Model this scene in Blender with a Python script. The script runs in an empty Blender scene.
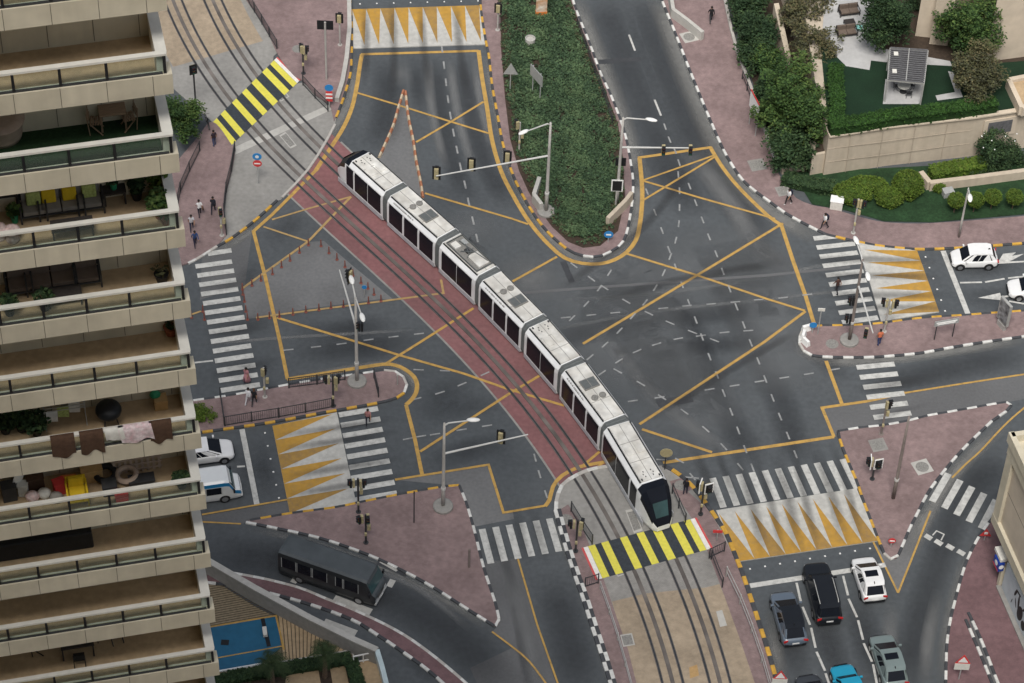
import bpy, math, random
import numpy as np
from mathutils import Vector, Matrix
from mathutils.geometry import tessellate_polygon
random.seed(7)
SC = bpy.context.scene
COL = SC.collection
PI = math.pi
# ------------------------------------------------------------------ camera model (88 mm class lens, 161 m up)
W_, H_ = 1024, 683
FPX, NAD, CAMH = 2850.0, (403.0, 3000.0), 161.0
_n = Vector((NAD[0]-512, -(NAD[1]-341.5), -FPX)).normalized()
_up = -_n
_f = Vector((0, 0, -1))
_Y = (_f - _up*_f.dot(_up)).normalized()
_X = _Y.cross(_up)
RM = Matrix((_X, _Y, _up))
CAMP = Vector((0, 0, CAMH))
def at(px, py, z=0.0):
    d = RM @ Vector((px-512, -(py-341.5), -FPX))
    return CAMP + d*((z-CAMH)/d.z)
def G(pts, z=0.0):
    return [at(p[0], p[1], z) for p in pts]
cd = bpy.data.cameras.new('camera')
cam = bpy.data.objects.new('camera', cd); COL.objects.link(cam)
cd.sensor_width = 36.0; cd.lens = FPX/W_*36.0
cd.clip_start = 1.0; cd.clip_end = 6000
cam.matrix_world = Matrix.Translation(CAMP) @ RM.to_4x4()
SC.camera = cam
# ------------------------------------------------------------------ materials
def mat(name, col, rough=.8, var=.12, scale=3.0, var2=0.0, scale2=.25, metal=0.0, spec=.3, tint=None, tfac=0.0, tscale=.6, bump=0.0, coat=0.0, detail=4, stretch=None, streak=0.0):
    m = bpy.data.materials.new(name); m.use_nodes = True
    nt = m.node_tree; N = nt.nodes; L = nt.links
    b = N['Principled BSDF']
    b.inputs['Roughness'].default_value = rough; b.inputs['Metallic'].default_value = metal
    b.inputs['Specular IOR Level'].default_value = spec
    if coat: b.inputs['Coat Weight'].default_value = coat; b.inputs['Coat Roughness'].default_value = .08
    tc = N.new('ShaderNodeTexCoord')
    src = tc.outputs['Object']
    if stretch:
        mp = N.new('ShaderNodeMapping'); mp.inputs['Scale'].default_value = stretch
        L.new(src, mp.inputs['Vector']); src = mp.outputs['Vector']
    def noise(s, lo, hi, det=detail):
        t = N.new('ShaderNodeTexNoise'); t.inputs['Scale'].default_value = s; t.inputs['Detail'].default_value = det
        L.new(src, t.inputs['Vector'])
        r = N.new('ShaderNodeMapRange'); r.inputs['From Min'].default_value = .3; r.inputs['From Max'].default_value = .7
        r.inputs['To Min'].default_value = lo; r.inputs['To Max'].default_value = hi
        L.new(t.outputs['Fac'], r.inputs['Value']); return r.outputs['Result'], t
    c = None
    rgb = N.new('ShaderNodeRGB'); rgb.outputs[0].default_value = (*col, 1); c = rgb.outputs[0]
    if tint:
        v, _ = noise(tscale, 0, 1)
        mx = N.new('ShaderNodeMix'); mx.data_type = 'RGBA'
        ml = N.new('ShaderNodeMath'); ml.operation = 'MULTIPLY'; ml.inputs[1].default_value = tfac; L.new(v, ml.inputs[0])
        L.new(ml.outputs[0], mx.inputs['Factor']); L.new(c, mx.inputs['A']); mx.inputs['B'].default_value = (*tint, 1); c = mx.outputs['Result']
    for a, s in ((var, scale), (var2, scale2)):
        if a:
            v, _ = noise(s, 1-a, 1+a)
            vm = N.new('ShaderNodeVectorMath'); vm.operation = 'SCALE'
            L.new(c, vm.inputs[0]); L.new(v, vm.inputs['Scale']); c = vm.outputs['Vector']
    if streak:   # rain streaks running down the face
        mp2 = N.new('ShaderNodeMapping'); mp2.inputs['Scale'].default_value = (1.3, 1.3, .10); L.new(tc.outputs['Object'], mp2.inputs['Vector'])
        keep = src; src = mp2.outputs['Vector']; v, _ = noise(1.6, 1-streak, 1+streak*.35, 6); src = keep
        vm = N.new('ShaderNodeVectorMath'); vm.operation = 'SCALE'; L.new(c, vm.inputs[0]); L.new(v, vm.inputs['Scale']); c = vm.outputs['Vector']
    L.new(c, b.inputs['Base Color'])
    if bump:
        _, t = noise(scale*2, 0, 1)
        bp = N.new('ShaderNodeBump'); bp.inputs['Strength'].default_value = bump; bp.inputs['Distance'].default_value = .05
        L.new(t.outputs['Fac'], bp.inputs['Height']); L.new(bp.outputs['Normal'], b.inputs['Normal'])
    return m
def brick_mat(name, c1, c2, cm, sc=4.0, rough=.85, var2=.15, squash=1.0, width=.5, row=.25, rot=0.0):
    m = mat(name, c1, rough, 0, 1, 0, 1)
    nt = m.node_tree; N = nt.nodes; L = nt.links; b = N['Principled BSDF']
    tc = N.new('ShaderNodeTexCoord'); mp = N.new('ShaderNodeMapping'); mp.inputs['Rotation'].default_value[2] = rot
    L.new(tc.outputs['Object'], mp.inputs['Vector'])
    br = N.new('ShaderNodeTexBrick'); br.inputs['Scale'].default_value = sc
    br.inputs['Color1'].default_value = (*c1, 1); br.inputs['Color2'].default_value = (*c2, 1); br.inputs['Mortar'].default_value = (*cm, 1)
    br.inputs['Mortar Size'].default_value = .02; br.inputs['Brick Width'].default_value = width; br.inputs['Row Height'].default_value = row
    L.new(mp.outputs['Vector'], br.inputs['Vector'])
    c = br.outputs['Color']
    for a, s in ((var2, .35), (var2*.8, 2.2)):
        t = N.new('ShaderNodeTexNoise'); t.inputs['Scale'].default_value = s; t.inputs['Detail'].default_value = 6
        L.new(tc.outputs['Object'], t.inputs['Vector'])
        r = N.new('ShaderNodeMapRange'); r.inputs['From Min'].default_value = .3; r.inputs['From Max'].default_value = .7
        r.inputs['To Min'].default_value = 1-a; r.inputs['To Max'].default_value = 1+a; L.new(t.outputs['Fac'], r.inputs['Value'])
        vm = N.new('ShaderNodeVectorMath'); vm.operation = 'SCALE'; L.new(c, vm.inputs[0]); L.new(r.outputs['Result'], vm.inputs['Scale']); c = vm.outputs['Vector']
    L.new(c, b.inputs['Base Color'])
    return m
def paint_mat(name, col, under=(.055,.058,.062), wear=.35, rough=.75):
    """road paint: worn by traffic, patches of the road show through"""
    m = mat(name, col, rough, .1, 2.5, .06, .3)
    nt = m.node_tree; N = nt.nodes; L = nt.links; b = N['Principled BSDF']
    old = b.inputs['Base Color'].links[0].from_socket
    tc = N.new('ShaderNodeTexCoord')
    t = N.new('ShaderNodeTexNoise'); t.inputs['Scale'].default_value = 1.9; t.inputs['Detail'].default_value = 12; t.inputs['Roughness'].default_value = .78
    L.new(tc.outputs['Object'], t.inputs['Vector'])
    r = N.new('ShaderNodeMapRange'); r.inputs['From Min'].default_value = .47; r.inputs['From Max'].default_value = .66
    r.inputs['To Max'].default_value = wear; L.new(t.outputs['Fac'], r.inputs['Value'])
    mx = N.new('ShaderNodeMix'); mx.data_type = 'RGBA'; L.new(r.outputs['Result'], mx.inputs['Factor']); L.new(old, mx.inputs['A'])
    mx.inputs['B'].default_value = (*under, 1); L.new(mx.outputs['Result'], b.inputs['Base Color'])
    return m
def soft_mat(name, col, strength, rough=.85):
    """stain / wear film on the road, faded at its rim through the 'w' attribute"""
    m = mat(name, col, rough, .1, 2.0)
    nt = m.node_tree; N = nt.nodes; L = nt.links; b = N['Principled BSDF']
    a = N.new('ShaderNodeAttribute'); a.attribute_name = 'w'
    t = N.new('ShaderNodeTexNoise'); t.inputs['Scale'].default_value = .5; t.inputs['Detail'].default_value = 6
    tc = N.new('ShaderNodeTexCoord'); L.new(tc.outputs['Object'], t.inputs['Vector'])
    r = N.new('ShaderNodeMapRange'); r.inputs['From Min'].default_value = .3; r.inputs['From Max'].default_value = .7
    r.inputs['To Min'].default_value = strength*.8; r.inputs['To Max'].default_value = strength; L.new(t.outputs['Fac'], r.inputs['Value'])
    ml = N.new('ShaderNodeMath'); ml.operation = 'MULTIPLY'; L.new(a.outputs['Fac'], ml.inputs[0]); L.new(r.outputs['Result'], ml.inputs[1])
    L.new(ml.outputs[0], b.inputs['Alpha'])
    return m
M = {}
M['asphalt'] = mat('asphalt', (.072,.081,.088), .88, .11, 2.6, .08, .16, tint=(.105,.113,.119), tfac=.5, tscale=.06, detail=10, spec=.25)
M['asphalt_light'] = mat('worn_asphalt', (.165,.167,.168), .9, .10, 4, .14, .22, tint=(.105,.107,.11), tfac=.6, tscale=.15, detail=8)
M['asphalt_mid'] = mat('grey_asphalt', (.115,.117,.12), .9, .08, 5, .14, .2, detail=8)
M['pave'] = brick_mat('pink_paving', (.252,.184,.178), (.216,.154,.15), (.155,.112,.11), 3.2, var2=.17)
M['pave2'] = brick_mat('brown_paving', (.185,.11,.115), (.16,.095,.1), (.11,.07,.075), 4.5, var2=.16)
M['red'] = mat('red_track_paving', (.218,.10,.102), .88, .12, 3, .16, .25, tint=(.18,.10,.10), tfac=.5, tscale=.4, detail=8)
M['conc'] = mat('concrete', (.275,.268,.25), .9, .1, 3, .12, .3, tint=(.20,.195,.185), tfac=.5, tscale=.5, detail=8)
M['conc_light'] = mat('pale_concrete', (.42,.41,.38), .88, .08, 3, .1, .4)
M['cobble'] = brick_mat('grey_setts', (.28,.27,.25), (.245,.236,.22), (.18,.175,.165), 3.0, var2=.14)
M['tan'] = brick_mat('tan_paving', (.35,.28,.20), (.31,.25,.18), (.245,.20,.15), 4.0, var2=.16)
M['kw'] = mat('white_kerb_paint', (.58,.58,.555), .75, .14, 4, .1, .5)
M['kb'] = mat('black_kerb_paint', (.055,.058,.064), .7, .2, 4)
M['ky'] = mat('yellow_kerb_paint', (.52,.30,.05), .7, .15, 4, .1, .5)
M['kg'] = mat('kerb_stone', (.42,.4,.37), .85, .1, 4)
M['pwd'] = paint_mat('worn_dash_paint', (.29,.295,.292), wear=.6)
M['pw'] = paint_mat('white_road_paint', (.50,.50,.475), wear=.42)
M['py'] = paint_mat('yellow_road_paint', (.47,.29,.08), wear=.4)
M['pyf'] = paint_mat('faded_yellow_paint', (.40,.27,.11), (.16,.13,.11), .5)
M['zw'] = paint_mat('white_ramp_paint', (.46,.455,.425), (.3,.29,.27), .55)
M['zy'] = paint_mat('yellow_ramp_paint', (.43,.245,.045), (.3,.2,.08), .7)
M['zy2'] = paint_mat('dirty_yellow_paint', (.33,.20,.055), (.22,.15,.08), .8)
M['ty'] = mat('bright_yellow_paint', (.66,.60,.09), .6, .08, 5)
M['tk'] = mat('dark_crossing_paint', (.04,.047,.055), .6, .2, 5)
M['rail'] = mat('rail_steel', (.05,.054,.06), .45, .2, 5, metal=.5)
M['slot'] = mat('track_slot', (.11,.10,.095), .8, .25, 2, .2, .3)
M['tactile'] = mat('white_tactile', (.72,.70,.66), .7, .1, 5)
M['redline'] = mat('red_line_paint', (.55,.09,.09), .6, .1, 5)
M['metal'] = mat('galvanised_metal', (.44,.44,.42), .5, .12, 3, metal=.35)
M['pole'] = mat('grey_pole_paint', (.40,.385,.36), .6, .12, 2)
M['polew'] = mat('pale_arm_paint', (.52,.52,.50), .5, .08, 2)
M['brown'] = mat('brown_pole_paint', (.20,.17,.155), .6, .12, 2)
M['black'] = mat('black_plastic', (.014,.015,.017), .5, .2, 6)
M['dark'] = mat('dark_metal', (.05,.052,.056), .5, .15, 4, metal=.3)
M['housing'] = mat('yellow_housing', (.38,.33,.19), .6, .15, 5)
M['white'] = mat('white_paint', (.76,.76,.74), .55, .06, 3)
M['signback'] = mat('sign_back', (.42,.43,.42), .5, .1, 4, metal=.3)
M['blue'] = mat('sign_blue', (.03,.22,.52), .5, .05, 4)
M['redp'] = mat('sign_red', (.58,.05,.05), .5, .05, 4)
M['orange'] = mat('orange_plastic', (.60,.19,.045), .5, .15, 6)
M['delin'] = mat('delineator_red', (.22,.075,.058), .6, .2, 6)
M['glass'] = mat('dark_glass', (.008,.010,.015), .22, .1, 1, spec=.16)
M['teal_glass'] = mat('windscreen_glass', (.03,.07,.075), .08, .2, 1, spec=.7)
M['tyre'] = mat('tyre_rubber', (.02,.02,.021), .85, .15, 8)
M['rim'] = mat('wheel_rim', (.45,.45,.46), .35, .1, 6, metal=.8)
M['lampr'] = mat('red_lamp', (.45,.02,.02), .2, 0, 1, spec=.6)
M['lampw'] = mat('clear_lamp', (.42,.44,.46), .15, 0, 1, spec=.7)
M['plate'] = mat('number_plate', (.72,.72,.70), .4, .05, 8)
M['tram'] = mat('tram_white', (.76,.77,.77), .35, .05, 1.5, .04, .3, coat=.25)
M['tram_roof'] = mat('tram_roof', (.66,.655,.62), .6, .14, 1.6, .12, .4, tint=(.46,.42,.35), tfac=.5, tscale=.9, detail=8)
M['bellows'] = mat('bellows_grey', (.115,.125,.125), .75, .12, 4)
M['grille'] = mat('grille_grey', (.22,.215,.20), .7, .25, 9)
M['skirt'] = mat('tram_skirt', (.42,.43,.45), .4, .12, 2)
M['cream'] = mat('cream_cladding', (.585,.535,.415), .8, .06, 1.5, .09, .3, tint=(.47,.42,.315), tfac=.4, tscale=.5, streak=.09)
M['cream2'] = mat('cream_wall', (.50,.435,.345), .85, .06, 2, .08, .25, tint=(.36,.30,.23), tfac=.45, tscale=.5, streak=.10)
M['joint'] = mat('panel_joint', (.16,.145,.12), .9, .1, 4)
M['tile'] = mat('tan_floor_tile', (.40,.295,.18), .7, .1, 4, .14, .5, detail=7)
M['turf'] = mat('artificial_turf', (.012,.034,.012), .95, .3, 14, .15, .8)
M['railw'] = mat('rail_top', (.66,.645,.585), .55, .06, 3)
M['clothbeige'] = mat('beige_cloth', (.40,.31,.245), .9, .12, 4)
M['wood'] = mat('wood', (.25,.175,.115), .6, .2, 5, stretch=(1,8,1))
M['cushion'] = mat('grey_cushion', (.25,.235,.215), .95, .08, 5)
M['cushionb'] = mat('brown_cushion', (.135,.105,.085), .95, .1, 5)
M['yellowc'] = mat('yellow_cushion', (.62,.43,.02), .9, .08, 5)
M['stripec'] = mat('green_striped_cushion', (.36,.42,.14), .9, .3, 14)
M['rattan'] = mat('rattan', (.035,.03,.028), .7, .2, 12)
M['pinkc'] = mat('pink_cloth', (.56,.38,.36), .95, .25, 9, tint=(.62,.56,.55), tfac=.8, tscale=6)
M['floral'] = mat('floral_cloth', (.58,.40,.42), .95, .2, 9, tint=(.68,.62,.62), tfac=1, tscale=5)
M['brownc'] = mat('brown_cloth', (.075,.042,.026), .95, .15, 8)
M['whitec'] = mat('white_cloth', (.62,.61,.56), .95, .1, 6)
M['cardboard'] = mat('cardboard', (.42,.27,.12), .9, .1, 5)
M['greenpl'] = mat('green_plastic', (.03,.25,.12), .5, .1, 5)
M['terra'] = mat('terracotta', (.26,.085,.045), .85, .15, 6)
M['soil'] = mat('soil', (.05,.036,.026), .95, .25, 5)
M['villa'] = mat('villa_render', (.53,.455,.36), .85, .06, 1.5, .1, .3)
M['terrace'] = mat('terrace_tile', (.40,.40,.395), .7, .07, 3, .08, .5)
M['lawn'] = mat('lawn_turf', (.008,.026,.012), .95, .25, 10, .15, .7)
M['slat'] = mat('grey_slats', (.11,.11,.115), .7, .2, 5)
M['court'] = mat('blue_court', (.018,.11,.20), .6, .08, 2, .08, .3)
M['deck'] = mat('deck_boards', (.25,.185,.11), .8, .2, 5)
M['mural'] = mat('pale_hoarding', (.50,.55,.58), .7, .06, 1.5)
M['skin'] = mat('skin', (.30,.17,.11), .6, .05, 8)
M['hair'] = mat('dark_hair', (.012,.010,.009), .7, .1, 20)
def leafm(n, c): return mat(n, c, .75, .3, 4, .2, .7, spec=.2)
LEAF = {
 'mid': [leafm('leaf_mid_green', (.045,.085,.022)), leafm('leaf_deep_green', (.024,.052,.016)), leafm('leaf_light_green', (.075,.115,.03))],
 'dark': [leafm('leaf_dark_green', (.026,.052,.022)), leafm('leaf_black_green', (.015,.032,.013)), leafm('leaf_fresh_green', (.042,.072,.027))],
 'olive': [leafm('leaf_olive', (.075,.078,.036)), leafm('leaf_grey_olive', (.055,.058,.034)), leafm('leaf_dry_olive', (.105,.092,.045))],
 'hedge': [leafm('hedge_green', (.022,.058,.011)), leafm('hedge_deep', (.014,.038,.009)), leafm('hedge_bright', (.032,.078,.014))],
 'lime': [leafm('leaf_lime', (.068,.115,.014)), leafm('leaf_grass_green', (.045,.082,.012)), leafm('leaf_yellow_green', (.095,.13,.022))],
 'bed': [leafm('bed_green', (.062,.105,.05)), leafm('bed_dark', (.036,.066,.034)), leafm('bed_bright', (.085,.13,.062)), leafm('bed_dry', (.085,.085,.045))],
 'palm': [leafm('palm_green', (.035,.055,.022)), leafm('palm_olive', (.06,.065,.03)), leafm('palm_dark', (.022,.035,.016))],
}
M['trunk'] = mat('bark', (.12,.085,.06), .95, .25, 6)
# ------------------------------------------------------------------ mesh builder
class MB:
    def __init__(s): s.v = []; s.f = []; s.m = []; s.T = None
    def _a(s, vs):
        b = len(s.v)
        s.v += [tuple(s.T @ Vector(p)) for p in vs] if s.T else [tuple(p) for p in vs]
        return b
    def face(s, vs, m=0):
        b = s._a(vs); s.f.append(tuple(range(b, b+len(vs)))); s.m.append(m)
    def box(s, c, d, m=0, rz=0.0, top=None):
        x, y, z = d[0]/2, d[1]/2, d[2]/2; t = top or (1, 1)
        cs, sn = math.cos(rz), math.sin(rz)
        P = []
        for k, zz in ((0, -z), (1, z)):
            for sx, sy in ((-1,-1),(1,-1),(1,1),(-1,1)):
                xx = sx*x*(t[0] if k else 1); yy = sy*y*(t[1] if k else 1)
                P.append((c[0]+xx*cs-yy*sn, c[1]+xx*sn+yy*cs, c[2]+zz))
        b = s._a(P)
        for q in ((3,2,1,0),(4,5,6,7),(0,1,5,4),(1,2,6,5),(2,3,7,6),(3,0,4,7)):
            s.f.append(tuple(b+i for i in q)); s.m.append(m)
    def beam(s, p0, p1, w, h, m=0):
        p0 = Vector(p0); p1 = Vector(p1); d = (p1-p0)
        if d.length < 1e-6: return
        d.normalize(); u = d.cross(Vector((0,0,1)))
        u = u.normalized() if u.length > 1e-3 else Vector((1,0,0))
        n = u.cross(d).normalized()
        P = [p + u*(a*w/2) + n*(b_*h/2) for p in (p0, p1) for a, b_ in ((-1,-1),(1,-1),(1,1),(-1,1))]
        b = s._a(P)
        for q in ((3,2,1,0),(4,5,6,7),(0,1,5,4),(1,2,6,5),(2,3,7,6),(3,0,4,7)):
            s.f.append(tuple(b+i for i in q)); s.m.append(m)
    def tube(s, pts, r, n=8, m=0, cap=True):
        pts = [Vector(p) for p in pts]; rs = r if isinstance(r, (list, tuple)) else [r]*len(pts)
        rings = []
        u = None
        for i, p in enumerate(pts):
            d = (pts[min(i+1, len(pts)-1)]-pts[max(i-1, 0)]).normalized()
            if u is None:
                u = d.cross(Vector((0,0,1)))
                if u.length < 1e-3: u = Vector((1,0,0))
            u = (u - d*u.dot(d)).normalized(); w = d.cross(u)
            rings.append(s._a([p + (u*math.cos(2*PI*k/n) + w*math.sin(2*PI*k/n))*rs[i] for k in range(n)]))
        for a, b in zip(rings[:-1], rings[1:]):
            for k in range(n):
                s.f.append((a+k, a+(k+1)%n, b+(k+1)%n, b+k)); s.m.append(m)
        if cap:
            s.f.append(tuple(rings[0]+k for k in reversed(range(n)))); s.m.append(m)
            s.f.append(tuple(rings[-1]+k for k in range(n))); s.m.append(m)
    def lathe(s, prof, c=(0,0,0), n=16, m=0, sx=1, sy=1):
        rings = [s._a([(c[0]+r*sx*math.cos(2*PI*k/n), c[1]+r*sy*math.sin(2*PI*k/n), c[2]+z) for k in range(n)]) for r, z in prof]
        for a, b in zip(rings[:-1], rings[1:]):
            for k in range(n):
                s.f.append((a+k, a+(k+1)%n, b+(k+1)%n, b+k)); s.m.append(m)
        s.f.append(tuple(rings[0]+k for k in reversed(range(n)))); s.m.append(m)
        s.f.append(tuple(rings[-1]+k for k in range(n))); s.m.append(m)
    def ball(s, c, r, n=10, k=7, m=0, sc=(1,1,1)):
        prof = [(max(1e-3, math.sin(PI*i/k)), -math.cos(PI*i/k)) for i in range(k+1)]
        rings = [s._a([(c[0]+a*r*sc[0]*math.cos(2*PI*j/n), c[1]+a*r*sc[1]*math.sin(2*PI*j/n), c[2]+z*r*sc[2]) for j in range(n)]) for a, z in prof]
        for a, b in zip(rings[:-1], rings[1:]):
            for j in range(n):
                s.f.append((a+j, a+(j+1)%n, b+(j+1)%n, b+j)); s.m.append(m)
    def prism(s, poly, z0, z1, m=0, ms=None, bottom=False):
        """poly: list of xy (any winding)"""
        P = [(p[0], p[1]) for p in poly]
        A = sum(P[i][0]*P[(i+1)%len(P)][1]-P[(i+1)%len(P)][0]*P[i][1] for i in range(len(P)))
        if A < 0: P.reverse()
        n = len(P)
        t = tessellate_polygon([[Vector((x, y, 0)) for x, y in P]])
        b = s._a([(x, y, z1) for x, y in P])
        for tri in t:
            q = [Vector((*P[i], 0)) for i in tri]
            if (q[1]-q[0]).cross(q[2]-q[0]).z < 0: tri = tri[::-1]
            s.f.append(tuple(b+i for i in tri)); s.m.append(m)
        if z0 is not None:
            c = s._a([(x, y, z0) for x, y in P])
            for i in range(n):
                j = (i+1) % n
                s.f.append((c+i, c+j, b+j, b+i)); s.m.append(m if ms is None else ms)
    def build(s, name, mats, parent=None, smooth=False, loc=None, rz=None, bevel=0.0, sub=0):
        me = bpy.data.meshes.new(name); me.from_pydata(s.v, [], s.f)
        for mm in (mats if isinstance(mats, (list, tuple)) else [mats]): me.materials.append(mm)
        me.polygons.foreach_set('material_index', s.m)
        if smooth: me.polygons.foreach_set('use_smooth', [True]*len(s.f))
        me.update()
        o = bpy.data.objects.new(name, me); COL.objects.link(o)
        if parent is not None: o.parent = parent
        if loc is not None: o.location = loc
        if rz is not None: o.rotation_euler = (0, 0, rz)
        if bevel:
            b = o.modifiers.new('bevel', 'BEVEL'); b.width = bevel; b.segments = 2; b.limit_method = 'ANGLE'; b.angle_limit = .6
        if sub:
            b = o.modifiers.new('sub', 'SUBSURF'); b.levels = sub; b.render_levels = sub
        return o
def tag(o, label, cat, group=None, kind=None):
    o['label'] = label; o['category'] = cat
    if group: o['group'] = group
    if kind: o['kind'] = kind
    return o
def struct(o, kind='structure'):
    o['kind'] = kind; return o
def empty(name, loc, rz=0.0):
    o = bpy.data.objects.new(name, None); COL.objects.link(o); o.empty_display_size = .3
    o.location = loc; o.rotation_euler = (0, 0, rz); return o
def thing(name, label, cat, loc=(0,0,0), rz=0.0, group=None):
    return tag(empty(name, loc, rz), label, cat, group)
def dup(root, loc=None, rz=None, label=None, group=None):
    r = root.copy(); COL.objects.link(r)
    if loc is not None: r.location = loc
    if rz is not None: r.rotation_euler = (0, 0, rz)
    if label: r['label'] = label
    if group: r['group'] = group
    for ch in list(root.children):
        c = ch.copy(); COL.objects.link(c); c.parent = r
        for g in list(ch.children):
            d = g.copy(); COL.objects.link(d); d.parent = c
    return r
# ------------------------------------------------------------------ plan helpers
def smooth_path(pts, step=.5):
    """Catmull-Rom through pts, resampled"""
    P = [Vector((p[0], p[1], 0)) for p in pts]
    if len(P) < 3:
        L = (P[1]-P[0]).length; n = max(1, int(L/step))
        return [P[0].lerp(P[1], i/n) for i in range(n+1)]
    E = [P[0]*2-P[1]] + P + [P[-1]*2-P[-2]]
    out = []
    for i in range(1, len(E)-2):
        a, b, c, d = E[i-1], E[i], E[i+1], E[i+2]
        n = max(2, int((c-b).length/step))
        for k in range(n):
            t = k/n
            out.append(.5*((2*b)+(c-a)*t+(2*a-5*b+4*c-d)*t*t+(3*b-a-3*c+d)*t**3))
    out.append(P[-1]); return out
def resample(pts, L, exact=True):
    d = [0]
    for a, b in zip(pts[:-1], pts[1:]): d.append(d[-1]+(b-a).length)
    n = max(1, round(d[-1]/L)); out = []; j = 0
    for i in range(n+1):
        s = d[-1]*i/n
        while j < len(pts)-2 and d[j+1] < s: j += 1
        t = (s-d[j])/max(1e-9, d[j+1]-d[j]); out.append(pts[j].lerp(pts[j+1], min(1, t)))
    return out
def normals(pts, closed=False):
    N = []
    for i in range(len(pts)):
        a = pts[max(i-1, 0)]; b = pts[min(i+1, len(pts)-1)]
        d = (b-a); d.z = 0
        d = d.normalized() if d.length > 1e-9 else Vector((1,0,0))
        N.append(Vector((-d.y, d.x, 0)))
    return N
def offset(pts, o):
    return [p+n*o for p, n in zip(pts, normals(pts))]
def ribbon(mb, pts, w, z, m=0, miter=True):
    """flat strip along a polyline with mitred joints"""
    n = len(pts); Lf = []; Rt = []
    for i in range(n):
        d0 = (pts[i]-pts[i-1]) if i else (pts[1]-pts[0])
        d1 = (pts[i+1]-pts[i]) if i < n-1 else d0
        d0 = Vector((d0.x, d0.y, 0)).normalized(); d1 = Vector((d1.x, d1.y, 0)).normalized()
        n0 = Vector((-d0.y, d0.x, 0)); n1 = Vector((-d1.y, d1.x, 0)); mm = n0+n1
        mm = mm.normalized() if mm.length > .2 else n0
        k = min(2.0, 1/max(.3, mm.dot(n0)))
        Lf.append(pts[i]+mm*(w/2*k)); Rt.append(pts[i]-mm*(w/2*k))
    for i in range(n-1):
        mb.face([(Rt[i].x, Rt[i].y, z), (Rt[i+1].x, Rt[i+1].y, z), (Lf[i+1].x, Lf[i+1].y, z), (Lf[i].x, Lf[i].y, z)], m)
def sheet(name, poly, mt, z, z0=None):
    mb = MB(); mb.prism(poly, z0, z); return struct(mb.build(name, mt))
KMATS = [M['kw'], M['kb'], M['ky'], M['kg']]
SCH = {'bw': (1, 0), 'by': (1, 2), 'w': (0, 3), 'g': (3, 3), 'wg': (0, 3)}
def kerb(runs, w=.21, h=.15, L=.80, z=0.0):
    """one continuous kerb of painted blocks along the plan polyline"""
    mb = MB()
    for pts, sch in runs:
        P = resample(smooth_path(G(pts), .4), L)
        N_ = normals(P)
        for i in range(len(P)-1):
            a, b, na, nb = P[i], P[i+1], N_[i], N_[i+1]
            m = SCH[sch][i % 2]
            q = []
            for p, n in ((a, na), (b, nb)):
                q.append([p+n*w/2, p+n*(w/2-.03), p-n*(w/2-.03), p-n*w/2])
            for k in range(3):
                za = (h-.03+z, h+z, h+z, h-.03+z)
                mb.face([(q[0][k+1].x, q[0][k+1].y, za[k+1]), (q[1][k+1].x, q[1][k+1].y, za[k+1]), (q[1][k].x, q[1][k].y, za[k]), (q[0][k].x, q[0][k].y, za[k])], m)
            mb.face([(q[0][0].x, q[0][0].y, z+h-.03), (q[1][0].x, q[1][0].y, z+h-.03), (q[1][0].x, q[1][0].y, z-.01), (q[0][0].x, q[0][0].y, z-.01)], m)
            mb.face([(q[1][3].x, q[1][3].y, z+h-.03), (q[0][3].x, q[0][3].y, z+h-.03), (q[0][3].x, q[0][3].y, z-.01), (q[1][3].x, q[1][3].y, z-.01)], m)
    return struct(mb.build('kerb', KMATS))
def pavement(runs, mt, extra=(), z=.12, name='pavement'):
    P = []
    for pts in runs: P += smooth_path(G(pts), .5) if len(pts) > 2 else G(pts)
    mb = MB(); mb.prism([(p.x, p.y) for p in P], -.02, z); return struct(mb.build(name, mt))
def soft_ribbon(runs, mt, z, name='road_wear'):
    mb = MB(); wv = []
    for pts, w in runs:
        P = smooth_path(G(pts), 1.0); N_ = normals(P); n = len(P)
        ks = (-1, -.62, -.2, .2, .62, 1); ww = (0, .55, 1, 1, .55, 0)
        b = mb._a([p + nn*(k*w/2) + Vector((0, 0, z)) for p, nn in zip(P, N_) for k in ks])
        for i in range(n):
            e = min(1, i/3, (n-1-i)/3); wv += [x*e for x in ww]
        for i in range(n-1):
            for k in range(5):
                a = b+i*6+k; mb.f.append((a+1, a, a+6, a+7)[::-1]); mb.m.append(0)
    o = mb.build(name, mt)
    at_ = o.data.attributes.new('w', 'FLOAT', 'POINT'); at_.data.foreach_set('value', wv)
    return struct(o)
# ------------------------------------------------------------------ GROUND, ROADS, PAVEMENTS
mb = MB(); mb.face([(-3000,-2500,-.02),(3000,-2500,-.02),(3000,4000,-.02),(-3000,4000,-.02)])
struct(mb.build('ground', mat('ground_sand', (.30,.26,.21), .95, .15, .3, .2, .02)))
mb = MB(); mb.face([(-130,30,0),(130,30,0),(130,330,0),(-130,330,0)])
struct(mb.build('road', M['asphalt']))
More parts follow.
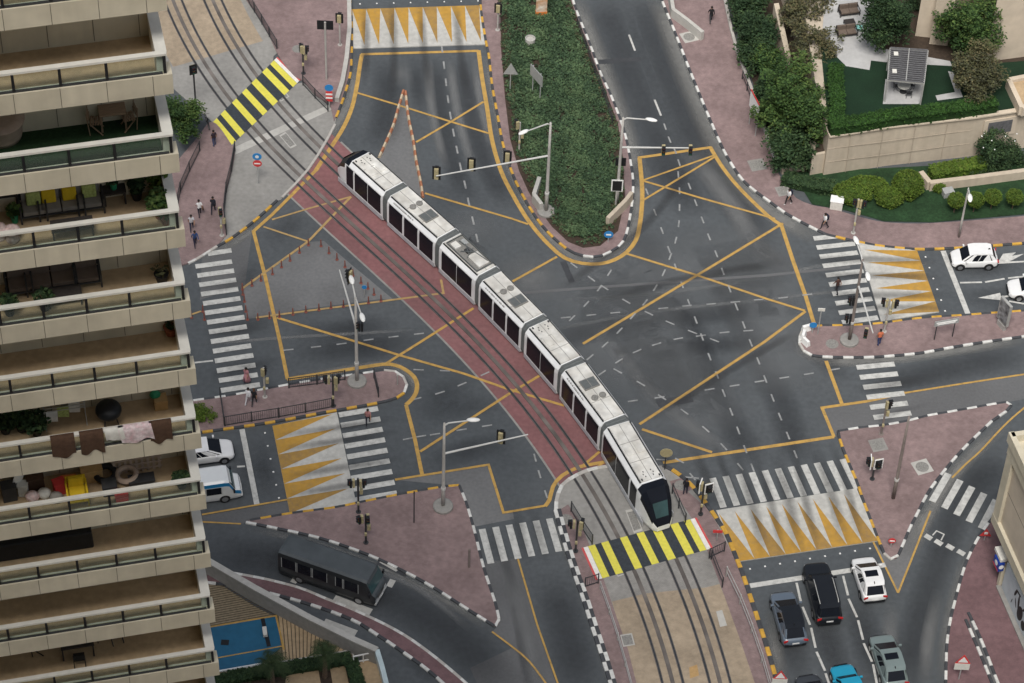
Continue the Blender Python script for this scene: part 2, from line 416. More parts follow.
# pale, less driven asphalt
M['asphalt_patch'] = mat('asphalt_patch', (.05,.053,.058), .9, .12, 3, .12, .4)
def lp(pts, z=.005, mt='asphalt_light', name='road'):
    sheet(name, [(p.x, p.y) for p in G(pts)], M[mt], z)
lp([(243,289),(308,242),(324,241),(353,266),(394,300),(381,299),(343,304),(306,309),(256,318),(246,319)])
lp([(404,90),(398,107),(380,157),(362,195),(385,226),(414,234),(424,200),(420,181),(413,141),(406,93)])
lp([(395,480),(488.5,465),(503,513),(513,512),(514,519),(473,527),(466,503),(460,486)])
lp([(822,408),(867,401.5),(905,393),(968,383),(1040,371),(1060,392),(1009,402),(947,413),(908,421),(859,428),(838,432),(834,437)], mt='asphalt_mid')
lp([(872,540),(884,555),(890,559),(897,559),(903,545),(918,515),(930,512),(910,563),(898,593)])
lp([(479,563),(517,558),(537,624),(558,690),(480,690),(470,668),(512,648),(492,632),(497,627),(498,610)], mt='asphalt_mid')
lp([(202,523),(241,524),(256,521),(291,514),(287,501),(202,516)], mt='asphalt_mid')
lp([(202,258),(218,248),(243,231),(252,232),(245,285),(200,300)], .005, 'asphalt_mid')
# pale margins swept clear of tyres, and darker tyre lanes
mlight = soft_mat('dusty_road_margin', (.21,.21,.20), .75)
mdark = soft_mat('tyre_darkened_lane', (.034,.037,.042), .4)
mpale = soft_mat('polished_lane', (.20,.205,.205), .62)
soft_ribbon([
 ([(486,52),(494,90),(503,130),(513,170),(530,205),(552,240),(580,260),(605,260),(628,240),(638,210),(637,160)], 1.3),
 ([(642,186),(632,160),(622,125),(610,90),(596,55),(582,20),(574,-5)], 2.4),
 ([(655,-5),(668,30),(684,75),(705,125),(722,160),(742,188),(768,210),(800,230),(826,242)], 2.2),
 ([(360,55),(355,75),(350,100),(336,125),(320,155)], 1.2),
 ([(290,378),(334,371),(384,364),(405,371),(416,388),(408,405)], .9),
 ([(803,328),(797,340),(803,352),(830,361),(880,360),(940,353),(1030,339)], 1.3),
 ([(1010,420),(980,447),(950,480),(925,520),(908,560)], 1.4),
 ([(985,545),(972,570),(960,610),(953,650),(950,690)], 2.4),
 ([(248,528),(300,540),(350,556),(400,577),(450,604),(490,630)], .8),
 ([(205,261),(230,246),(256,228),(280,208)], .9),
 ([(556,520),(575,565),(595,620),(612,684)], 1.0),
 ([(770,610),(775,640),(785,690)], 1.2),
], mlight, .009)
soft_ribbon([
 ([(385,58),(388,90),(384,125),(372,150)], 3.2), ([(436,56),(440,100),(450,150),(468,205)], 2.2),
 ([(462,54),(470,110),(484,160),(510,210)], 2.3), ([(416,56),(418,90),(424,120)], 1.6),
 ([(604,-5),(622,50),(645,110),(672,170),(700,220)], 4.2), ([(638,-5),(660,60),(690,130),(725,190),(770,250)], 3.6),
 ([(265,245),(290,225),(305,215)], 2.6), ([(262,262),(248,276),(236,284)], 2.2),
 ([(290,352),(360,346),(425,340)], 3.2), ([(290,332),(340,330),(400,322)], 2.6),
 ([(540,345),(620,325),(700,315),(800,305)], 2.6), ([(640,355),(720,345),(800,345),(850,385)], 2.2),
 ([(430,420),(470,405),(500,410)], 2.6), ([(425,465),(470,450),(520,440)], 2.6), ([(470,380),(440,400),(425,425)], 3.2),
 ([(530,700),(515,600),(500,540)], 0.9), ([(550,570),(570,640),(585,700)], 3.6),
 ([(200,552),(280,562),(360,585),(420,612),(470,650),(500,690)], 4.2), ([(400,640),(430,668),(450,690)], 2.6),
 ([(800,690),(790,640),(780,600)], 2.6), ([(840,690),(828,640),(815,590)], 2.6), ([(880,690),(866,640),(858,590)], 2.6),
 ([(906,690),(914,640),(930,585),(962,500),(1000,455)], 2.8),
 ([(1030,262),(985,266),(945,270)], 2.8), ([(1030,300),(985,297),(950,300)], 2.6),
 ([(700,250),(745,330),(780,400),(800,470)], 3.0), ([(640,230),(690,330),(730,420),(760,470)], 3.0), ([(860,390),(930,374),(1030,352)], 3.2),
 ([(246,440),(252,470),(256,500)], 2.6), ([(262,440),(266,470),(272,500)], 1.6), ([(205,330),(250,325),(275,322)], 2.4), ([(205,375),(245,370),(280,362)], 2.4),
], mdark, .012)
soft_ribbon([
 ([(400,58),(404,90)], 2.0), ([(428,56),(432,110),(446,170)], 1.0), ([(449,55),(457,110),(474,175)], 1.0), ([(474,54),(480,100),(492,150)], .9),
 ([(690,150),(735,210),(760,250),(800,275)], 2.2), ([(510,255),(540,285),(560,300)], 4.5), ([(745,235),(790,270)], 2.0),
 ([(505,560),(522,620),(540,690)], 1.6), ([(560,300),(640,295),(720,285),(840,262)], .5), ([(550,330),(650,312),(760,300),(850,290)], .5),
 ([(900,690),(890,640),(894,600)], 1.4), ([(925,690),(928,640),(940,590)], 1.2),
 ([(600,330),(660,400),(730,455)], 1.6), ([(830,268),(850,272),(940,262)], .5), ([(350,560),(420,590),(470,630)], .7), ([(200,345),(280,338),(420,330)], .45),
], mpale, .015)

soft_ribbon([([(540,290),(620,290),(700,270),(790,265)], 11), ([(560,330),(650,370),(740,430)], 9), ([(740,240),(765,300),(790,400)], 8), ([(600,270),(650,330),(690,420)], 7), ([(440,260),(470,230),(500,250)], 6)],
 soft_mat('pale_road_film', (.17,.18,.186), .5), .017)  # broad pale ribbons, make the middle of the junction paler
# patched trenches and oil spots
for k_, pts in enumerate(([(505,293),(640,283),(768,274),(850,266),(850,268.5),(768,276.6),(640,285.6),(505,295.6)],[(560,262),(566,261),(575,282),(569,283)],[(655,400),(690,395),(694,402),(659,407.5)],[(598,60),(640,57),(642,61),(599,64.5)],[(380,560),(410,572),(405,577),(376,564)])):
    lp(pts, .019+k_*.0006, 'asphalt_mid' if k_ in (0,) else 'asphalt_patch')
# kerb outlines in plan
K_SW_top = [(250,521),(291,514),(336,508),(360,503),(400,495),(440,488),(459,486)]
K_SW_r = [(459,486),(466,503),(474,530),(483.5,568),(495,603),(499,620)]
K_SW_b = [(495,627),(471,612),(430,586),(396,568),(366,554.5),(321,539),(272,528),(246,523)]
pavement([K_SW_top, K_SW_r, [(499,624),(495,627)], K_SW_b], M['pave'])
kerb([(K_SW_top, 'by'), (K_SW_r, 'bw'), ([(499,620),(499,625),(495,627)], 'w'), (K_SW_b, 'bw')])
K_MW_b = [(150,440),(215,431),(270,423),(319,414),(370,405),(387,401.5)]
K_MW_n = [(387,401.5),(398,398),(404,393.5),(407,387),(405,380),(400.5,375),(394,371.7),(384,371)]
K_MW_t = [(384,371),(352,375.6),(305,382.5),(269,389),(227,396.6),(150,407)]
pavement([K_MW_b, K_MW_n, K_MW_t], M['pave'])
kerb([(K_MW_b, 'by'), (K_MW_n[:3], 'by'), (K_MW_n[2:], 'w'), (K_MW_t, 'bw')])
K_NW = [(188,264),(198,259),(217,247),(231,239),(255,221),(277,201)]
NWp = [(279,203),(235,234),(226,236),(224.4,210),(227,190),(232,172),(235.4,150),(216,122),(210,112),(150,40),(120,40),(120,290),(188,264)]
pavement([K_NW, [(281,200),(294,186),(310,168),(335,125),(329,108),(303,83),(297,84),(273,61),(277,46),(246,0),(235,-25),(140,-25),(150,60),(213,123),(232,146),(235.4,150),(232,172),(227,190),(224.4,210),(226,236)]], M['conc'], z=.05)
pavement([[(226.6,236),(224.4,210),(227,190),(232,172),(235.4,150),(232,146),(213,123),(196,140),(150,200),(120,280),(188,264),(198,259),(217,247)]], M['pave'])
kerb([(K_NW[:3], 'wg'), (K_NW[2:], 'by')])
kerb([([(282,198),(294,186),(309,169),(319.5,153),(330,135),(335,125)], 'g')], w=.22, h=.135, L=2)
K_N = [(348,-20),(350.5,5),(352,31),(351.5,58),(350.5,74),(346.5,89),(342,103),(336,118)]
pavement([[(235,-25),(246,0),(256.5,14),(266.6,31),(280,59),(295,77.5),(303,81.5),(315,95.6),(329,105),(334,122)], K_N[::-1]], M['pave'])
kerb([(K_N, 'by')])
K_MN_l = [(480,-12),(481,11),(485.5,40),(489,57.5),(492,85),(497.6,116),(503,145),(512,173),(522,194.7),(536,218),(551,236),(568,250.5),(574,253.5)]
K_MN_n = [(574,253.5),(581,256),(597,257.5),(611,252),(621,245),(627,232),(632,203.5),(633,184)]
K_MN_r = [(633,184),(631.5,169),(625,135),(612.5,100),(600,72.5),(589,42.5),(577,13),(569,-12)]
pavement([K_MN_l, K_MN_n, K_MN_r], M['pave'])
kerb([(K_MN_l, 'by'), (K_MN_n + K_MN_r[1:], 'bw')])
K_NE = [(656,-15),(661.5,0),(674,30.5),(691,74),(709.5,119),(722,147.5),(731,164),(742,180),(753,190),(772,204),(786,214),(805,224.5),(826,235)]
K_NE2 = [(826,235),(843,239),(861,243),(880,246.5),(912,249.5),(940,249.3),(975,247.5),(1008,245),(1060,241)]
B_NE = [(1060,213),(1024,217),(976.5,221),(932.6,224),(910,224.5),(884,223),(864,219),(831,209.5),(812,206),(796,199),(790,190),(777,172),(768,142.5),(752,92),(743,70),(736,50),(729.5,25),(724,0),(720,-20)]
pavement([K_NE, K_NE2, B_NE], M['pave'])
kerb([(K_NE, 'bw'), (K_NE2, 'by')])
kerb([([(722,-12),(729.5,25),(736,50),(743,70),(752,92),(768,142),(778,169)], 'g')], w=.26, h=.38, L=3)
K_ME_t = [(803,330),(815,326.6),(846,326),(876,324.4),(922,318.6),(962,316),(988,314),(1024,311.5),(1060,309)]
K_ME_b = [(1060,332),(1024,337),(975.5,344),(943,349.5),(920,353.7),(885,357),(860,358),(825,357.5),(812,356)]
K_ME_n = [(812,356),(806,353.7),(800,346.4),(799,339),(803,330)]
pavement([K_ME_t, K_ME_b, K_ME_n], M['pave'])
kerb([(K_ME_t, 'by'), (K_ME_b, 'bw'), (K_ME_n, 'w')])
K_SE_t = [(838,432),(859,428.5),(883,426),(908,421.5),(927,416.5),(947,413),(970,409),(992,405),(1006,403)]
K_SE_r = [(1011,406),(1004,414),(995,419),(982,431),(968,444.5),(954,459.5),(940.5,476),(928,493),(917,514.5),(910.5,527),(903,544.5),(898,556)]
K_SE_l = [(884,554),(878,539.5),(870,519),(863,501),(857,483),(848,462),(840.5,443),(838,432)]
pavement([K_SE_t, K_SE_r, [(896,559),(890.5,559),(885,556)], K_SE_l], M['pave'])
kerb([(K_SE_t, 'bw'), ([(1006,403),(1010,404),(1011,406)], 'w'), (K_SE_r, 'bw'), ([(898,556),(896,559),(890.5,559.5),(886,558),(884,554)], 'w'), (K_SE_l, 'by')])
K_E = [(1006,505),(994,517),(983,531),(974,546),(966,563),(960,582),(955,601),(950.5,619),(947,642),(946,663),(945.5,690)]
pavement([K_E, [(945.5,690),(1060,690),(1060,500)]], M['pave2'])
kerb([(K_E, 'bw')])
kerb([([(965.4,621),(974,641),(982,660),(990,680),(996,695)], 'bw')], z=.12, h=.12, w=.22)
kerb([([(968,614),(978,635),(987,657),(997,683),(1002,695)], 'bw')], z=.12, h=.12, w=.22)
sheet('path', [(p.x, p.y) for p in G([(968.6,622),(970,620),(980,642),(989,664),(1000,694),(998,695),(991,677),(983,657),(975,638)])], M['asphalt_mid'], .127)
# bus lane brick separator
K_B1 = [(210,570),(256,578),(278.5,583),(302,589.5),(326,599.5),(351,609.5),(383.5,624.5),(406,637),(426,651),(445,666),(466,684),(476,694)]
K_B2 = [(452,692),(431,673),(415,661),(395,647),(376,634.5),(356,622),(331,612),(307,604),(278.5,596),(240,587),(205,583)]
pavement([K_B1, K_B2], M['pave2'])
kerb([(K_B1, 'wg'), (K_B2, 'bw')], w=.24, h=.14)
# tramway south of the junction
K_TS_l = [(556,511),(556.5,500),(560,490),(566,482),(587,471),(608,467)]
K_TS_l2 = [(556,511),(565,544),(575,575),(584,600),(593,628),(603,658),(613,690)]
K_TS_r = [(663,466),(670,469),(684,479),(695,490),(708,507),(718,521.5),(726,534),(736,558),(742,573),(751,599.7),(760,627),(768.6,654),(780,694)]
pavement([K_TS_l[::-1], K_TS_l2, K_TS_r[::-1]], M['conc'], z=.05)
lz = .056
def strip(pts, mt, z=lz, name='pavement'): sheet(name, [(p.x, p.y) for p in G(pts)], M[mt], z)
strip([(558.5,511),(568,505),(580,522),(589,545),(603,578),(612,604),(628,650),(638,690),(613,690),(603,658),(584,600),(575,575),(565,544)], 'pave', .064)
strip([(690,494),(706,508),(717,524),(735,560),(750,602),(767,655),(777,690),(757,690),(740,640),(722,590),(707,551),(692,519),(672,489),(676,482)], 'pave', .064)
strip([(612,602),(645,594),(684,590),(706,588),(719.5,584.5),(729,608),(745,652),(758,694),(640,694),(626,650)], 'tan', .058)
strip([(604,580),(706.5,551),(719.5,584.5),(706,588),(645,594.5),(612,602)], 'cobble', .054)
kerb([(K_TS_l, 'wg')], w=.3, h=.14)
kerb([(K_TS_r, 'by')], w=.32, h=.16)
mb = MB()   # two-row chequered kerb
P = resample(smooth_path(G(K_TS_l2), .4), .78)
for row in (0, 1):
    o0 = offset(P, -.18+row*.27); o1 = offset(P, .09+row*.27); z0 = .165+row*.06
    for i in range(len(P)-1):
        mm = (i+row) % 2
        mb.face([(o1[i].x,o1[i].y,z0),(o0[i].x,o0[i].y,z0),(o0[i+1].x,o0[i+1].y,z0),(o1[i+1].x,o1[i+1].y,z0)], mm)
        mb.face([(o0[i].x,o0[i].y,z0),(o0[i].x,o0[i].y,0),(o0[i+1].x,o0[i+1].y,0),(o0[i+1].x,o0[i+1].y,z0)], mm)
        mb.face([(o1[i].x,o1[i].y,z0),(o1[i+1].x,o1[i+1].y,z0),(o1[i+1].x,o1[i+1].y,0),(o1[i].x,o1[i].y,0)], mm)
struct(mb.build('kerb', KMATS))
# ------------------------------------------------------------------ TRAM TRACKS: world curve fitted through the visible rails
_w = [(165,-20),(173,0),(186,30),(200,54),(218,82.5),(236,110),(261,137),(293,171),(326,199.6),(342.5,213.5),(391,258.5),(428.5,296),(471,337),(523,396),(560.5,442),(589,482),(605.5,513),(620,540),(633,572),(645.5,600),(673,683)]
_wp = np.array([(p.x, p.y) for p in G(_w)])
_s = np.concatenate([[0], np.cumsum(np.hypot(*np.diff(_wp, axis=0).T))])
_fx = np.polyfit(_s, _wp[:, 0], 6); _fy = np.polyfit(_s, _wp[:, 1], 6)
_dx = np.polyder(_fx); _dy = np.polyder(_fy)
def W_at(s, off=0.0, z=0.0):
    se = min(max(s, 0), _s[-1]); t = Vector((np.polyval(_dx, se), np.polyval(_dy, se), 0)).normalized()
    p = Vector((np.polyval(_fx, se), np.polyval(_fy, se), z)) + t*(s-se)
    return p + Vector((-t.y, t.x, 0))*off, t
EO = 3.28
def along(off, z, s0=-8.0, s1=None, st=.7):
    s1 = s1 or _s[-1]+8; n = int((s1-s0)/st)
    return [W_at(s0+(s1-s0)*i/n, off, z)[0] for i in range(n+1)]
def s_near(px, py):
    p = at(px, py); return min((( W_at(s)[0]-p).length, s) for s in np.arange(-4, _s[-1]+4, .1))[1]
# red crossing strip between the two concrete aprons
sA, sB = s_near(293,186), s_near(588,470)
e0 = along(-1.95, 0, sA-1.2, sB+2.6); e1 = along(EO+1.7, 0, sA-6.3, sB+0.5)
sheet('tram_track', [(p.x, p.y) for p in e0+e1[::-1]], M['red'], .018)
for off in (-2.02, EO+1.77):
    mb = MB(); ribbon(mb, along(off, 0, sA-2, sB+1.5), .16, .021); struct(mb.build('road_marking', M['conc']))
# N concrete pad detail: tan panels at the top
_sN = s_near(226,60)
a0 = along(-2.6, 0, -8, _sN-1); a1 = along(EO+2.3, 0, -8, _sN-1)
mb = MB(); mb.prism([(p.x, p.y) for p in a0+a1[::-1]], None, .056); struct(mb.build('tram_track', M['tan']))
strip([(225,152),(331,104),(334,109),(229,158)], 'conc_light', .054, 'pavement')
def slab(mb, P, w, z):
    ribbon(mb, P, w, z)
    for sg in (-1, 1):
        Q = offset(P, sg*w/2)
        for a, b in zip(Q[:-1], Q[1:]):
            q = [(a.x,a.y,z),(b.x,b.y,z),(b.x,b.y,0),(a.x,a.y,0)]
            mb.face(q if sg > 0 else q[::-1])
for off in (0, EO):
    for rr in (-.72, .72):
        mb = MB(); slab(mb, along(off+rr, 0), .10, .078); struct(mb.build('rail', M['rail']))
        mb = MB(); slab(mb, along(off+rr, 0), .22, .070); struct(mb.build('tram_track', M['slot']))
    mb = MB(); slab(mb, along(off, 0), .30, .072)
    struct(mb.build('tram_track', mat('power_strip', (.13,.115,.105), .75, .35, .6, .25, .2)))
# red zone sits at road level: rails there lie on a slightly raised bed
# pedestrian crossings over the tracks (yellow / black boards)
def tram_crossing(L0, L1, R0, R1):
    a0, a1, b0, b1 = G([L0, L1, R0, R1])
    fr = [0,.066,.127,.197,.31,.38,.472,.542,.627,.704,.803,.88,.937,1]
    mb = MB(); z = .085
    mb.face([(*(a0+(b0-a0)*-.0).xy, .081), (*a1.xy, .081), (*b1.xy, .081), (*b0.xy, .081)], 1)
    for i in range(0, 13, 2):
        p, q = a0.lerp(b0, fr[i]), a0.lerp(b0, fr[i+1]); r, s = a1.lerp(b1, fr[i]), a1.lerp(b1, fr[i+1])
        mb.face([(r.x,r.y,z),(s.x,s.y,z),(q.x,q.y,z),(p.x,p.y,z)], 0)
    struct(mb.build('pedestrian_crossing', [M['ty'], M['tk']]))
    mb = MB()
    for p, q, d in ((a0, a1, (a0-b0)), (b0, b1, (b0-a0))):
        d = d.normalized()
        for k0, k1, m in ((.02, .36, 0), (.36, .52, 1)):
            mb.face([(*(p+d*k0).xy, z), (*(q+d*k0).xy, z), (*(q+d*k1).xy, z), (*(p+d*k1).xy, z)], m)
    struct(mb.build('pedestrian_crossing', [M['tactile'], M['redline']]))
tram_crossing((588,547),(602.5,579),(690,520),(706.4,550.5))
tram_crossing((212.7,123),(231.7,145.7),(274,61),(297,84))
# drain grates / cover plates in the track apron
for q, z in (([(627,513),(634,511.5),(641,529),(634,531.5)], .066), ([(281,137),(286,134),(295,145),(290,147.5)], .066),
             ([(614,567),(620,566),(624,574),(618,576)], .066), ([(277,95),(283,91),(288,97),(281,101)], .066),
             ([(621.5,636.5),(631,635),(633.5,644.5),(624,646)], .066)):
    c = sum(G(q), Vector())/4
    o = [c+(p-c)*1.25 for p in G(q)]
    mb = MB(); mb.face([(p.x,p.y,z) for p in o]); struct(mb.build('cover_frame', M['conc_light']))
    mb = MB(); mb.face([(p.x,p.y,z+.003) for p in G(q)]); struct(mb.build('cover_plate', M['grille']))
for q in ([(689,668),(697,665),(699,676),(690,679)],):
    mb = MB(); mb.face([(p.x,p.y,.066) for p in G(q)]); struct(mb.build('cover_plate', M['cardboard']))
for q in ([(716,612),(722,610.5),(727,626),(720,627.5)],):
    mb = MB(); mb.face([(p.x,p.y,.066) for p in G(q)]); struct(mb.build('cover_plate', M['conc_light']))
for q in ((566,520,0),(613,519,.0),(832,345,.9),(922,468,.9),(689,38,.9),(681,486,0),(298,50,.9)):
    if q[2] == 0: pass
    p = at(q[0], q[1]); mb = MB(); zz = .078 if q[2] == 0 else .127
    if q[0] == 613: continue
    sq = .62; mb.box((p.x,p.y,zz),(sq*2.1,sq*2.1,.008),0,.4); mb.lathe([(.5,zz+.001),(.5,zz+.007)],(p.x,p.y,0),20,1)
    struct(mb.build('manhole_cover', [M['conc_light'] if q[0] in (922,689) else M['pave'], M['grille']]))
for q in ((878,446,.55),(757,166,.6),(783,192,.5),(845,412,0)):
    if q[2]:
        p = at(q[0],q[1]); mb = MB(); mb.box((p.x,p.y,.127),(q[2]*2.2,q[2]*2.2,.008),0,.3); mb.box((p.x,p.y,.131),(q[2]*1.6,q[2]*1.6,.008),1,.3)
        struct(mb.build('manhole_cover', [M['conc'], M['grille']]))
# ------------------------------------------------------------------ ROAD MARKINGS
_zc = [0]
def zline():
    _zc[0] = (_zc[0]+1) % 40; return .024+_zc[0]*.0007
def line(pts, w, mt='py', sm=False):
    P = smooth_path(G(pts), .6) if sm else G(pts)
    if mt[:2] == 'py': w *= .84
    mb = MB(); ribbon(mb, P, w, zline()); struct(mb.build('road_marking', M[mt]))
T = .34
# box junction outline
line([(315.5,171),(331,147.5),(343.5,127.5),(352,107.5),(357,85),(360,65),(362,54.5)], .42, sm=True)
line([(361,54.5),(478.5,51)], T)
line([(478.5,50.5),(482,77.5),(487,107.5),(492,140),(501,171),(512,193.5),(524.5,215),(537,232),(551,247),(564.5,258),(582,263.5),(599.5,264),(614.5,260),(627,252),(636,240),(640,223.5),(642,203.5),(642,186),(639.5,158)], .42, sm=True)
line([(638,158),(711,147.5)], T)
line([(710,147),(717,159),(727,173.5),(742,191),(768,216),(781,225)], .40, sm=True)
line([(781,224.5),(793,261),(805.5,296),(814,324)], .38)
line([(826,361),(842,404.5)], T)
line([(905.5,393),(867,401.5),(822,408),(834,437)], .3)
line([(905.5,393),(968,383),(1024,374.5),(1060,369)], .2)
line([(834,437),(768,447),(712,455.5),(663,463)], T)
line([(783,223.5),(697,275.5),(583,344)], .27)
line([(627,254),(697,275.5),(768,299.5),(805,311)], .25)
line([(805.5,311.5),(764.5,342),(639.5,424.5)], .27)
line([(642,429.5),(712,452.5)], .27)
line([(643,181),(700,198),(775,219)], .23)
line([(643,180.5),(713,156)], .2)
line([(643,200.5),(692,171),(714,157.5)], .22)
line([(357,93),(403.5,107),(451,122),(490,134)], .23)
line([(416,142.5),(451,122),(483.5,102)], .23)
line([(425,193.5),(512,219),(528,224.5)], .23)
line([(557,257),(512,282),(500,289)], .25)
line([(315.5,171),(293.5,193.5),(271,216),(253.5,231.5),(265,276),(280,342),(287.5,379.5)], T)
line([(287,379.5),(334,372),(360,368),(384,364.5),(395.6,365.6),(405.6,370),(414,377),(417,385),(416,393),(411.5,400),(406,405)], .4, sm=True)
line([(406,405),(415,440),(422,474.5)], T)
line([(395,480),(488.5,465),(503.5,513),(545,506)], .24)
line([(545,506.5),(549.5,500),(553,487),(562,476),(580,467),(607,462)], .36, sm=True)
line([(277,318),(356,342),(401,356),(464,374),(508.5,389.5),(564.5,406)], .26)
line([(385,364.5),(421,342),(473.5,308.5)], .26)
line([(420,452),(508.5,394.5),(539.5,376)], .26)
line([(263.5,227),(307,241.5)], .2, 'pyf')
line([(272,220),(310,208.5),(351,197)], .2, 'pyf')
line([(351,197),(308,242),(242,289)], .24, 'pyf')
line([(256,318),(278,315),(356,305),(443.5,293.5),(441,280)], .22, 'pyf')
line([(191,315),(201,311.5)], .2, 'pyf')
line([(583,466),(599.5,452)], .25); line([(590,472),(607,461)], .2)
# edge lines
line([(518,559.5),(537,624.5),(560,690)], .16)
line([(492,632),(512,647),(529.5,662),(552,692)], .16, sm=True)
line([(202,515),(287,500)], .18); line([(202,522),(241,524)], .16)
line([(872,539.5),(898,593)], .17); line([(898,593),(910.5,562),(930.5,511)], .17)
line([(952,478),(966,464),(980.5,451),(1008,422),(1040,395)], .17, sm=True)
# white lines
line([(750,586),(885.5,565)], .42, 'pw'); line([(943,251),(968,314.5)], .42, 'pw'); line([(242,429.5),(257,505)], .40, 'pw')
for s in ([(796.5,583),(801,602.6)],[(802.5,607),(810,625)],[(811,628),(815.5,648)],[(816.5,652),(825,671)],[(825.5,673.5),(831,690)],
          [(843,576),(848,595.6)],[(848.5,599),(857,617.5)],[(858,620.5),(863,640)],[(863.6,643.5),(872,662)],[(873,664.5),(878,690)],
          [(960,283),(982,282.5)],[(985,282.4),(1004.5,279)],[(1008,278.5),(1040,275)],[(1009,301.5),(1030,305)],
          [(629,35),(635,51)],[(654.5,100),(661,116)],[(194.6,363),(213,361)],[(237,467),(245,466.6)]):
    line(s, .17, 'pw')
mb = MB()
def dash(x, y, dx, dy, L=.9, w=.15):
    p = at(x, y); q = at(x+dx, y+dy); d = (q-p).normalized()
    ribbon(mb, [p-d*L/2, p+d*L/2], w, zline())
def guide(pts, L=.78, w=.13):
    for i, p in enumerate(pts):
        a = pts[max(0, i-1)]; b = pts[min(len(pts)-1, i+1)]
        dash(p[0], p[1], b[0]-a[0], b[1]-a[1], L, w)
def r2(pts, ox=512, oy=171): return [(ox+x/4, oy+y/4) for x, y in pts]
guide([(442,49),(444,65.5),(446,82.5),(448,99.5),(450.5,116),(453.5,133),(457,150),(460.5,167),(465,185),(468.5,202),(473,221),(477,238.5)], .95, .15)
guide(r2([(540,85),(572,167),(600,240),(628,315),(655,385),(680,455),(708,528),(735,597),(760,665)])+r2([(790,60),(820,133),(847,205),(877,280),(905,355),(933,430),(962,503)],512,342))
guide(r2([(665,15),(670,80),(670,147),(667,212),(655,278),(633,343),(607,408),(573,468),(532,527),(483,582),(430,640)])+[(605,345),(590,357.5)])
guide(r2([(710,62),(735,128),(762,197),(788,265),(817,333),(843,403),(870,473),(898,545),(927,617)])+r2([(955,5),(985,77),(1013,150)],512,342)+r2([(18,225),(48,300),(80,375),(110,450)],768,342))
guide(r2([(248,378),(318,432),(370,467),(457,522),(547,570),(632,608),(722,645),(810,678)]))
guide(r2([(423,117),(515,167),(600,222),(690,280),(775,350),(847,420),(913,500)],512,342))
guide(r2([(390,408),(350,470),(297,533),(240,590)]))
guide(r2([(215,587),(317,577),(413,568),(605,550),(700,540),(797,533),(893,525),(987,516)])+[(783,298),(807,295)])
guide(r2([(945,640),(850,647),(755,660),(665,672)])+r2([(578,10),(500,38),(428,77),(360,125)],512,342))
guide(r2([(483,237),(590,222),(790,190),(890,175),(990,158)],512,342)+r2([(65,143),(163,128),(268,110)],768,342))
guide([(288.5,350),(316,347),(341.5,344),(368.5,340),(393.5,337),(419,334)])
guide([(418.5,370),(445,371)]); guide([(416.5,399),(440,393),(462,384.5),(485,374)])
guide([(408,439),(421,436.5),(435,434.5),(461.5,430),(487,426)])
guide([(535,458),(539.5,474.5),(546,494.5)]); guide([(568,443),(578,470),(670,476),(692,478)][2:], 1.0)
guide([(661.5,460),(679.5,461),(692.5,477)]); guide([(665,127),(669.5,140),(675,151),(679,163)])
struct(mb.build('road_marking', M['pwd']))
for s in ([(925,535.5),(931.5,539.5)],[(935,540.8),(942,545)],[(946.5,545.5),(953.5,549.5)],[(957.5,551),(964.5,555)]): line(s, .42, 'pw')
line([(932.5,535.5),(936.5,531),(944,534.5),(941,540.5)], .1, 'pw')
line([(443,506),(470,507)][:1]+[(443.5,505.5)], .01, 'pw') if 0 else None
# lane arrows
def arrow(pts): 
    mb = MB(); mb.prism([(p.x,p.y) for p in G(pts)], None, zline()); struct(mb.build('road_marking', M['pw']))
arrow([(978,298),(1000,293),(1001,296.3),(1018,294.5),(1018,296),(1001.5,298),(1002.5,300.5)])
arrow([(998,262),(1003,254),(1016,252.5),(1012,256),(1024,254),(1010,261.5),(1024,261),(1024,262.5),(998,264)])
arrow([(246,521.5),(252,520),(252,523.5),(258,524),(258,525),(252,525)])
# road studs before the ramps
mb = MB()
for a, b, n in (((750,569),(870,548.5),9),((265,433),(279,498),6),((925.5,257),(945,311),6),((360,4),(478,1),8)):
    for i in range(n):
        p = at(a[0]+(b[0]-a[0])*i/(n-1), a[1]+(b[1]-a[1])*i/(n-1)); mb.box((p.x,p.y,.03),(.13,.13,.04),0,.4,(.7,.7))
struct(mb.build('road_studs', M['white']))
# zebra crossings
def zebra(a0, b0, a1, b1, n, thick=.5, wide=None):
    """stripe i runs from lerp(a0,a1) to lerp(b0,b1)"""
    A0, B0, A1, B1 = G([a0, b0, a1, b1]); mb = MB()
    for i in range(n):
        t = i/(n-1); p = A0.lerp(A1, t); q = B0.lerp(B1, t)
        ribbon(mb, [p, q], thick, .058)
    return struct(mb.build('zebra_crossing', M['pw']))
zebra((195.5,267),(232,262),(221,391),(260,385),14)
line([(208,254),(231.5,250.5)], .5, 'pw')
zebra((339,415.5),(378,409),(355.5,500.5),(397,493.5),9)
zebra((482,529.5),(491,564),(549.3,519),(559,552),6)
zebra((712.5,478.5),(723.5,508),(842.5,459.5),(857,489),11)
zebra((813.5,239),(852,235),(842,323),(878,318),10)
zebra((856.5,368),(894.5,364.5),(873.5,418),(911,413.5),6)
zebra((948.3,474),(932,502),(996,500.5),(981,529),5, .52)
zebra((385,558),(399,565.5),(388.5,588),(388,590),2, .5) if 0 else None
for s in ([(381,560.5),(398,570)],[(393,580),(389,587)],[(334,598.5),(371,612.5)],[(293,583),(297,577)],[(324,622),(356,634)]): line(s, .62 if s[0][0] in (334,324) else .45, 'zw')
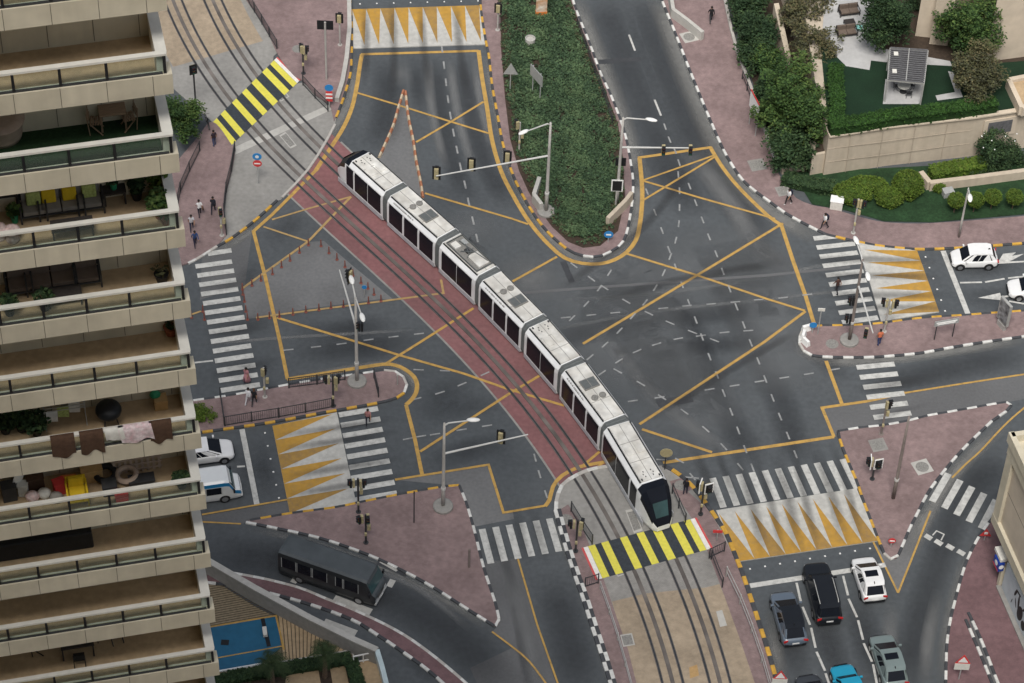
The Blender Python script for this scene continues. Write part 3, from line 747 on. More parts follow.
# shark-tooth speed ramps: raised slab with yellow teeth
def ramp(b0, b1, a0, a1, n, apex_t):
    """base edge b0-b1 (teeth bases), opposite edge a0-a1 (tips)"""
    B0, B1, A0, A1 = G([b0, b1, a0, a1]); z = .09
    mb = MB(); mb.prism([(p.x,p.y) for p in (B0, B1, A1, A0)], 0, z); struct(mb.build('road_ramp', M['zw']))
    for i in range(n):
        p = B0.lerp(B1, i/n); q = B0.lerp(B1, (i+1)/n); r = A0.lerp(A1, min(1, max(0, (i+apex_t)/n)))
        base = (p+q)/2; r = base.lerp(r, .93) + (r-base)*0
        mb = MB(); mb.face([(p.x,p.y,z+.004),(q.x,q.y,z+.004),(r.x,r.y,z+.004)][::(1 if (q-p).cross(r-p).z > 0 else -1)])
        struct(mb.build('road_marking', M['zy2'] if i % 3 == 2 else M['zy']))
ramp((272.4,426.6),(290,514.4),(337,413),(356,503),6,.02)
ramp((352,10),(479,6),(353.5,49),(485,45),9,.78)
ramp((739,562),(878,541.5),(716,511),(856.5,489),9,.05)
ramp((917,251.4),(939,312.5),(858,243),(881,322),6,.55)
# tyre dirt dragged over the paint
soft_ribbon([([(722,515),(712,490),(690,440)],1.0),([(738,512),(728,480),(712,440)],.8),([(765,560),(752,505),(735,450)],1.1),([(783,558),(770,500),(752,450)],.8),([(800,555),(788,500),(775,450)],1.1),([(818,553),(804,495),(790,440)],.8),([(845,548),(830,490),(812,440)],1.1),([(862,546),(846,485),(830,440)],.8),
 ([(275,436),(340,428),(400,418)],.8),([(278,450),(345,441),(405,432)],.8),([(283,478),(350,467),(408,458)],.9),([(287,496),(355,485),(410,475)],.8),
 ([(196,290),(230,286),(256,281)],1.2),([(203,335),(240,331),(270,326)],1.2),([(212,372),(250,367),(280,362)],1.0),
 ([(365,4),(366,50),(364,90)],.9),([(392,2),(394,50),(392,100)],.9),([(420,2),(424,50),(430,100)],.9),([(455,2),(460,50),(468,100)],.9),
 ([(800,262),(850,260),(940,262)],1.0),([(805,276),(855,276),(945,278)],.9),([(815,296),(870,296),(955,296)],1.0),([(820,308),(880,308),(955,308)],.8),
 ([(500,570),(494,545),(486,515)],.9),([(530,570),(522,540),(512,500)],1.0),([(548,570),(540,540),(530,500)],.8),([(870,420),(900,412),(930,405)],.6),([(850,392),(890,385),(940,378)],1.2),
 ([(600,300),(690,278),(790,262)],1.0),([(650,420),(740,365),(800,330)],.8),([(560,290),(640,230),(690,170)],1.0)],
 soft_mat('tyre_dirt', (.045,.046,.048), .36), .0965, 'road_wear')
# red / white separator kerbs forming a V
for pts in ([(403.5,91),(398.5,107.5),(393.5,125),(386,142.5),(379,158)], [(405.5,92),(408.5,117.5),(413.5,142),(416,160),(420.5,181.5),(423,198)]):
    P = resample(smooth_path(G(pts), .4), .62); N_ = normals(P); mb = MB()
    for i in range(len(P)-1):
        c = (P[i]+P[i+1])/2; d = P[i+1]-P[i]
        mb.box((c.x,c.y,.10),(d.length*.97,.26,.20), i % 2, math.atan2(d.y,d.x), (1,.55))
    struct(mb.build('kerb', [mat('faded_red', (.36,.15,.08), .75, .2, 4), mat('faded_white', (.50,.41,.29), .75, .15, 4)]))
# hedge-bed soil, verges
struct(sheet('ground', [(p.x,p.y) for p in G([(500,0),(492,-12),(566,-12),(581,30),(604,88),(618,125),(623,160),(625,200),(618,232),(600,247),(583,249),(568,243),(552,228),(540,212),(528,192),(519,172),(510,140),(505,100),(501,50)])], M['soil'], .135))
# ------------------------------------------------------------------ TRAM
def frame(o, t):
    t = t.normalized(); n = Vector((-t.y, t.x, 0))
    return Matrix(((t.x, n.x, 0, o.x), (t.y, n.y, 0, o.y), (0, 0, 1, 0), (0, 0, 0, 1)))
def E_at(s):   # parameter = station along the west track, point on the east track
    return W_at(s, EO)
HW = 1.24
def ring(hw, zb, z1, z2, zt, hr):
    return [(-hw*.93, zb), (-hw, zb+.25), (-hw, z1), (-hw*.955, z2), (-hr, zt), (hr, zt), (hw*.955, z2), (hw, z1), (hw, zb+.25), (hw*.93, zb)]
def loft(mb, secs, m=0, mf=None, caps=(1, 1)):
    R = [mb._a([(x, y, z) for y, z in r]) for x, r in secs]; n = len(secs[0][1])
    for i, (a, b) in enumerate(zip(R[:-1], R[1:])):
        for k in range(n):
            mb.f.append((a+k, b+k, b+(k+1) % n, a+(k+1) % n)[::-1]); mb.m.append(mf(i, k) if mf else m)
    if caps[0]: mb.f.append(tuple(R[0]+k for k in range(n))[::-1]); mb.m.append(mf(-1, 0) if mf else m)
    if caps[1]: mb.f.append(tuple(R[-1]+k for k in range(n))); mb.m.append(mf(-2, 0) if mf else m)
JN = [29.35, 36.5, 43.1, 48.15, 54.1, 59.05, 65.3, 73.5]
tl = E_at(51.5)[0]
tram = thing('tram', 'long white seven-section tram with dark windows crossing the red track across the junction', 'tram', (tl.x, tl.y, 0))
TI = Matrix.Translation(-Vector((tl.x, tl.y, 0)))
ZT = 3.28
for i in range(7):
    pa, pb = E_at(JN[i])[0], E_at(JN[i+1])[0]
    cab = -1 if i == 0 else (1 if i == 6 else 0)
    d = (pb-pa); L = d.length; F = TI @ frame(pa, d)
    g = .30
    x0, x1 = (0 if cab == -1 else g), (L if cab == 1 else L-g)
    full = lambda: ring(HW, .22, 2.45, 2.86, ZT-.04, .86)
    mb = MB(); mb.T = F
    if cab == 0: secs = [(x0, full()), (x1, full())]
    else:
        nose = [(0, ring(.52, .30, .55, .72, .80, .44)), (.28, ring(.80, .24, .95, 1.15, 1.28, .55)), (.95, ring(1.02, .22, 1.75, 2.15, 2.42, .66)), (1.75, ring(1.17, .22, 2.3, 2.75, 3.12, .74)), (2.3, ring(1.22, .22, 2.42, 2.84, ZT-.05, .82)), (3.0, full())]
        if cab == -1: secs = nose + [(x1, full())]
        else: secs = [(x0, full())] + [(L-x, r) for x, r in nose[::-1]]
    car = mb
    def mf(ii, k, cab=cab, ns=len(secs)):
        if cab == 0 or ii < 0: return 0
        seg = ii if cab == -1 else ns-2-ii
        if k in (3, 4, 5) and seg in (0, 1, 2): return 1
        if k in (2, 6) and seg in (1, 2): return 1
        if k in (3, 4, 5) and seg == 3: return 1 if k == 4 else 1
        return 0
    loft(mb, secs, 0, mf)
    body = mb.build('carriage', [M['tram'], M['glass']], tram)
    # roof deck, with its dark gutter line each side
    rx0, rx1 = (2.45 if cab == -1 else x0+.1), (L-2.45 if cab == 1 else x1-.1)
    mb = MB(); mb.T = F
    mb.box(((rx0+rx1)/2, 0, ZT-.01), (rx1-rx0, 1.62, .10), 0)
    for sx in (.33, .66): mb.box((rx0+(rx1-rx0)*sx, 0, ZT+.045), (.035, 1.6, .012), 1)
    mb.box(((rx0+rx1)/2, 0, ZT+.046), (rx1-rx0, .035, .012), 1)
    mb.build('roof', [M['tram_roof'], M['grille']], body)
    mb = MB(); mb.T = F
    for sy in (-1, 1): mb.box(((rx0+rx1)/2, sy*.885, ZT-.05), (rx1-rx0, .11, .05), 0)
    mb.build('gutter', M['black'], body)
    # skirt
    mb = MB(); mb.T = F
    sx0, sx1 = (.9 if cab == -1 else x0), (L-.9 if cab == 1 else x1)
    for sy in (-1, 1): mb.box(((sx0+sx1)/2, sy*(HW-.01), .45), (sx1-sx0-.04, .05, .42), 0)
    mb.build('skirt', M['skirt'], body)
    # windows
    def win(a, b, sy, n=1):
        for q in range(n):
            xa = a+(b-a)*q/n+(.03 if q else 0); xb = a+(b-a)*(q+1)/n-(.03 if q < n-1 else 0)
            mb = MB(); mb.T = F
            y0, y1 = sy*(HW+.012), sy*(HW*.966+.014)
            z0_ = .66
            P = [(xa, y0, .72 if n == 1 else .78), (xb, y0, .72 if n == 1 else .78), (xb, y0, 2.43), (xb, y1, 2.78), (xa, y1, 2.78), (xa, y0, 2.43)]
            lo = [P[0], P[1], P[2], P[5]]; hi = [P[5], P[2], P[3], P[4]]
            for q_ in (lo, hi): mb.face(q_ if sy < 0 else q_[::-1])
            mb.build('window', M['glass'], body)
    for sy in (-1, 1):
        if cab == 0:
            w = x1-x0
            if i in (1, 3, 5):
                for a in (.045, .365, .685): win(x0+w*a, x0+w*(a+.28), sy)
            else: win(x0+w*.08, x0+w*.92, sy, 2)
        else:
            e = lambda a: (a if cab == -1 else L-a)
            for a, b, n in ((2.05 if cab == -1 else 2.3, 2.95 if cab == -1 else 3.3, 1), (3.15 if cab == -1 else 3.55, L-.52, 2)):
                lo, hi = sorted((e(a), e(b))); win(lo, hi, sy, n)
    # lettering band: a row of small grey marks above the windows of the long cars
    if i in (1, 3, 5):
        mb = MB(); mb.T = F; rr = random.Random(i)
        x = x0+.7
        while x < x0+3.1:
            w = rr.uniform(.05, .12); mb.face([(x, -HW*.90, 3.04), (x+w, -HW*.90, 3.04), (x+w, -HW*.84, 3.13), (x, -HW*.84, 3.13)])
            x += w+rr.choice((.05, .06, .16))
        mb.box((x0+1.9, -HW*.878, 3.075), (2.6, .02, .01)); mb.build('lettering', M['grille'], body)
        # air-conditioning grille and two fans
        c = x0+(x1-x0)*(.62 if i in (1, 3) else .36); fx = x0+(x1-x0)*(.36 if i in (1, 3) else .60)
        mb = MB(); mb.T = F; mb.box((c, .0, ZT+.10), (1.0, 1.25, .12), 0)
        for q in (-1, 1): mb.box((c, q*.31, ZT+.163), (.88, .56, .014), 1)
        mb.build('roof_grille', [M['grille'], M['bellows']], body)
        for q in (-1, 1):
            mb = MB(); mb.T = F; mb.lathe([(.27, 0), (.27, .09), (.22, .10), (.20, .06)], (fx, q*.33, ZT+.04), 18, 0)
            mb.build('roof_fan', M['grille'], body)
    elif i == 2:   # sunken roof well with electrical gear
        mb = MB(); mb.T = F; xm = (x0+x1)/2
        mb.box((xm, 0, ZT+.05), (3.9, 1.5, .02), 1)
        for q in (-1, 1): mb.box((xm, q*.76, ZT+.10), (3.9, .05, .16), 0)
        mb.box((xm-1.93, 0, ZT+.10), (.05, 1.5, .16), 0); mb.box((xm+1.93, 0, ZT+.10), (.05, 1.5, .16), 0)
        mb.box((xm+1.0, .1, ZT+.13), (1.5, .95, .14), 2); mb.box((xm-1.3, -.35, ZT+.12), (.7, .55, .14), 2); mb.box((xm-1.2, .45, ZT+.10), (.6, .35, .1), 3)
        for a, b in (((-.5,-.5),(.3,.35)),((-.9,.3),(.2,-.2)),((-.2,.5),(.4,-.5)),((-1.5,.1),(1.6,.55))):
            mb.beam((xm+a[0], a[1], ZT+.22), (xm+b[0], b[1], ZT+.24), .05, .05, 0)
        mb.box((xm-.25, .0, ZT+.15), (.45, .35, .16), 4)
        mb.build('roof_equipment', [M['bellows'], M['grille'], M['tram_roof'], M['signback'], M['dark']], body)
    else:
        xm = (rx0+rx1)/2
        for q in (-1, 1):
            mb = MB(); mb.T = F; mb.box((xm-.3, q*.42, ZT+.065), (1.1, .5, .05), 0); mb.build('roof_hatch', M['tram_roof'], body)
            for r_ in range(3):
                mb = MB(); mb.T = F; mb.box((rx0+.35+r_*.24 if cab != 1 else rx1-.35-r_*.24, q*(.30+.1*(r_ % 2)), ZT+.06), (.10, .06, .05)); mb.build('roof_fitting', M['dark'], body)
            mb = MB(); mb.T = F; mb.box((rx0+.2 if cab != 1 else rx1-.15, q*.7, ZT+.08), (.16, .1, .08)); mb.build('roof_fitting', M['dark'], body)
    if cab:
        ex = lambda x: x if cab == -1 else L-x
        mb = MB(); mb.T = F   # windscreen facet
        P = [(ex(.34), -.50, 1.38), (ex(.34), .50, 1.38), (ex(.93), .60, 2.44), (ex(.93), -.60, 2.44)]
        up = Vector((-.03 if cab == -1 else .03, 0, .02))
        mb.face([Vector(p)+up for p in (P if cab == 1 else P[::-1])])
        mb.build('windscreen', M['teal_glass'], body)
        for q in (-1, 1):
            mb = MB(); mb.T = F; mb.ball((ex(.16), q*.42, .88), .07, 8, 6); mb.build('headlight', M['lampw'], body)
for j in JN[1:-1]:
    p, t = E_at(j); mb = MB(); mb.T = TI @ frame(p, t)
    loft(mb, [(x, ring(HW-(.05 if k % 2 else .11), .3, 2.42, 2.82, ZT-(.04 if k % 2 else .10), .84)) for k, x in enumerate((-.42, -.3, -.18, -.06, .06, .18, .3, .42))])
    mb.build('bellows', M['bellows'], tram)
for j in (31.8, 35.2, 45.0, 46.4, 56.0, 57.3, 67.0, 71.0):   # running gear
    p, t = E_at(j); mb = MB(); mb.T = TI @ frame(p, t)
    mb.box((0, 0, .28), (1.3, 1.7, .42)); mb.build('bogie', M['black'], tram)
# ------------------------------------------------------------------ CARS
def lerp1(a, b, t): return a+(b-a)*t
def make_car(name, label, cat, loc, rz, L, Wd, H, kind, paint, roofm=None, extras=(), group='vehicles waiting or moving on the roads'):
    root = thing(name, label, cat, loc, rz, group); X = lambda f: L/2-f*L     # f = 0 front .. 1 rear
    hw = Wd/2
    P = {'suv': dict(hood=.90, nose=.76, belt=1.0, ws=.21, r0=.44, r1=.84, rb=.965, deck=1.0),
         'big': dict(hood=1.08, nose=.98, belt=1.15, ws=.235, r0=.385, r1=.915, rb=.98, deck=1.1),
         'hatch': dict(hood=.92, nose=.72, belt=.96, ws=.20, r0=.38, r1=.84, rb=.955, deck=.98),
         'coupe': dict(hood=.80, nose=.66, belt=.86, ws=.28, r0=.44, r1=.70, rb=.90, deck=.88)}[kind]
    def rg(hb, h_, zl, zb): return [(-h_*.9, zl), (-h_, zl+.16), (-h_, (zl+zb)*.58), (-h_*.965, zb-.09), (-h_*.88, zb), (-hb*.4, zb+.025), (hb*.4, zb+.025), (h_*.88, zb), (h_*.965, zb-.09), (h_, (zl+zb)*.58), (h_, zl+.16), (h_*.9, zl)]
    st = [(0, .56, .38, P['nose']-.24), (.014, .76, .30, P['nose']-.10), (.045, .89, .24, P['nose']-.01), (.085, .955, .22, P['nose']+.04), (.15, .99, .2, P['hood']-.05), (P['ws'], 1, .2, P['hood']+.02), (P['ws']+.08, 1, .2, P['belt']), (.6, 1, .2, P['belt']+.02), (P['r1'], .99, .2, P['belt']+.04), (.95, .955, .24, P['deck']), (.98, .89, .3, P['deck']-.08), (1.0, .72, .38, P['deck']-.26)]
    mb = MB(); loft(mb, [(X(f), rg(hw*k, hw*k, zl, zb)) for f, k, zl, zb in st])
    # wheel-arch shadows gaps
    body = mb.build('body', paint, root, smooth=True); 
    bm_ = body.modifiers.new('round', 'SUBSURF'); bm_.levels = bm_.render_levels = 2
    zb = P['belt']-.02; wb = hw*.90; wt = hw*.74; zr = H
    fb, ft, rt, rb = X(P['ws']), X(P['r0']), X(P['r1']), X(P['rb'])
    base = [(fb, wb*.93), (X(P['ws']+.1), wb), (X(P['r1']-.04), wb), (rb, wb*.86)]
    top = [(ft, wt*.93), (X(P['r0']+.10), wt), (X(P['r1']-.07), wt*.99), (rt, wt*.90)]
    ztop = [zr-.05, zr, zr, zr-.04]
    # cabin shell: pillars show between the glass panes
    mb = MB()
    bi = mb._a([(x, s*y, zb) for s in (1, -1) for x, y in base]); ti = mb._a([(x, s*y, z) for s in (1, -1) for (x, y), z in zip(top, ztop)])
    for k in range(3):
        mb.f.append((bi+k, bi+k+1, ti+k+1, ti+k)[::-1]); mb.m.append(0)
        mb.f.append((bi+4+k, bi+4+k+1, ti+4+k+1, ti+4+k)); mb.m.append(0)
        mb.f.append((ti+k, ti+k+1, ti+4+k+1, ti+4+k)); mb.m.append(1)
    mb.f.append((bi, ti, ti+4, bi+4)[::-1]); mb.m.append(0); mb.f.append((bi+3, ti+3, ti+7, bi+7)); mb.m.append(0)
    cabin = mb.build('roof', [paint, roofm or paint], root, bevel=.085)
    def pane(nm, A, B, C, D, inset, out):
        A, B, C, D = map(Vector, (A, B, C, D)); c = (A+B+C+D)/4
        nrm = (B-A).cross(D-A).normalized()
        if nrm.dot(c-Vector((X(.6), 0, .9))) < 0: nrm = -nrm
        q = [lerp1(p, c, inset)+nrm*out for p in (A, B, C, D)]
        if (q[1]-q[0]).cross(q[3]-q[0]).dot(nrm) < 0: q = q[::-1]
        mb = MB(); mb.face(q); return mb.build(nm, M['glass'], cabin)
    v = lambda t, z: (t[0], t[1], z)
    mir = lambda p: (p[0], -p[1], p[2])
    B = [v(b, zb) for b in base]; Tp = [v(t, z) for t, z in zip(top, ztop)]
    pane('windscreen', B[0], mir(B[0]), mir(Tp[0]), Tp[0], .07, .012)
    pane('rear_window', B[3], mir(B[3]), mir(Tp[3]), Tp[3], .12, .012)
    for s in (1, -1):
        f = (lambda p: p) if s == 1 else mir
        m0 = tuple(lerp1(Vector(B[1]), Vector(B[2]), .48)); m1 = tuple(lerp1(Vector(Tp[1]), Vector(Tp[2]), .48))
        pane('side_window', f(tuple(lerp1(Vector(B[0]), Vector(B[1]), .22))), f(m0), f(m1), f(tuple(lerp1(Vector(Tp[0]), Vector(Tp[1]), .30))), .055, .016)
        pane('side_window', f(m0), f(tuple(lerp1(Vector(B[2]), Vector(B[3]), .45))), f(tuple(lerp1(Vector(Tp[2]), Vector(Tp[3]), .35))), f(m1), .055, .016)
        mb = MB(); mb.box((X(P['ws']+.10), s*(hw+.08), P['belt']+.08), (.14, .22, .15)); mb.build('mirror', paint, root, bevel=.03)
        mb = MB(); mb.box((X(.050), s*hw*.72, P['nose']-.16), (.14, hw*.24, .10), 0, -s*.6); mb.build('headlight', M['lampw'], root)
        mb = MB(); mb.box((X(.988), s*hw*.76, P['deck']-.14), (.07, hw*.34, .16), 0, s*.22); mb.build('tail_light', M['lampr'], root)
        for fx in (.185, .80):
            r = .36 if kind == 'big' else .33
            mb = MB(); mb.T = Matrix.Translation((X(fx), s*(hw-.10), r)) @ Matrix.Rotation(PI/2, 4, 'X')
            mb.lathe([(r*.62, -.11), (r*.96, -.11), (r, -.06), (r, .06), (r*.96, .11), (r*.62, .11)], n=18)
            wh = mb.build('wheel', M['tyre'], root)
            mb = MB(); mb.T = Matrix.Translation((X(fx), s*(hw-.10), r)) @ Matrix.Rotation(PI/2, 4, 'X')
            mb.lathe([(r*.6, -.118), (.05, -.10), (.05, .10), (r*.6, .118)], n=14); mb.build('rim', M['rim'], wh)
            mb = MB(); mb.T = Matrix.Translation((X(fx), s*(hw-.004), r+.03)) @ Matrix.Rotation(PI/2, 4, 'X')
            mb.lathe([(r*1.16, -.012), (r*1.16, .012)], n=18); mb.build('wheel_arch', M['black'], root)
    mb = MB(); mb.box((X(.006), 0, .52), (.06, hw*1.1, .22)); mb.build('grille', M['black'], root)
    mb = MB(); mb.box((X(1.0)-.012, 0, P['deck']-.36), (.02, .5, .12)); mb.build('number_plate', M['plate'], root)
    mb = MB(); mb.box((X(.985), 0, .42), (.10, hw*1.6, .24)); mb.build('bumper', M['black'], root)
    if 'rails' in extras:
        for s in (1, -1):
            mb = MB(); mb.tube([(X(P['r0']+.05), s*wt*.9, zr-.01), (X(P['r0']+.08), s*wt*.92, zr+.07), (X(P['r1']-.10), s*wt*.92, zr+.07), (X(P['r1']-.06), s*wt*.9, zr-.01)], .035, 6); mb.build('roof_rail', M['metal'], root)
    if 'sunroof' in extras:
        mb = MB(); mb.box((X(P['r0']+.14), 0, zr+.006), (.55, wt*1.35, .012)); mb.build('sunroof', M['glass'], cabin)
    if 'antenna' in extras:
        mb = MB(); mb.box((X(P['r1']-.04), 0, zr+.06), (.2, .05, .12), 0, 0, (.5, .5)); mb.build('antenna', M['black'], cabin)
    return root
def carpaint(n, c): return mat(n, c, .3, .04, 1.5, coat=.8 if max(c) > .1 else .15, spec=.5 if max(c) > .1 else .25)
PW = carpaint('car_white', (.74,.745,.74)); PK = carpaint('car_black', (.012,.014,.018)); PS = carpaint('car_silver_blue', (.105,.135,.175))
PG = carpaint('car_grey_green', (.17,.215,.21)); PB = carpaint('car_turquoise', (.008,.28,.44)); PD = carpaint('car_charcoal', (.045,.05,.058))
def place(fp, fz, rp, rz_, flat=True):
    a, b = at(fp[0], fp[1], fz), at(rp[0], rp[1], rz_); a.z = b.z = 0
    d = a-b; return (a+b)/2, math.atan2(d.y, d.x), d.length
c, r, L = place((862.5,555.5),.85,(875.2,601.5),.45); print('white suv', L)
make_car('suv', 'white SUV with black sunroof waiting in the right lane at the stop line', 'car', c, r, L, 1.86, 1.62, 'suv', PW, None, ('sunroof','antenna'))
c, r, L = place((815,561),1.0,(829.5,624),.45); print('black suv', L)
make_car('suv', 'big black SUV with silver roof rails over the white stop line', 'car', c, r, L, 2.0, 1.88, 'big', PK, None, ('rails',))
c, r, L = place((781.5,590.5),.8,(795.5,645.5),.4); print('blue grey', L)
make_car('suv', 'steel-blue SUV with black roof beside the yellow and black kerb', 'car', c, r, L, 1.9, 1.62, 'suv', PS, PK, ('antenna',))
c, r, L = place((880.5,633.5),.8,(896.5,688),.45); print('grey green', L)
make_car('suv', 'grey-green SUV with dark glass roof behind the white SUV', 'car', c, r, L, 1.88, 1.62, 'suv', PG, None, ('sunroof','antenna'))
a = (at(816,650)-at(831,690)).normalized(); rl = math.atan2(a.y, a.x)
p = at(840.5,663.5,.7); p.z = 0
make_car('coupe', 'turquoise blue car between the lanes at the bottom edge', 'car', p-a*2.05, rl, 4.1, 1.8, 1.42, 'coupe', PB, None, ())
p = at(806,673.5,.8); p.z = 0
make_car('hatchback', 'black car with bright headlamps behind the steel-blue SUV', 'car', p-a*2.1, rl, 4.2, 1.84, 1.5, 'hatch', PD, None, ())
c, r, L = place((950.5,258.5),.55,(996.8,257.5),.6); print('white hatch', L)
make_car('hatchback', 'small white hatchback stopped beside the upper right pavement', 'car', c, r, L, 1.72, 1.55, 'hatch', PW, None, ('antenna',))
p = at(1007.5,288.5,.6); p.z = 0; d = Vector((math.cos(r), math.sin(r), 0))
make_car('sedan', 'white car entering from the right edge over a painted arrow', 'car', p-d*2.2, r, 4.4, 1.82, 1.5, 'suv', PW, None, ())
dw = (at(270,424.5)-at(216,432)).normalized(); rw = math.atan2(dw.y, dw.x)
p = at(233.8,448,.6); p.z = 0
make_car('sedan', 'white car half hidden behind the balcony tower', 'car', p-dw*2.25, rw, 4.5, 1.84, 1.55, 'suv', PW, None, ())
# ------------------------------------------------------------------ VANS AND BUS
def make_bus(name, label, loc, rz, L, Wd, H, m_low, m_side, m_roof, nwin, nose=.25, band=None):
    root = thing(name, label, 'minibus' if L < 7 else 'bus', loc, rz, 'vehicles waiting or moving on the roads'); hw = Wd/2
    def rg(k, zl, zt): return [(-hw*.95*k, zl), (-hw*k, zl+.25), (-hw*k, zt*.42), (-hw*.97*k, zt-.42), (-hw*.9*k, zt-.12), (-hw*.72*k, zt), (hw*.72*k, zt), (hw*.9*k, zt-.12), (hw*.97*k, zt-.42), (hw*k, zt*.42), (hw*k, zl+.25), (hw*.95*k, zl)]
    secs = [(L/2, rg(.86, .42, H*.40)), (L/2-.08, rg(.94, .32, H*.50)), (L/2-nose, rg(.97, .28, H*.56)), (L/2-nose-.42, rg(.98, .28, H-.08)), (L/2-nose-.75, rg(1, .28, H)), (-L/2+.25, rg(1, .28, H)), (-L/2+.05, rg(.97, .32, H-.08)), (-L/2, rg(.93, .4, H-.25))]
    mb = MB(); loft(mb, secs, 0, lambda i, k: (0 if i < 0 else (2 if k in (4,5,6) else (1 if k in (3,7) and band else 0))))
    body = mb.build('body', [m_low, band or m_side, m_roof], root)
    x0, x1 = L/2-nose-.95, -L/2+.3; w = (x0-x1)/nwin
    for s in (1, -1):
        for k in range(nwin):
            a, b = x0-w*k-.05, x0-w*(k+1)+.05
            if k == 1 and nwin > 3: b = a-.55; 
            mb = MB(); q = [(a, s*(hw*.999+.012), H*.47), (b, s*(hw*.999+.012), H*.47), (b, s*(hw*.972+.014), H-.46), (a, s*(hw*.972+.014), H-.46)]
            mb.face(q if s < 0 else q[::-1]); fr = mb.build('window', M['glass'], body)
            for xx in (a, b):
                mb = MB(); mb.beam((xx, s*(hw*.999+.02), H*.46), (xx, s*(hw*.972+.022), H-.45), .05, .02); mb.build('window_frame', M['signback'], fr)
        for fx in (L*.5-1.25, -L*.5+1.7):
            mb = MB(); mb.T = Matrix.Translation((fx, s*(hw-.10), .4)) @ Matrix.Rotation(PI/2, 4, 'X')
            mb.lathe([(.25, -.13), (.38, -.13), (.4, -.06), (.4, .06), (.38, .13), (.25, .13)], n=18); wh = mb.build('wheel', M['tyre'], root)
            mb = MB(); mb.T = Matrix.Translation((fx, s*(hw-.10), .4)) @ Matrix.Rotation(PI/2, 4, 'X'); mb.lathe([(.24, -.14), (.06, -.11), (.06, .11), (.24, .14)], n=14); mb.build('rim', M['rim'], wh)
        mb = MB(); mb.box((L/2-.03, s*hw*.66, .72), (.10, hw*.3, .16)); mb.build('headlight', M['lampw'], root)
        mb = MB(); mb.box((L/2-nose-.1, s*(hw+.12), H*.6), (.12, .2, .3)); mb.build('mirror', M['black'], root)
        mb = MB(); mb.box((-L/2, s*hw*.78, .9), (.05, .15, .3)); mb.build('tail_light', M['lampr'], root)
    xa, xb = L/2-nose+.02, L/2-nose-.40
    mb = MB(); mb.face([(xa, hw*.9, H*.565), (xa, -hw*.9, H*.565), (xb+.02, -hw*.84, H-.2), (xb+.02, hw*.84, H-.2)][::-1]); mb.build('windscreen', M['teal_glass'], body)
    mb = MB(); mb.box((L/2+.0, 0, .45), (.16, Wd*.9, .22)); mb.build('bumper', m_side, root, bevel=.04)
    mb = MB(); mb.box((L/2+.09, 0, .5), (.02, .5, .12)); mb.build('number_plate', M['plate'], root)
    return root
bf, br = at(376,574.5,2.62), at(285.2,542.5,2.62); d = bf-br; d.z = 0; print('bus', d.length)
bc = (bf+br)/2; bc.z = 0; dn = d.normalized()
make_bus('bus', 'dark blue-green bus with a plain roof on the curved lower road', bc+dn*.1, math.atan2(d.y, d.x), d.length+.5, 2.15, 2.66,
         carpaint('bus_dark', (.026,.028,.030)), M['signback'], mat('bus_roof', (.072,.083,.090), .55, .12, 1.2, .15, .4), 5)
p = at(240,484,.7); p.z = 0
make_bus('minibus', 'white minibus with a bright blue stripe half hidden by the balcony tower', p-dw*2.7, rw, 5.4, 1.95, 2.2,
         carpaint('van_white', (.62,.63,.62)), M['white'], carpaint('van_roof', (.68,.70,.70)), 3, .45, carpaint('van_blue', (.008,.15,.32)))
# ------------------------------------------------------------------ STREET LAMPS AND SIGNALS
def signal_head(parent, p, face, h=1.15, framed=False, board=True, back='housing'):
    """three-aspect head on its black backing board; face = direction the lenses look"""
    f = Vector((face[0], face[1], 0)).normalized(); a = math.atan2(f.y, f.x)
    mb = MB(); mb.T = Matrix.Translation(p) @ Matrix.Rotation(a, 4, 'Z')
    if board: mb.box((0, 0, 0), (.05, .66, h+.18), 0)
    if framed:
        for y in (-.31, .31): mb.box((.0, y, 0), (.07, .07, h+.20), 1)
        for z in (-h/2-.06, h/2+.06): mb.box((0, 0, z), (.072, .66, .07), 1)
    if board: mb.build('backing_board', [M['black'], M['white']], parent)
    mb = MB(); mb.T = Matrix.Translation(p) @ Matrix.Rotation(a, 4, 'Z')
    w_ = .34 if board else .27
    mb.box((-.11, 0, 0), (.17, w_, h*.92), 0); mb.box((.10, 0, 0), (.16, w_, h*.92), 1)
    for z in (-.33, 0, .33): mb.box((.25, 0, z*h/1.15+.13), (.18, w_-.03, .03), 1)
    o = mb.build('signal_head', [M[back], M['black']], parent, bevel=.02)
    for z, m in ((.36, 'lens_red'), (0, 'lens_amber'), (-.36, 'lens_green')):
        mb = MB(); mb.T = Matrix.Translation(p) @ Matrix.Rotation(a, 4, 'Z') @ Matrix.Translation((.185, 0, z*h/1.15)) @ Matrix.Rotation(PI/2, 4, 'Y')
        mb.lathe([(.12, 0), (.10, .02)], n=12); mb.build('lens', M[m], o)
M['lens_red'] = mat('lens_red', (.25,.02,.02), .3, 0, 1); M['lens_amber'] = mat('lens_amber', (.25,.13,.02), .3, 0, 1); M['lens_green'] = mat('lens_green', (.02,.16,.09), .3, 0, 1)
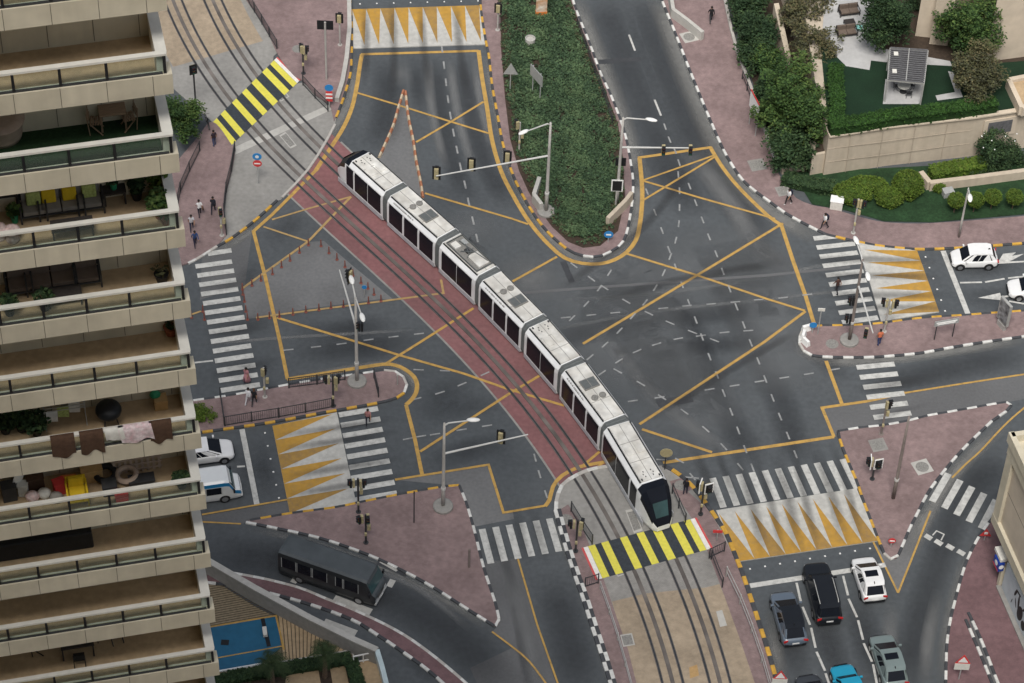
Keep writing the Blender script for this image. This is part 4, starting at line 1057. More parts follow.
def lamp_pole(label, base, H, lamps=(), hm=0, mast=None, sigs=(), polesigs=(), pm='pole', r=.13, foot=True, sigface=(0,1), name='street_lamp', collar=True, grp='street lamps with signal arms'):
    b = at(*base); root = thing(name, label, 'lamp post', (b.x, b.y, 0), 0, grp)
    Lc = lambda p: Vector((p.x-b.x, p.y-b.y, p.z))
    mb = MB(); mb.tube([(0,0,.1),(0,0,2.2),(0,0,2.25),(0,0,H*.7),(0,0,H)], [r*1.15,r*1.1,r,r*.85,r*.62], 10); pole = mb.build('pole', M[pm], root, smooth=True)
    if collar:
        mb = MB(); mb.lathe([(r*1.35,2.12),(r*1.35,2.34)], n=10); mb.build('collar', M['polew'], pole)
    if foot:
        mb = MB(); mb.lathe([(.74,.02),(.74,.30),(.66,.36),(.2,.37)], n=20); mb.build('concrete_base', M['conc'], root)
    for tip in lamps:
        e = Lc(at(tip[0], tip[1], H+.35)); d = Vector((e.x, e.y, 0)).normalized()
        mb = MB(); mb.tube([(0,0,H-.25),(d.x*.3,d.y*.3,H+.02),e], [.07,.06,.045], 8); arm = mb.build('lamp_arm', M['polew'], root)
        mb = MB(); mb.T = Matrix.Translation(e-d*.1) @ Matrix.Rotation(math.atan2(d.y, d.x), 4, 'Z')
        mb.ball((.05,0,.02), .5, 10, 7, 0, (1,.40,.22)); mb.build('lamp_head', M['white'], arm, smooth=True)
    if mast:
        e = Lc(at(mast[0], mast[1], hm)); mb = MB(); mb.tube([(0,0,hm),e], [.085,.05], 8); arm = mb.build('mast_arm', M['polew'], root)
        for s in sigs:
            p = Lc(at(s[0], s[1], hm)); signal_head(root, p, sigface, 1.2 if sigface[1] > 0 else .95, board=sigface[1] > 0)
    for (z, off, face) in polesigs: signal_head(root, Vector((off[0], off[1], z)), face, .95, board=False, back='black')
    return root
lamp_pole('tall pale lamp post in the hedge bed with a long arm carrying three signals', (546,213), 9.9, [(523,132.5)], 6.35, (436,176), [(436.5,173),(471.5,164.5),(507.5,157.5)], sigface=(0.1,1), r=.14)
lamp_pole('lamp post at the right edge of the hedge bed with two signals over the road', (616.5,206), 9.7, [(652,120)], 6.5, (692,148), [(663.5,150),(690.5,150)], sigface=(.1,-1), foot=False)
lamp_pole('twin-headed lamp post on the left median with a pale arm reaching towards the tram', (357,383), 9.4, [(351.5,279.5),(362.5,318)], 6.2, (339.5,270), [(349.5,276)], sigface=(-1,.4), polesigs=[(6.4,(.35,-.1),(-1,0))])
lamp_pole('lamp post on the lower left triangular island with an arm over the road', (443,508), 9.4, [(474,420)], 6.1, (528,434.5), [(501,437)], sigface=(.3,1))
lamp_pole('bare brown lamp post leaning over the right triangular island', (893,499), 9.2, [], 0, None, pm='brown', foot=False)
lamp_pole('twin-headed brown lamp post rising beside the right zebra crossing', (849,342), 9.1, [(856,240),(868,277)], 6.3, (873,333), [(866,333)], sigface=(-.3,-1), polesigs=[(4.6,(-.3,.0),(-1,0)),(2.6,(-.3,.0),(-1,.2))], pm='brown')
lamp_pole('slim grey lamp post on the upper right pavement among the round bushes', (958.5,238), 5.6, [(970,198.5)], 0, None, r=.09, foot=False, collar=False)
# short signal posts ------------------------------------------------------------------
def signal_post(label, base, h, heads, pm='dark', ped=True, grp='short traffic signals', box=False, framed=False):
    b = at(*base); root = thing('traffic_signal', label, 'traffic light', (b.x, b.y, .0), 0, grp)
    mb = MB(); mb.tube([(0,0,.1),(0,0,h)], .075, 8); mb.lathe([(.2,.1),(.2,.16)], n=10); mb.build('post', M[pm], root)
    for k, (dx, dz, face) in enumerate(heads):
        signal_head(root, Vector((dx, -.05, h-.50+dz)), face, .85, framed, framed or not ped, back='housing')
    if ped:
        mb = MB(); mb.box((.22, .12, h-1.55), (.24, .26, .5), 0); mb.build('pedestrian_head', M['housing'], root, bevel=.03)
        mb = MB(); mb.box((-.0, -.14, 1.25), (.18, .14, .3), 0); mb.build('push_button', M['housing'], root, bevel=.03)
    return root
signal_post('traffic signal beside the lower left ramp, at the top edge of its island', (358.5,513), 3.9, [(-.42,0,(-1,-.2)),(.3,0,(1,.2))])
signal_post('traffic signal on the open paving of the lower left triangular island', (366,543.7), 3.3, [(-.36,0,(-1,-.5)),(.15,.1,(.2,-1))])
signal_post('traffic signal between the railings of the left median', (333.5,407), 3.6, [(-.4,0,(-1,0)),(.3,0,(.8,1))], 'dark')
signal_post('traffic signal on the right median, turned to the ramp', (884,332.5), 3.8, [(.4,0,(1,0)),(-.3,.1,(-1,.2))], 'pole')
signal_post('traffic signal at the top edge of the right triangular island', (881,435), 3.9, [(.12,.1,(1,.3))], 'brown')
signal_post('low framed signal with a red warning sign on the right triangular island', (872,480), 2.2, [(.25,.2,(.3,-1)),(-.35,.4,(-1,0))], 'dark', False, framed=True)
signal_post('traffic signal at the kerb of the upper right zebra crossing', (853,234), 3.9, [(.35,0,(1,-.3)),(-.1,.1,(-1,0))], 'pole')
signal_post('white framed traffic signal by the kerb in front of the tram nose', (700.5,515), 3.6, [(.38,0,(.4,-1)),(-.25,.25,(-1,.3))], 'dark', True, framed=True)
signal_post('traffic signal on pink paving beside the upper striped crossing', (303.5,74.5), 3.4, [(-.1,0,(-.5,1)),(.2,-.1,(1,.2))], 'dark')
signal_post('yellow-backed signal behind the pale low kerb wall at the top', (340,46), 3.4, [(0,.25,(.1,1))], 'pole', False)
signal_post('small lone signal at the left edge of the hedge bed', (519,152), 3.3, [(-.25,.3,(-.6,1))], 'pole', True)
signal_post('yellow-backed signal at the top left of the hedge bed', (497.5,31), 3.0, [(0,.1,(.1,1))], 'pole', False)
signal_post('tram signal post beside the lower left of the tracks', (575.5,552), 3.6, [(-.35,.1,(-1,0)),(.3,.1,(.4,1))], 'dark')
signal_post('black signal post by the parked bicycle at the upper left', (196,108), 4.6, [(0,.2,(.5,-1))], 'dark', False)
signal_post('signal post standing at the foot of the left zebra crossing', (265,398), 3.4, [(.0,.1,(.6,1))], 'pole', True)
signal_post('slim signal post at the corner of the pavement beside three walkers', (222,236.5), 3.2, [(.0,.1,(.4,-1))], 'pole', True)
# ------------------------------------------------------------------ SIGNS
def sign(label, base, h, parts, posts=((0,0),), pm='signback', pr=.045, name='road_sign', grp=None, rz=0.0, cat='sign'):
    b = at(*base); root = thing(name, label, cat, (b.x, b.y, .0), rz, grp)
    for x, y in posts:
        mb = MB(); mb.tube([(x,y,.1),(x,y,h)], pr, 8); mb.build('post', M[pm], root)
    for kind, z, w, hh, m, y in parts:
        mb = MB(); mb.T = Matrix.Translation((0, y, z)) @ Matrix.Rotation(PI/2, 4, 'X')
        if kind == 'disc': mb.lathe([(w/2,-.015),(w/2,.015)], n=20)
        elif kind == 'tri': mb.prism([(-w/2,-hh/2),(w/2,-hh/2),(0,hh/2)], -.015, .015); 
        elif kind == 'box': mb.box((0,0,0),(w,hh,.05))
        mb.build('sign_plate', M[m], root)
    return root
sign('round blue keep-side sign above a red disc between the upper tram tracks and the pavement', (258.5,184), 3.3, [('disc',3.1,.75,0,'blue',-.06),('disc',2.35,.72,0,'redp',-.06),('box',2.35,.5,.10,'white',-.08),('disc',3.1,.3,0,'white',-.08)], posts=((0,0),))
sign('tall post with a black board facing away, above a blue sign and red chevron plate', (326.5,80), 6.4, [('box',6.0,1.35,.95,'black',.08)], pm='pole', pr=.09, name='sign_post')
sign('blue sign and red and white chevron plate at the tip of the upper pavement', (329.5,108), 2.4, [('disc',2.3,.72,0,'blue',-.06),('box',1.35,.55,1.1,'redp',-.05),('box',1.6,.56,.16,'white',-.08),('box',1.2,.56,.16,'white',-.081)])
sign('back of a triangular sign standing in the upper hedge bed', (510,91.5), 3.0, [('tri',2.6,1.25,1.25,'signback',-.05)])
sign('grey back of a two-legged sign board standing in the hedge bed', (536,98), 3.2, [('box',2.55,1.9,1.15,'signback',-.06)], posts=((-.6,0),(.6,0)), rz=-1.0, name='sign_board')
sign('blank white sign board with red rim on two posts beside the upper right pavement edge', (752,131), 3.7, [('box',2.9,2.0,1.7,'white',-.07),('box',3.78,2.0,.16,'redp',-.08)], posts=((-.75,0),(.75,0)), rz=-1.25, name='sign_board')
sign('black back of a square sign on the lamp post side of the hedge bed', (618,197), 4.3, [('box',4.0,.85,.85,'black',-.08)], pm='pole')
sign('white framed dark signal panel at the right edge of the hedge bed', (615.5,207), 2.9, [('box',2.45,.95,1.25,'white',-.05),('box',2.45,.75,1.05,'black',-.09)], pm='pole', pr=.08)
sign('blue arrow sign at the rounded lower end of the hedge bed', (608,243), 1.1, [('disc',1.0,.75,0,'blue',-.05),('box',1.0,.4,.12,'white',-.08)])
sign('wide sign board on two legs in the right median', (943,339), 2.2, [('box',1.95,2.0,.55,'signback',-.05),('box',2.02,1.7,.09,'white',-.085),('box',1.86,1.5,.09,'white',-.085)], posts=((-.75,0),(.75,0)), rz=.28, name='sign_board', pm='dark')
sign('small red and white sign at the lower tip of the right triangular island', (890.5,548), 1.0, [('disc',.9,.55,0,'redp',-.05),('box',.9,.36,.1,'white',-.08)])
sign('red warning sign on a post beside the lower right building corner', (984,541), 1.2, [('tri',1.05,.85,.8,'redp',-.05),('box',1.0,.25,.2,'white',-.085)])
sign('red triangular sign above a cream board on the lower right pavement', (958.5,680), 2.6, [('tri',2.5,1.1,1.0,'redp',-.05),('tri',2.47,.7,.6,'white',-.085),('box',1.65,1.05,.7,'whitec',-.05)], name='work_sign')
sign('red triangular sign above a cream board beside the yellow and black kerb', (777.5,694), 2.4, [('tri',2.3,1.05,1.0,'redp',-.05),('tri',2.28,.66,.6,'white',-.085),('box',1.45,1.05,.8,'whitec',-.05)], name='work_sign')
sign('red warning arm sign on the gate beside the tram crossing', (716.5,541), 1.3, [('box',1.15,.7,.28,'redp',-.05)])
sign('low blue sign at the white nose of the right median', (812,333.5), 1.15, [('disc',1.0,.6,0,'blue',-.05)])
sign('slim white topped marker post on the nose of the right median', (817.5,335), 3.0, [('box',2.9,.55,.3,'whitec',-.05)])
sign('thin blue-topped marker post on the grey traffic island', (364.5,297), 1.3, [('disc',1.15,.4,0,'blue',-.05)])
sign('thin dark post on the lower left island with a bent top', (414,523.5), 3.6, [('box',3.5,.1,.25,'dark',0)], pm='dark')
sign('short grey post at the rounded end of the left median', (397.5,385.5), 1.2, [('box',1.15,.16,.16,'metal',0)], pm='metal')
sign('brown topped bollard post at the right corner of the lower left island', (469,568), 2.1, [('box',2.0,.16,.3,'brown',0)], pm='brown', pr=.08)
sign('thin post with a round sign above the kerb beyond the tram nose', (664.5,470), 2.3, [('disc',2.0,.95,0,'housing',-.05)], pm='dark')  # plain round plate standing in for a sign
# the free-standing advertising panel
b = at(1001,328); root = thing('advert_panel', 'tall free-standing dark advertising panel on the right median', 'advert panel', (b.x,b.y,.12), (lambda d: math.atan2(d.y, d.x))(at(1009,310,2.9)-at(998.5,298,2.9)))
mb = MB(); mb.box((0,0,.25),(.9,.28,.5)); mb.build('foot', M['metal'], root)
mb = MB(); mb.box((0,0,1.75),(1.35,.22,2.3)); fr = mb.build('frame', M['metal'], root, bevel=.03)
mb = MB(); mb.box((0,-.115,1.75),(1.15,.02,2.1)); mb.build('poster', mat('dark_poster', (.05,.055,.06), .4, .9, 2.2, tint=(.35,.36,.37), tfac=.7, tscale=1.6), fr)
mb = MB(); mb.box((0,.115,1.75),(1.15,.02,2.1)); mb.build('poster', M['black'], fr)
# utility box, low sign walls, pillar sign in the hedge
b = at(836,208); root = thing('utility_box', 'white utility cabinet on the grass by the upper right pavement', 'utility box', (b.x,b.y,.05), -.15)
mb = MB(); mb.box((0,0,.45),(1.0,.75,.9)); mb.build('cabinet', M['whitec'], root, bevel=.02)
mb = MB(); mb.box((0,0,.93),(1.08,.82,.07)); mb.build('lid', M['white'], root, bevel=.02)
for g in (-.2,.2):
    mb = MB(); mb.box((g*1.2,-.38,.45),(.44,.012,.75)); mb.build('door', M['whitec'], root)
for lab, pts, nm in (('white bent concrete sign wall beside the left kerb of the hedge bed', [(539,186),(533.5,203),(541,213)], 'sign_wall'),
                 ('long cream concrete sign wall at the right lower edge of the hedge bed', [(631,201),(625,209),(607,227)], 'sign_wall'),
                 ('pale concrete wall that bends across the top right pavement', [(668,-8),(672.5,18),(686,28),(702,41)], 'low_wall'),
                 ('pale curved kerb wall along the edge of the upper left pavement', [(348,-14),(349.3,8),(349.6,32),(346.6,63),(342.5,86),(337,103)], 'low_wall')):
    P = G(pts); c = P[0]; mb = MB(); h = .5 if 'kerb wall' in lab else .95
    for a, bb in zip(P[:-1], P[1:]): mb.beam((a.x-c.x,a.y-c.y,h/2), (bb.x-c.x,bb.y-c.y,h/2+.001), .32 if 'kerb wall' not in lab else .36, h)
    o = mb.build(nm, M['conc_light'] if 'cream' not in lab else M['cream2'], loc=(c.x,c.y,.1)); tag(o, lab, 'wall')
b = at(541,17); root = thing('totem_sign', 'rusty orange and white totem sign standing in the hedge bed', 'sign', (b.x,b.y,.1), .12)
mb = MB(); mb.box((0,0,1.6),(.95,.3,3.2)); mb.build('panel', mat('worn_totem', (.66,.63,.55), .7, .2, 3, tint=(.42,.17,.04), tfac=1.0, tscale=1.3), root)
mb = MB(); mb.box((0,0,.3),(1.0,.34,.6)); mb.build('plinth', M['orange'], root)
b = at(530,45.5); mb = MB(); mb.lathe([(.42,0),(.44,.7),(.36,.72),(.34,.55)], n=18); tag(mb.build('concrete_ring', M['conc_light'], loc=(b.x,b.y,.15)), 'round concrete well ring set in the hedge bed', 'well ring')
b = at(481,64); 
# ------------------------------------------------------------------ RAILINGS
def railing(label, pts, h=1.05, mt='dark', bars=True, sp=1.9, name='railing', z=.1, grp='pedestrian railings'):
    P = smooth_path(G(pts), .5) if len(pts) > 2 else G(pts)
    c = P[0].copy(); c.z = 0; root = thing(name, label, 'railing', (c.x,c.y,z), 0, grp)
    R = resample(P, sp)
    for p in R:
        mb = MB(); mb.box((p.x-c.x,p.y-c.y,h/2+.03),(.09,.09,h+.06)); mb.build('post', M[mt], root)
    mb = MB()
    for a, b in zip(R[:-1], R[1:]):
        for zz in ((h,.12) if bars else (h, h*.5)): mb.beam((a.x-c.x,a.y-c.y,zz),(b.x-c.x,b.y-c.y,zz+.0005),.05,.05)
    if len(R) == 2:
        for p in R: mb.box((p.x-c.x,p.y-c.y,h/2),(.045,.045,h))
    mb.build('rails', M[mt], root)
    if bars:
        mb = MB()
        for p in resample(P, .16): mb.box((p.x-c.x,p.y-c.y,h/2+.05),(.022,.022,h-.12))
        mb.build('bars', M[mt], root)
railing('black railing along the upper kerb of the left median, by the twin lamp post', [(289,389),(310,386.5),(345,381)])
railing('black railing along the yellow kerb of the left median', [(225,427),(252,422.5),(282,418),(309,413),(332,408.5)])
railing('short black railing across the left end of the left median', [(220.5,398),(222.5,410),(224.5,426)], sp=2.6)
railing('slanted black barrier near the rounded end of the left median', [(374,379),(376.5,388),(378.5,398)], sp=3)
railing('dark railing between the brown walkers path and the upper left tram apron', [(235,152),(231.5,173),(227,190),(224.4,209),(224.6,225),(226.5,235.5)], sp=2.6)
railing('dark railing beside the tan tram paving at the top left', [(244,-12),(248,3),(256.5,16),(266.6,33),(277,50)])
railing('dark railing below the upper striped tram crossing', [(303,86),(315,99),(328,112)])
railing('dark railing left of the tracks above the lower striped crossing', [(571,512),(580.5,528),(592,545)])
railing('dark railing right of the tram nose', [(672,494),(678,508),(685,524)], bars=False)
railing('dark gate rail left below the lower striped crossing', [(585,588),(598,584)], sp=3)
railing('dark gate rail right of the lower striped crossing', [(709,559),(724,552)], sp=3)
railing('pale railing along the right side of the tan tram paving', [(726,577),(734,592),(748,626),(760,660),(770,694)], mt='metal', bars=False, sp=2.4)
railing('dark railing right of the tan tram paving, nearer the rails', [(711,560),(716,572),(722,588)], bars=False, sp=2.2)
railing('pale low rail along the left side of the tan tram paving', [(600,590),(610,618),(620,650),(632,694)], mt='metal', bars=False, sp=2.6, h=.8)
railing('dark railing at the right border of the hedge bed', [(577,27),(584,45),(592,68),(603,98),(612,125)], h=.9, bars=False, sp=3.2)
railing('dark railing half hidden by the balcony tower, beside the left tree', [(200,152),(190,172),(180,195),(176,215)], sp=2.2)
railing('low wall-top railing along the upper right pavement', [(742,80),(749,98),(754,116)], bars=False, sp=1.8, h=.9)
# ------------------------------------------------------------------ DELINEATORS
def delineator():
    mb = MB(); mb.lathe([(.13,0),(.13,.05),(.055,.07),(.045,.72),(.03,.75)], n=8); return mb
_d0 = None
def delin_row(label, pts):
    global _d0
    for p in pts:
        b = at(*p)
        if _d0 is None: o = _d0 = delineator().build('delineator_post', M['delin'])
        else: o = _d0.copy(); COL.objects.link(o)
        o.location = (b.x, b.y, .03); tag(o, label, 'delineator', 'red delineator posts')
delin_row('slim red post in the diagonal row along the yellow line to the left zebra', [(242.5,290),(252,286),(261,281),(272.5,274.5),(281.5,267.5),(290,261),(299.5,253),(308.5,245.5)])
delin_row('slim red post in the row beside the left zebra crossing', [(243,295),(244.5,302),(246,312),(247.5,320)])
delin_row('slim red post left of the zebra crossing beside the tower', [(203,312),(204.5,320),(191.5,318)])
delin_row('slim red post in the row along the lower edge of the grey traffic island', [(258,320),(269.5,318.5),(279.5,317.5),(293,315),(306,312.5),(319,310.5),(331,308.5),(343.5,307),(356,305.5),(368.5,303.5),(381,301.5)])
delin_row('slim red post in the diagonal row beside the red tram paving', [(321,246.5),(329,253.5),(337,260),(345,267.5),(353,276),(361,283.5),(368,289),(374,295)])
# ------------------------------------------------------------------ PEOPLE
def person(label, feet, heading, top=(.6,.6,.6), legs=(.03,.03,.05), shoes=(.05,.05,.05), pose='walk', hair='short', h=1.74, carry=None, skirt=False, z=.12, arms='skin', head=(.012,.010,.009)):
    b = at(feet[0], feet[1]); k = h/1.74; rnd = random.Random(label)
    sw = {'walk': .27, 'stand': .05, 'ride': .0}[pose]
    lean = .05 if pose == 'walk' else 0
    V = []; E = []; Rr = []
    def v(p, r, par=None):
        V.append(Vector(p)*k); Rr.append((r*k, r*k)); 
        if par is not None: E.append((par, len(V)-1))
        return len(V)-1
    pel = v((0,0,.95), .135); ab = v((0,lean*.5,1.10), .125, pel); ch = v((0,lean,1.30), .15, ab); nk0 = v((0,lean,1.43), .075, ch); nk = v((0,lean+.015,1.50), .055, nk0)
    hd = v((0,lean+.03,1.60), .088, nk); v((0,lean+.035,1.69), .072, hd)
    for s in (-1, 1):
        f = s*sw
        hp = v((s*.095,0,.90), .10, pel); kn = v((s*.10, f*.55+.03, .50), .062, hp); an = v((s*.10, f-.02-(.06 if f < 0 else 0), .09+(.05 if f < -.1 else 0)), .042, kn); v((s*.11, f+.13, .045), .038, an)
        sh = v((s*.175,lean,1.38), .068, ch); el = v((s*.225,lean-f*.45-.02,1.12), .048, sh); wr = v((s*.215,lean-f*.75+.06,.90), .034, el); v((s*.205,lean-f*.8+.09,.81), .038, wr)
    me = bpy.data.meshes.new('person_body'); me.from_pydata(V, E, []); o = bpy.data.objects.new('t', me); COL.objects.link(o)
    md = o.modifiers.new('skin', 'SKIN'); md.use_smooth_shade = True
    for i, r in enumerate(Rr): me.skin_vertices[0].data[i].radius = r
    me.skin_vertices[0].data[0].use_root = True
    o.modifiers.new('s', 'SUBSURF').levels = 1
    dg = bpy.context.evaluated_depsgraph_get(); m2 = bpy.data.meshes.new_from_object(o.evaluated_get(dg))
    COL.objects.unlink(o); bpy.data.objects.remove(o)
    kt = mat('shirt', top, .9, .08, 8); kl = mat('trousers', legs, .9, .08, 8); ks = mat('shoes', shoes, .7, .05, 8)
    m2.materials.clear()
    for x in (M['skin'], kt, kl, ks): m2.materials.append(x)
    for p in m2.polygons:
        c = p.center/k; side = abs(c.x) > .17
        if c.z > 1.47: i = 0
        elif side and c.z < (1.22 if arms == 'skin' else .93): i = 0
        elif c.z > .93: i = 1
        elif c.z > .10: i = 2
        else: i = 3
        if side and c.z < .6: i = 2
        p.material_index = i; p.use_smooth = True
    root = thing('person', label, 'person', (b.x,b.y,z), heading-PI/2, None)
    bo = bpy.data.objects.new('body', m2); COL.objects.link(bo); bo.parent = root
    mb = MB(); mb.T = Matrix.Scale(k, 4)
    mb.ball((0,lean+.015,1.665), .112, 12, 8, 0, (.92,1.0,.88))
    if hair == 'long': mb.ball((0,lean-.07,1.53), .12, 10, 7, 0, (.95,.6,1.5))
    mb.build('hair', mat('hair', head, .7, .1, 12), root, smooth=True)
    mb = MB(); mb.T = Matrix.Scale(k, 4); mb.ball((0,lean+.125,1.60), .022, 6, 5, 0, (.8,1,1.2))
    for s in (-1, 1): mb.ball((s*.094,lean+.03,1.60), .024, 6, 5, 0, (.5,.8,1.2))
    mb.build('face', M['skin'], root)
    if skirt:
        mb = MB(); mb.T = Matrix.Scale(k, 4); mb.lathe([(.33,.22),(.28,.55),(.19,.98),(.15,1.02)], n=14, sy=.8); mb.build('dress', kt, root, smooth=True)
    if carry == 'backpack':
        mb = MB(); mb.T = Matrix.Scale(k, 4); mb.box((0,lean-.20,1.22),(.34,.20,.50)); mb.build('backpack', mat('backpack', (.012,.016,.03), .8, .1, 9), root, bevel=.05)
    if carry == 'bag':
        mb = MB(); mb.T = Matrix.Scale(k, 4); mb.box((.30,lean+.05,.70),(.10,.30,.30)); mb.build('bag', M['brownc'], root, bevel=.03)
    return root
def hd(a, b): d = at(*b)-at(*a); return math.atan2(d.y, d.x)
up_, dn_, rt_, lf_ = PI/2, -PI/2, 0.0, PI
person('person in a dark jacket and blue trousers at the upper striped crossing', (214.5,147), 2.2, (.03,.02,.03), (.03,.05,.12), pose='stand')
person('person in a white shirt carrying a bag on the upper left pavement', (200,217), 1.9, (.62,.62,.62), (.02,.02,.03), carry='bag')
person('person dressed all in black walking on the upper left pavement', (213.5,214), 1.5, (.015,.017,.025), (.02,.02,.03), arms='sleeve')
person('person in a pale grey top walking below the white-shirted walker', (192,231), -1.4, (.5,.5,.52), (.02,.025,.05))
person('person in a blue jacket nearest the left zebra crossing', (195.5,247), -1.2, (.03,.06,.16), (.02,.02,.04), arms='sleeve')
person('person in a long pink dress crossing the left zebra', (247,383), -1.9, (.42,.20,.22), hair='long', skirt=True, h=1.66)
person('person in white clothes waiting at the end of the left zebra', (248.5,405), 1.2, (.68,.68,.70), (.60,.60,.62), (.6,.6,.6), pose='walk', arms='sleeve')
person('person in a black top beside the walker in white', (254.5,406), 1.4, (.015,.015,.018), (.03,.03,.035), (.6,.6,.6), head=(.09,.04,.02))
person('person in a pink checked shirt crossing beside the lower left ramp', (368,425), -1.6, (.36,.17,.17), (.02,.02,.03))
person('person in black standing on the kerb near the tram nose', (685,495), 1.2, (.015,.015,.02), (.03,.03,.05), pose='stand', arms='sleeve')
person('person in a white shirt with dark backpack, farther up the right pavement', (788,205), -2.4, (.64,.64,.65), (.02,.02,.02), (.6,.6,.6), carry='backpack')
person('person in a white shirt with backpack stepping to the right zebra crossing', (824,229.5), -2.6, (.62,.62,.62), (.02,.02,.025), carry='backpack')
person('person in a dark brown top walking over the right zebra crossing', (836.5,294), 2.0, (.06,.03,.025), (.02,.02,.025), h=1.7)
person('person in an orange top standing on the right median', (878.5,346), 1.9, (.55,.16,.08), (.03,.05,.14), pose='stand')
person('person in black walking up the top right pavement', (710.5,23.5), 1.7, (.012,.012,.014), (.03,.035,.04), arms='sleeve')
# bicycle at the upper left
def bicycle(label, base, rz):
    b = at(*base); root = thing('bicycle', label, 'bicycle', (b.x,b.y,.12), rz)
    for x in (-.52,.52):
        mb = MB(); mb.tube([(x+.33*math.cos(a),0,.34+.33*math.sin(a)) for a in np.linspace(0,2*PI,19)], .025, 6, cap=False); w = mb.build('wheel', M['tyre'], root)
        mb = MB()
        for a in np.linspace(0,PI,5)[:-1]: mb.beam((x+.32*math.cos(a),0,.34+.32*math.sin(a)),(x-.32*math.cos(a),0,.34-.32*math.sin(a)),.012,.012)
        mb.build('spokes', M['metal'], w)
    mb = MB()
    for a, c in (((-.52,0,.34),(-.12,0,.34)),((-.12,0,.34),(-.22,0,.82)),((-.52,0,.34),(-.2,0,.72)),((-.2,0,.72),(.36,0,.78)),((-.12,0,.34),(.38,0,.68)),((.34,0,.86),(.52,0,.34))): mb.tube([a,c],.022,6)
    mb.build('bicycle_frame', M['dark'], root)
    mb = MB(); mb.box((-.23,0,.86),(.26,.14,.06)); mb.build('saddle', M['black'], root)
    mb = MB(); mb.tube([(.28,-.28,.94),(.36,-.1,.92),(.36,.1,.92),(.28,.28,.94)],.018,6); mb.build('handlebar', M['dark'], root)
bicycle('dark bicycle parked beside the upper left pavement', (207.5,126), 1.9)
# white water-filled barrier blocks on the median nose
for i, p in enumerate(((806,331),(803,338),(805.5,345))):
    b = at(*p); mb = MB(); mb.box((0,0,.28),(.75,.42,.56),0,0,(.9,.55)); o = mb.build('barrier_block', M['white'], loc=(b.x,b.y,.1), rz=(.4,1.3,2.2)[i], bevel=.04)
    tag(o, ('white plastic block nearest the blue sign on the right median nose','white plastic block in the middle of the right median nose','white plastic block at the lower side of the right median nose')[i], 'barrier', 'white blocks on the median nose')
# ------------------------------------------------------------------ BALCONY TOWER
FH = 3.3
_dd = .02813; D0 = FH*.7295/_dd
def ray_depth(px, py, d):
    v = RM @ Vector((px-512, -(py-341.5), -FPX)); return CAMP + v*(d/FPX)
C0 = ray_depth(161.5, 54.5, D0)           # front right corner of the uppermost whole parapet, top of its rail
ZR0 = C0.z
_lp = at(0, 75, ZR0); tu = Vector((C0.x-_lp.x, C0.y-_lp.y, 0)).normalized()     # local +X runs along the facade to the free corner
TA = math.atan2(tu.y, tu.x); tb = Vector((-tu.y, tu.x, 0))
_k0 = at(152, 14, ZR0); DEP = (_k0-C0).dot(tb); print('tower', C0, 'ang', math.degrees(TA), 'depth', DEP, 'skew', (_k0-C0).dot(tu))
DEP = 2.15
tower = thing('apartment_tower', 'tall cream apartment tower with stacked long balconies filling the left edge', 'apartment tower', (C0.x, C0.y, 0), TA)
XL = -20.0
def tw(px, py, z):   # pixel on a level plane -> tower local
    p = at(px, py, z) - Vector((C0.x, C0.y, 0)); return Vector((p.x*tu.x+p.y*tu.y, p.x*tb.x+p.y*tb.y, z))
NB, NT = 12, -3
ztop = ZR0 - FH*NT + 2.0
mb = MB(); mb.box(((XL)/2-.05, DEP+5, ztop/2), (-XL-.1, 10, ztop)); core = mb.build('wall', M['cream'], tower)
mb = MB()
for k in range(NT, NB+1):
    zr = ZR0-FH*k; zf = zr-1.05
    for x in np.arange(-.42, XL, -1.40): mb.box((x, DEP-.004, zf+1.35), (.022, .02, 2.6))
mb.build('panel_joints', M['joint'], core)
mb = MB()   # recessed sliding doors of the flats, far along the wall
for k in range(NT, NB+1):
    zf = ZR0-FH*k-1.05
    for x in (-9.6, -13.2, -16.8): mb.box((x, DEP-.02, zf+1.2), (2.6, .05, 2.35))
for k in range(0):
    pass
mb.build('sliding_doors', M['glass'], core)
gm = bpy.data.materials.new('balcony_glass'); gm.use_nodes = True
nt = gm.node_tree; bs = nt.nodes['Principled BSDF']; bs.inputs['Base Color'].default_value = (.62,.70,.66,1); bs.inputs['Roughness'].default_value = .05
tr = nt.nodes.new('ShaderNodeBsdfTransparent'); tr.inputs['Color'].default_value = (.88,.92,.89,1)
mxs = nt.nodes.new('ShaderNodeMixShader'); mxs.inputs['Fac'].default_value = .05
nt.links.new(tr.outputs[0], mxs.inputs[1]); nt.links.new(bs.outputs[0], mxs.inputs[2]); nt.links.new(mxs.outputs[0], nt.nodes['Material Output'].inputs['Surface'])
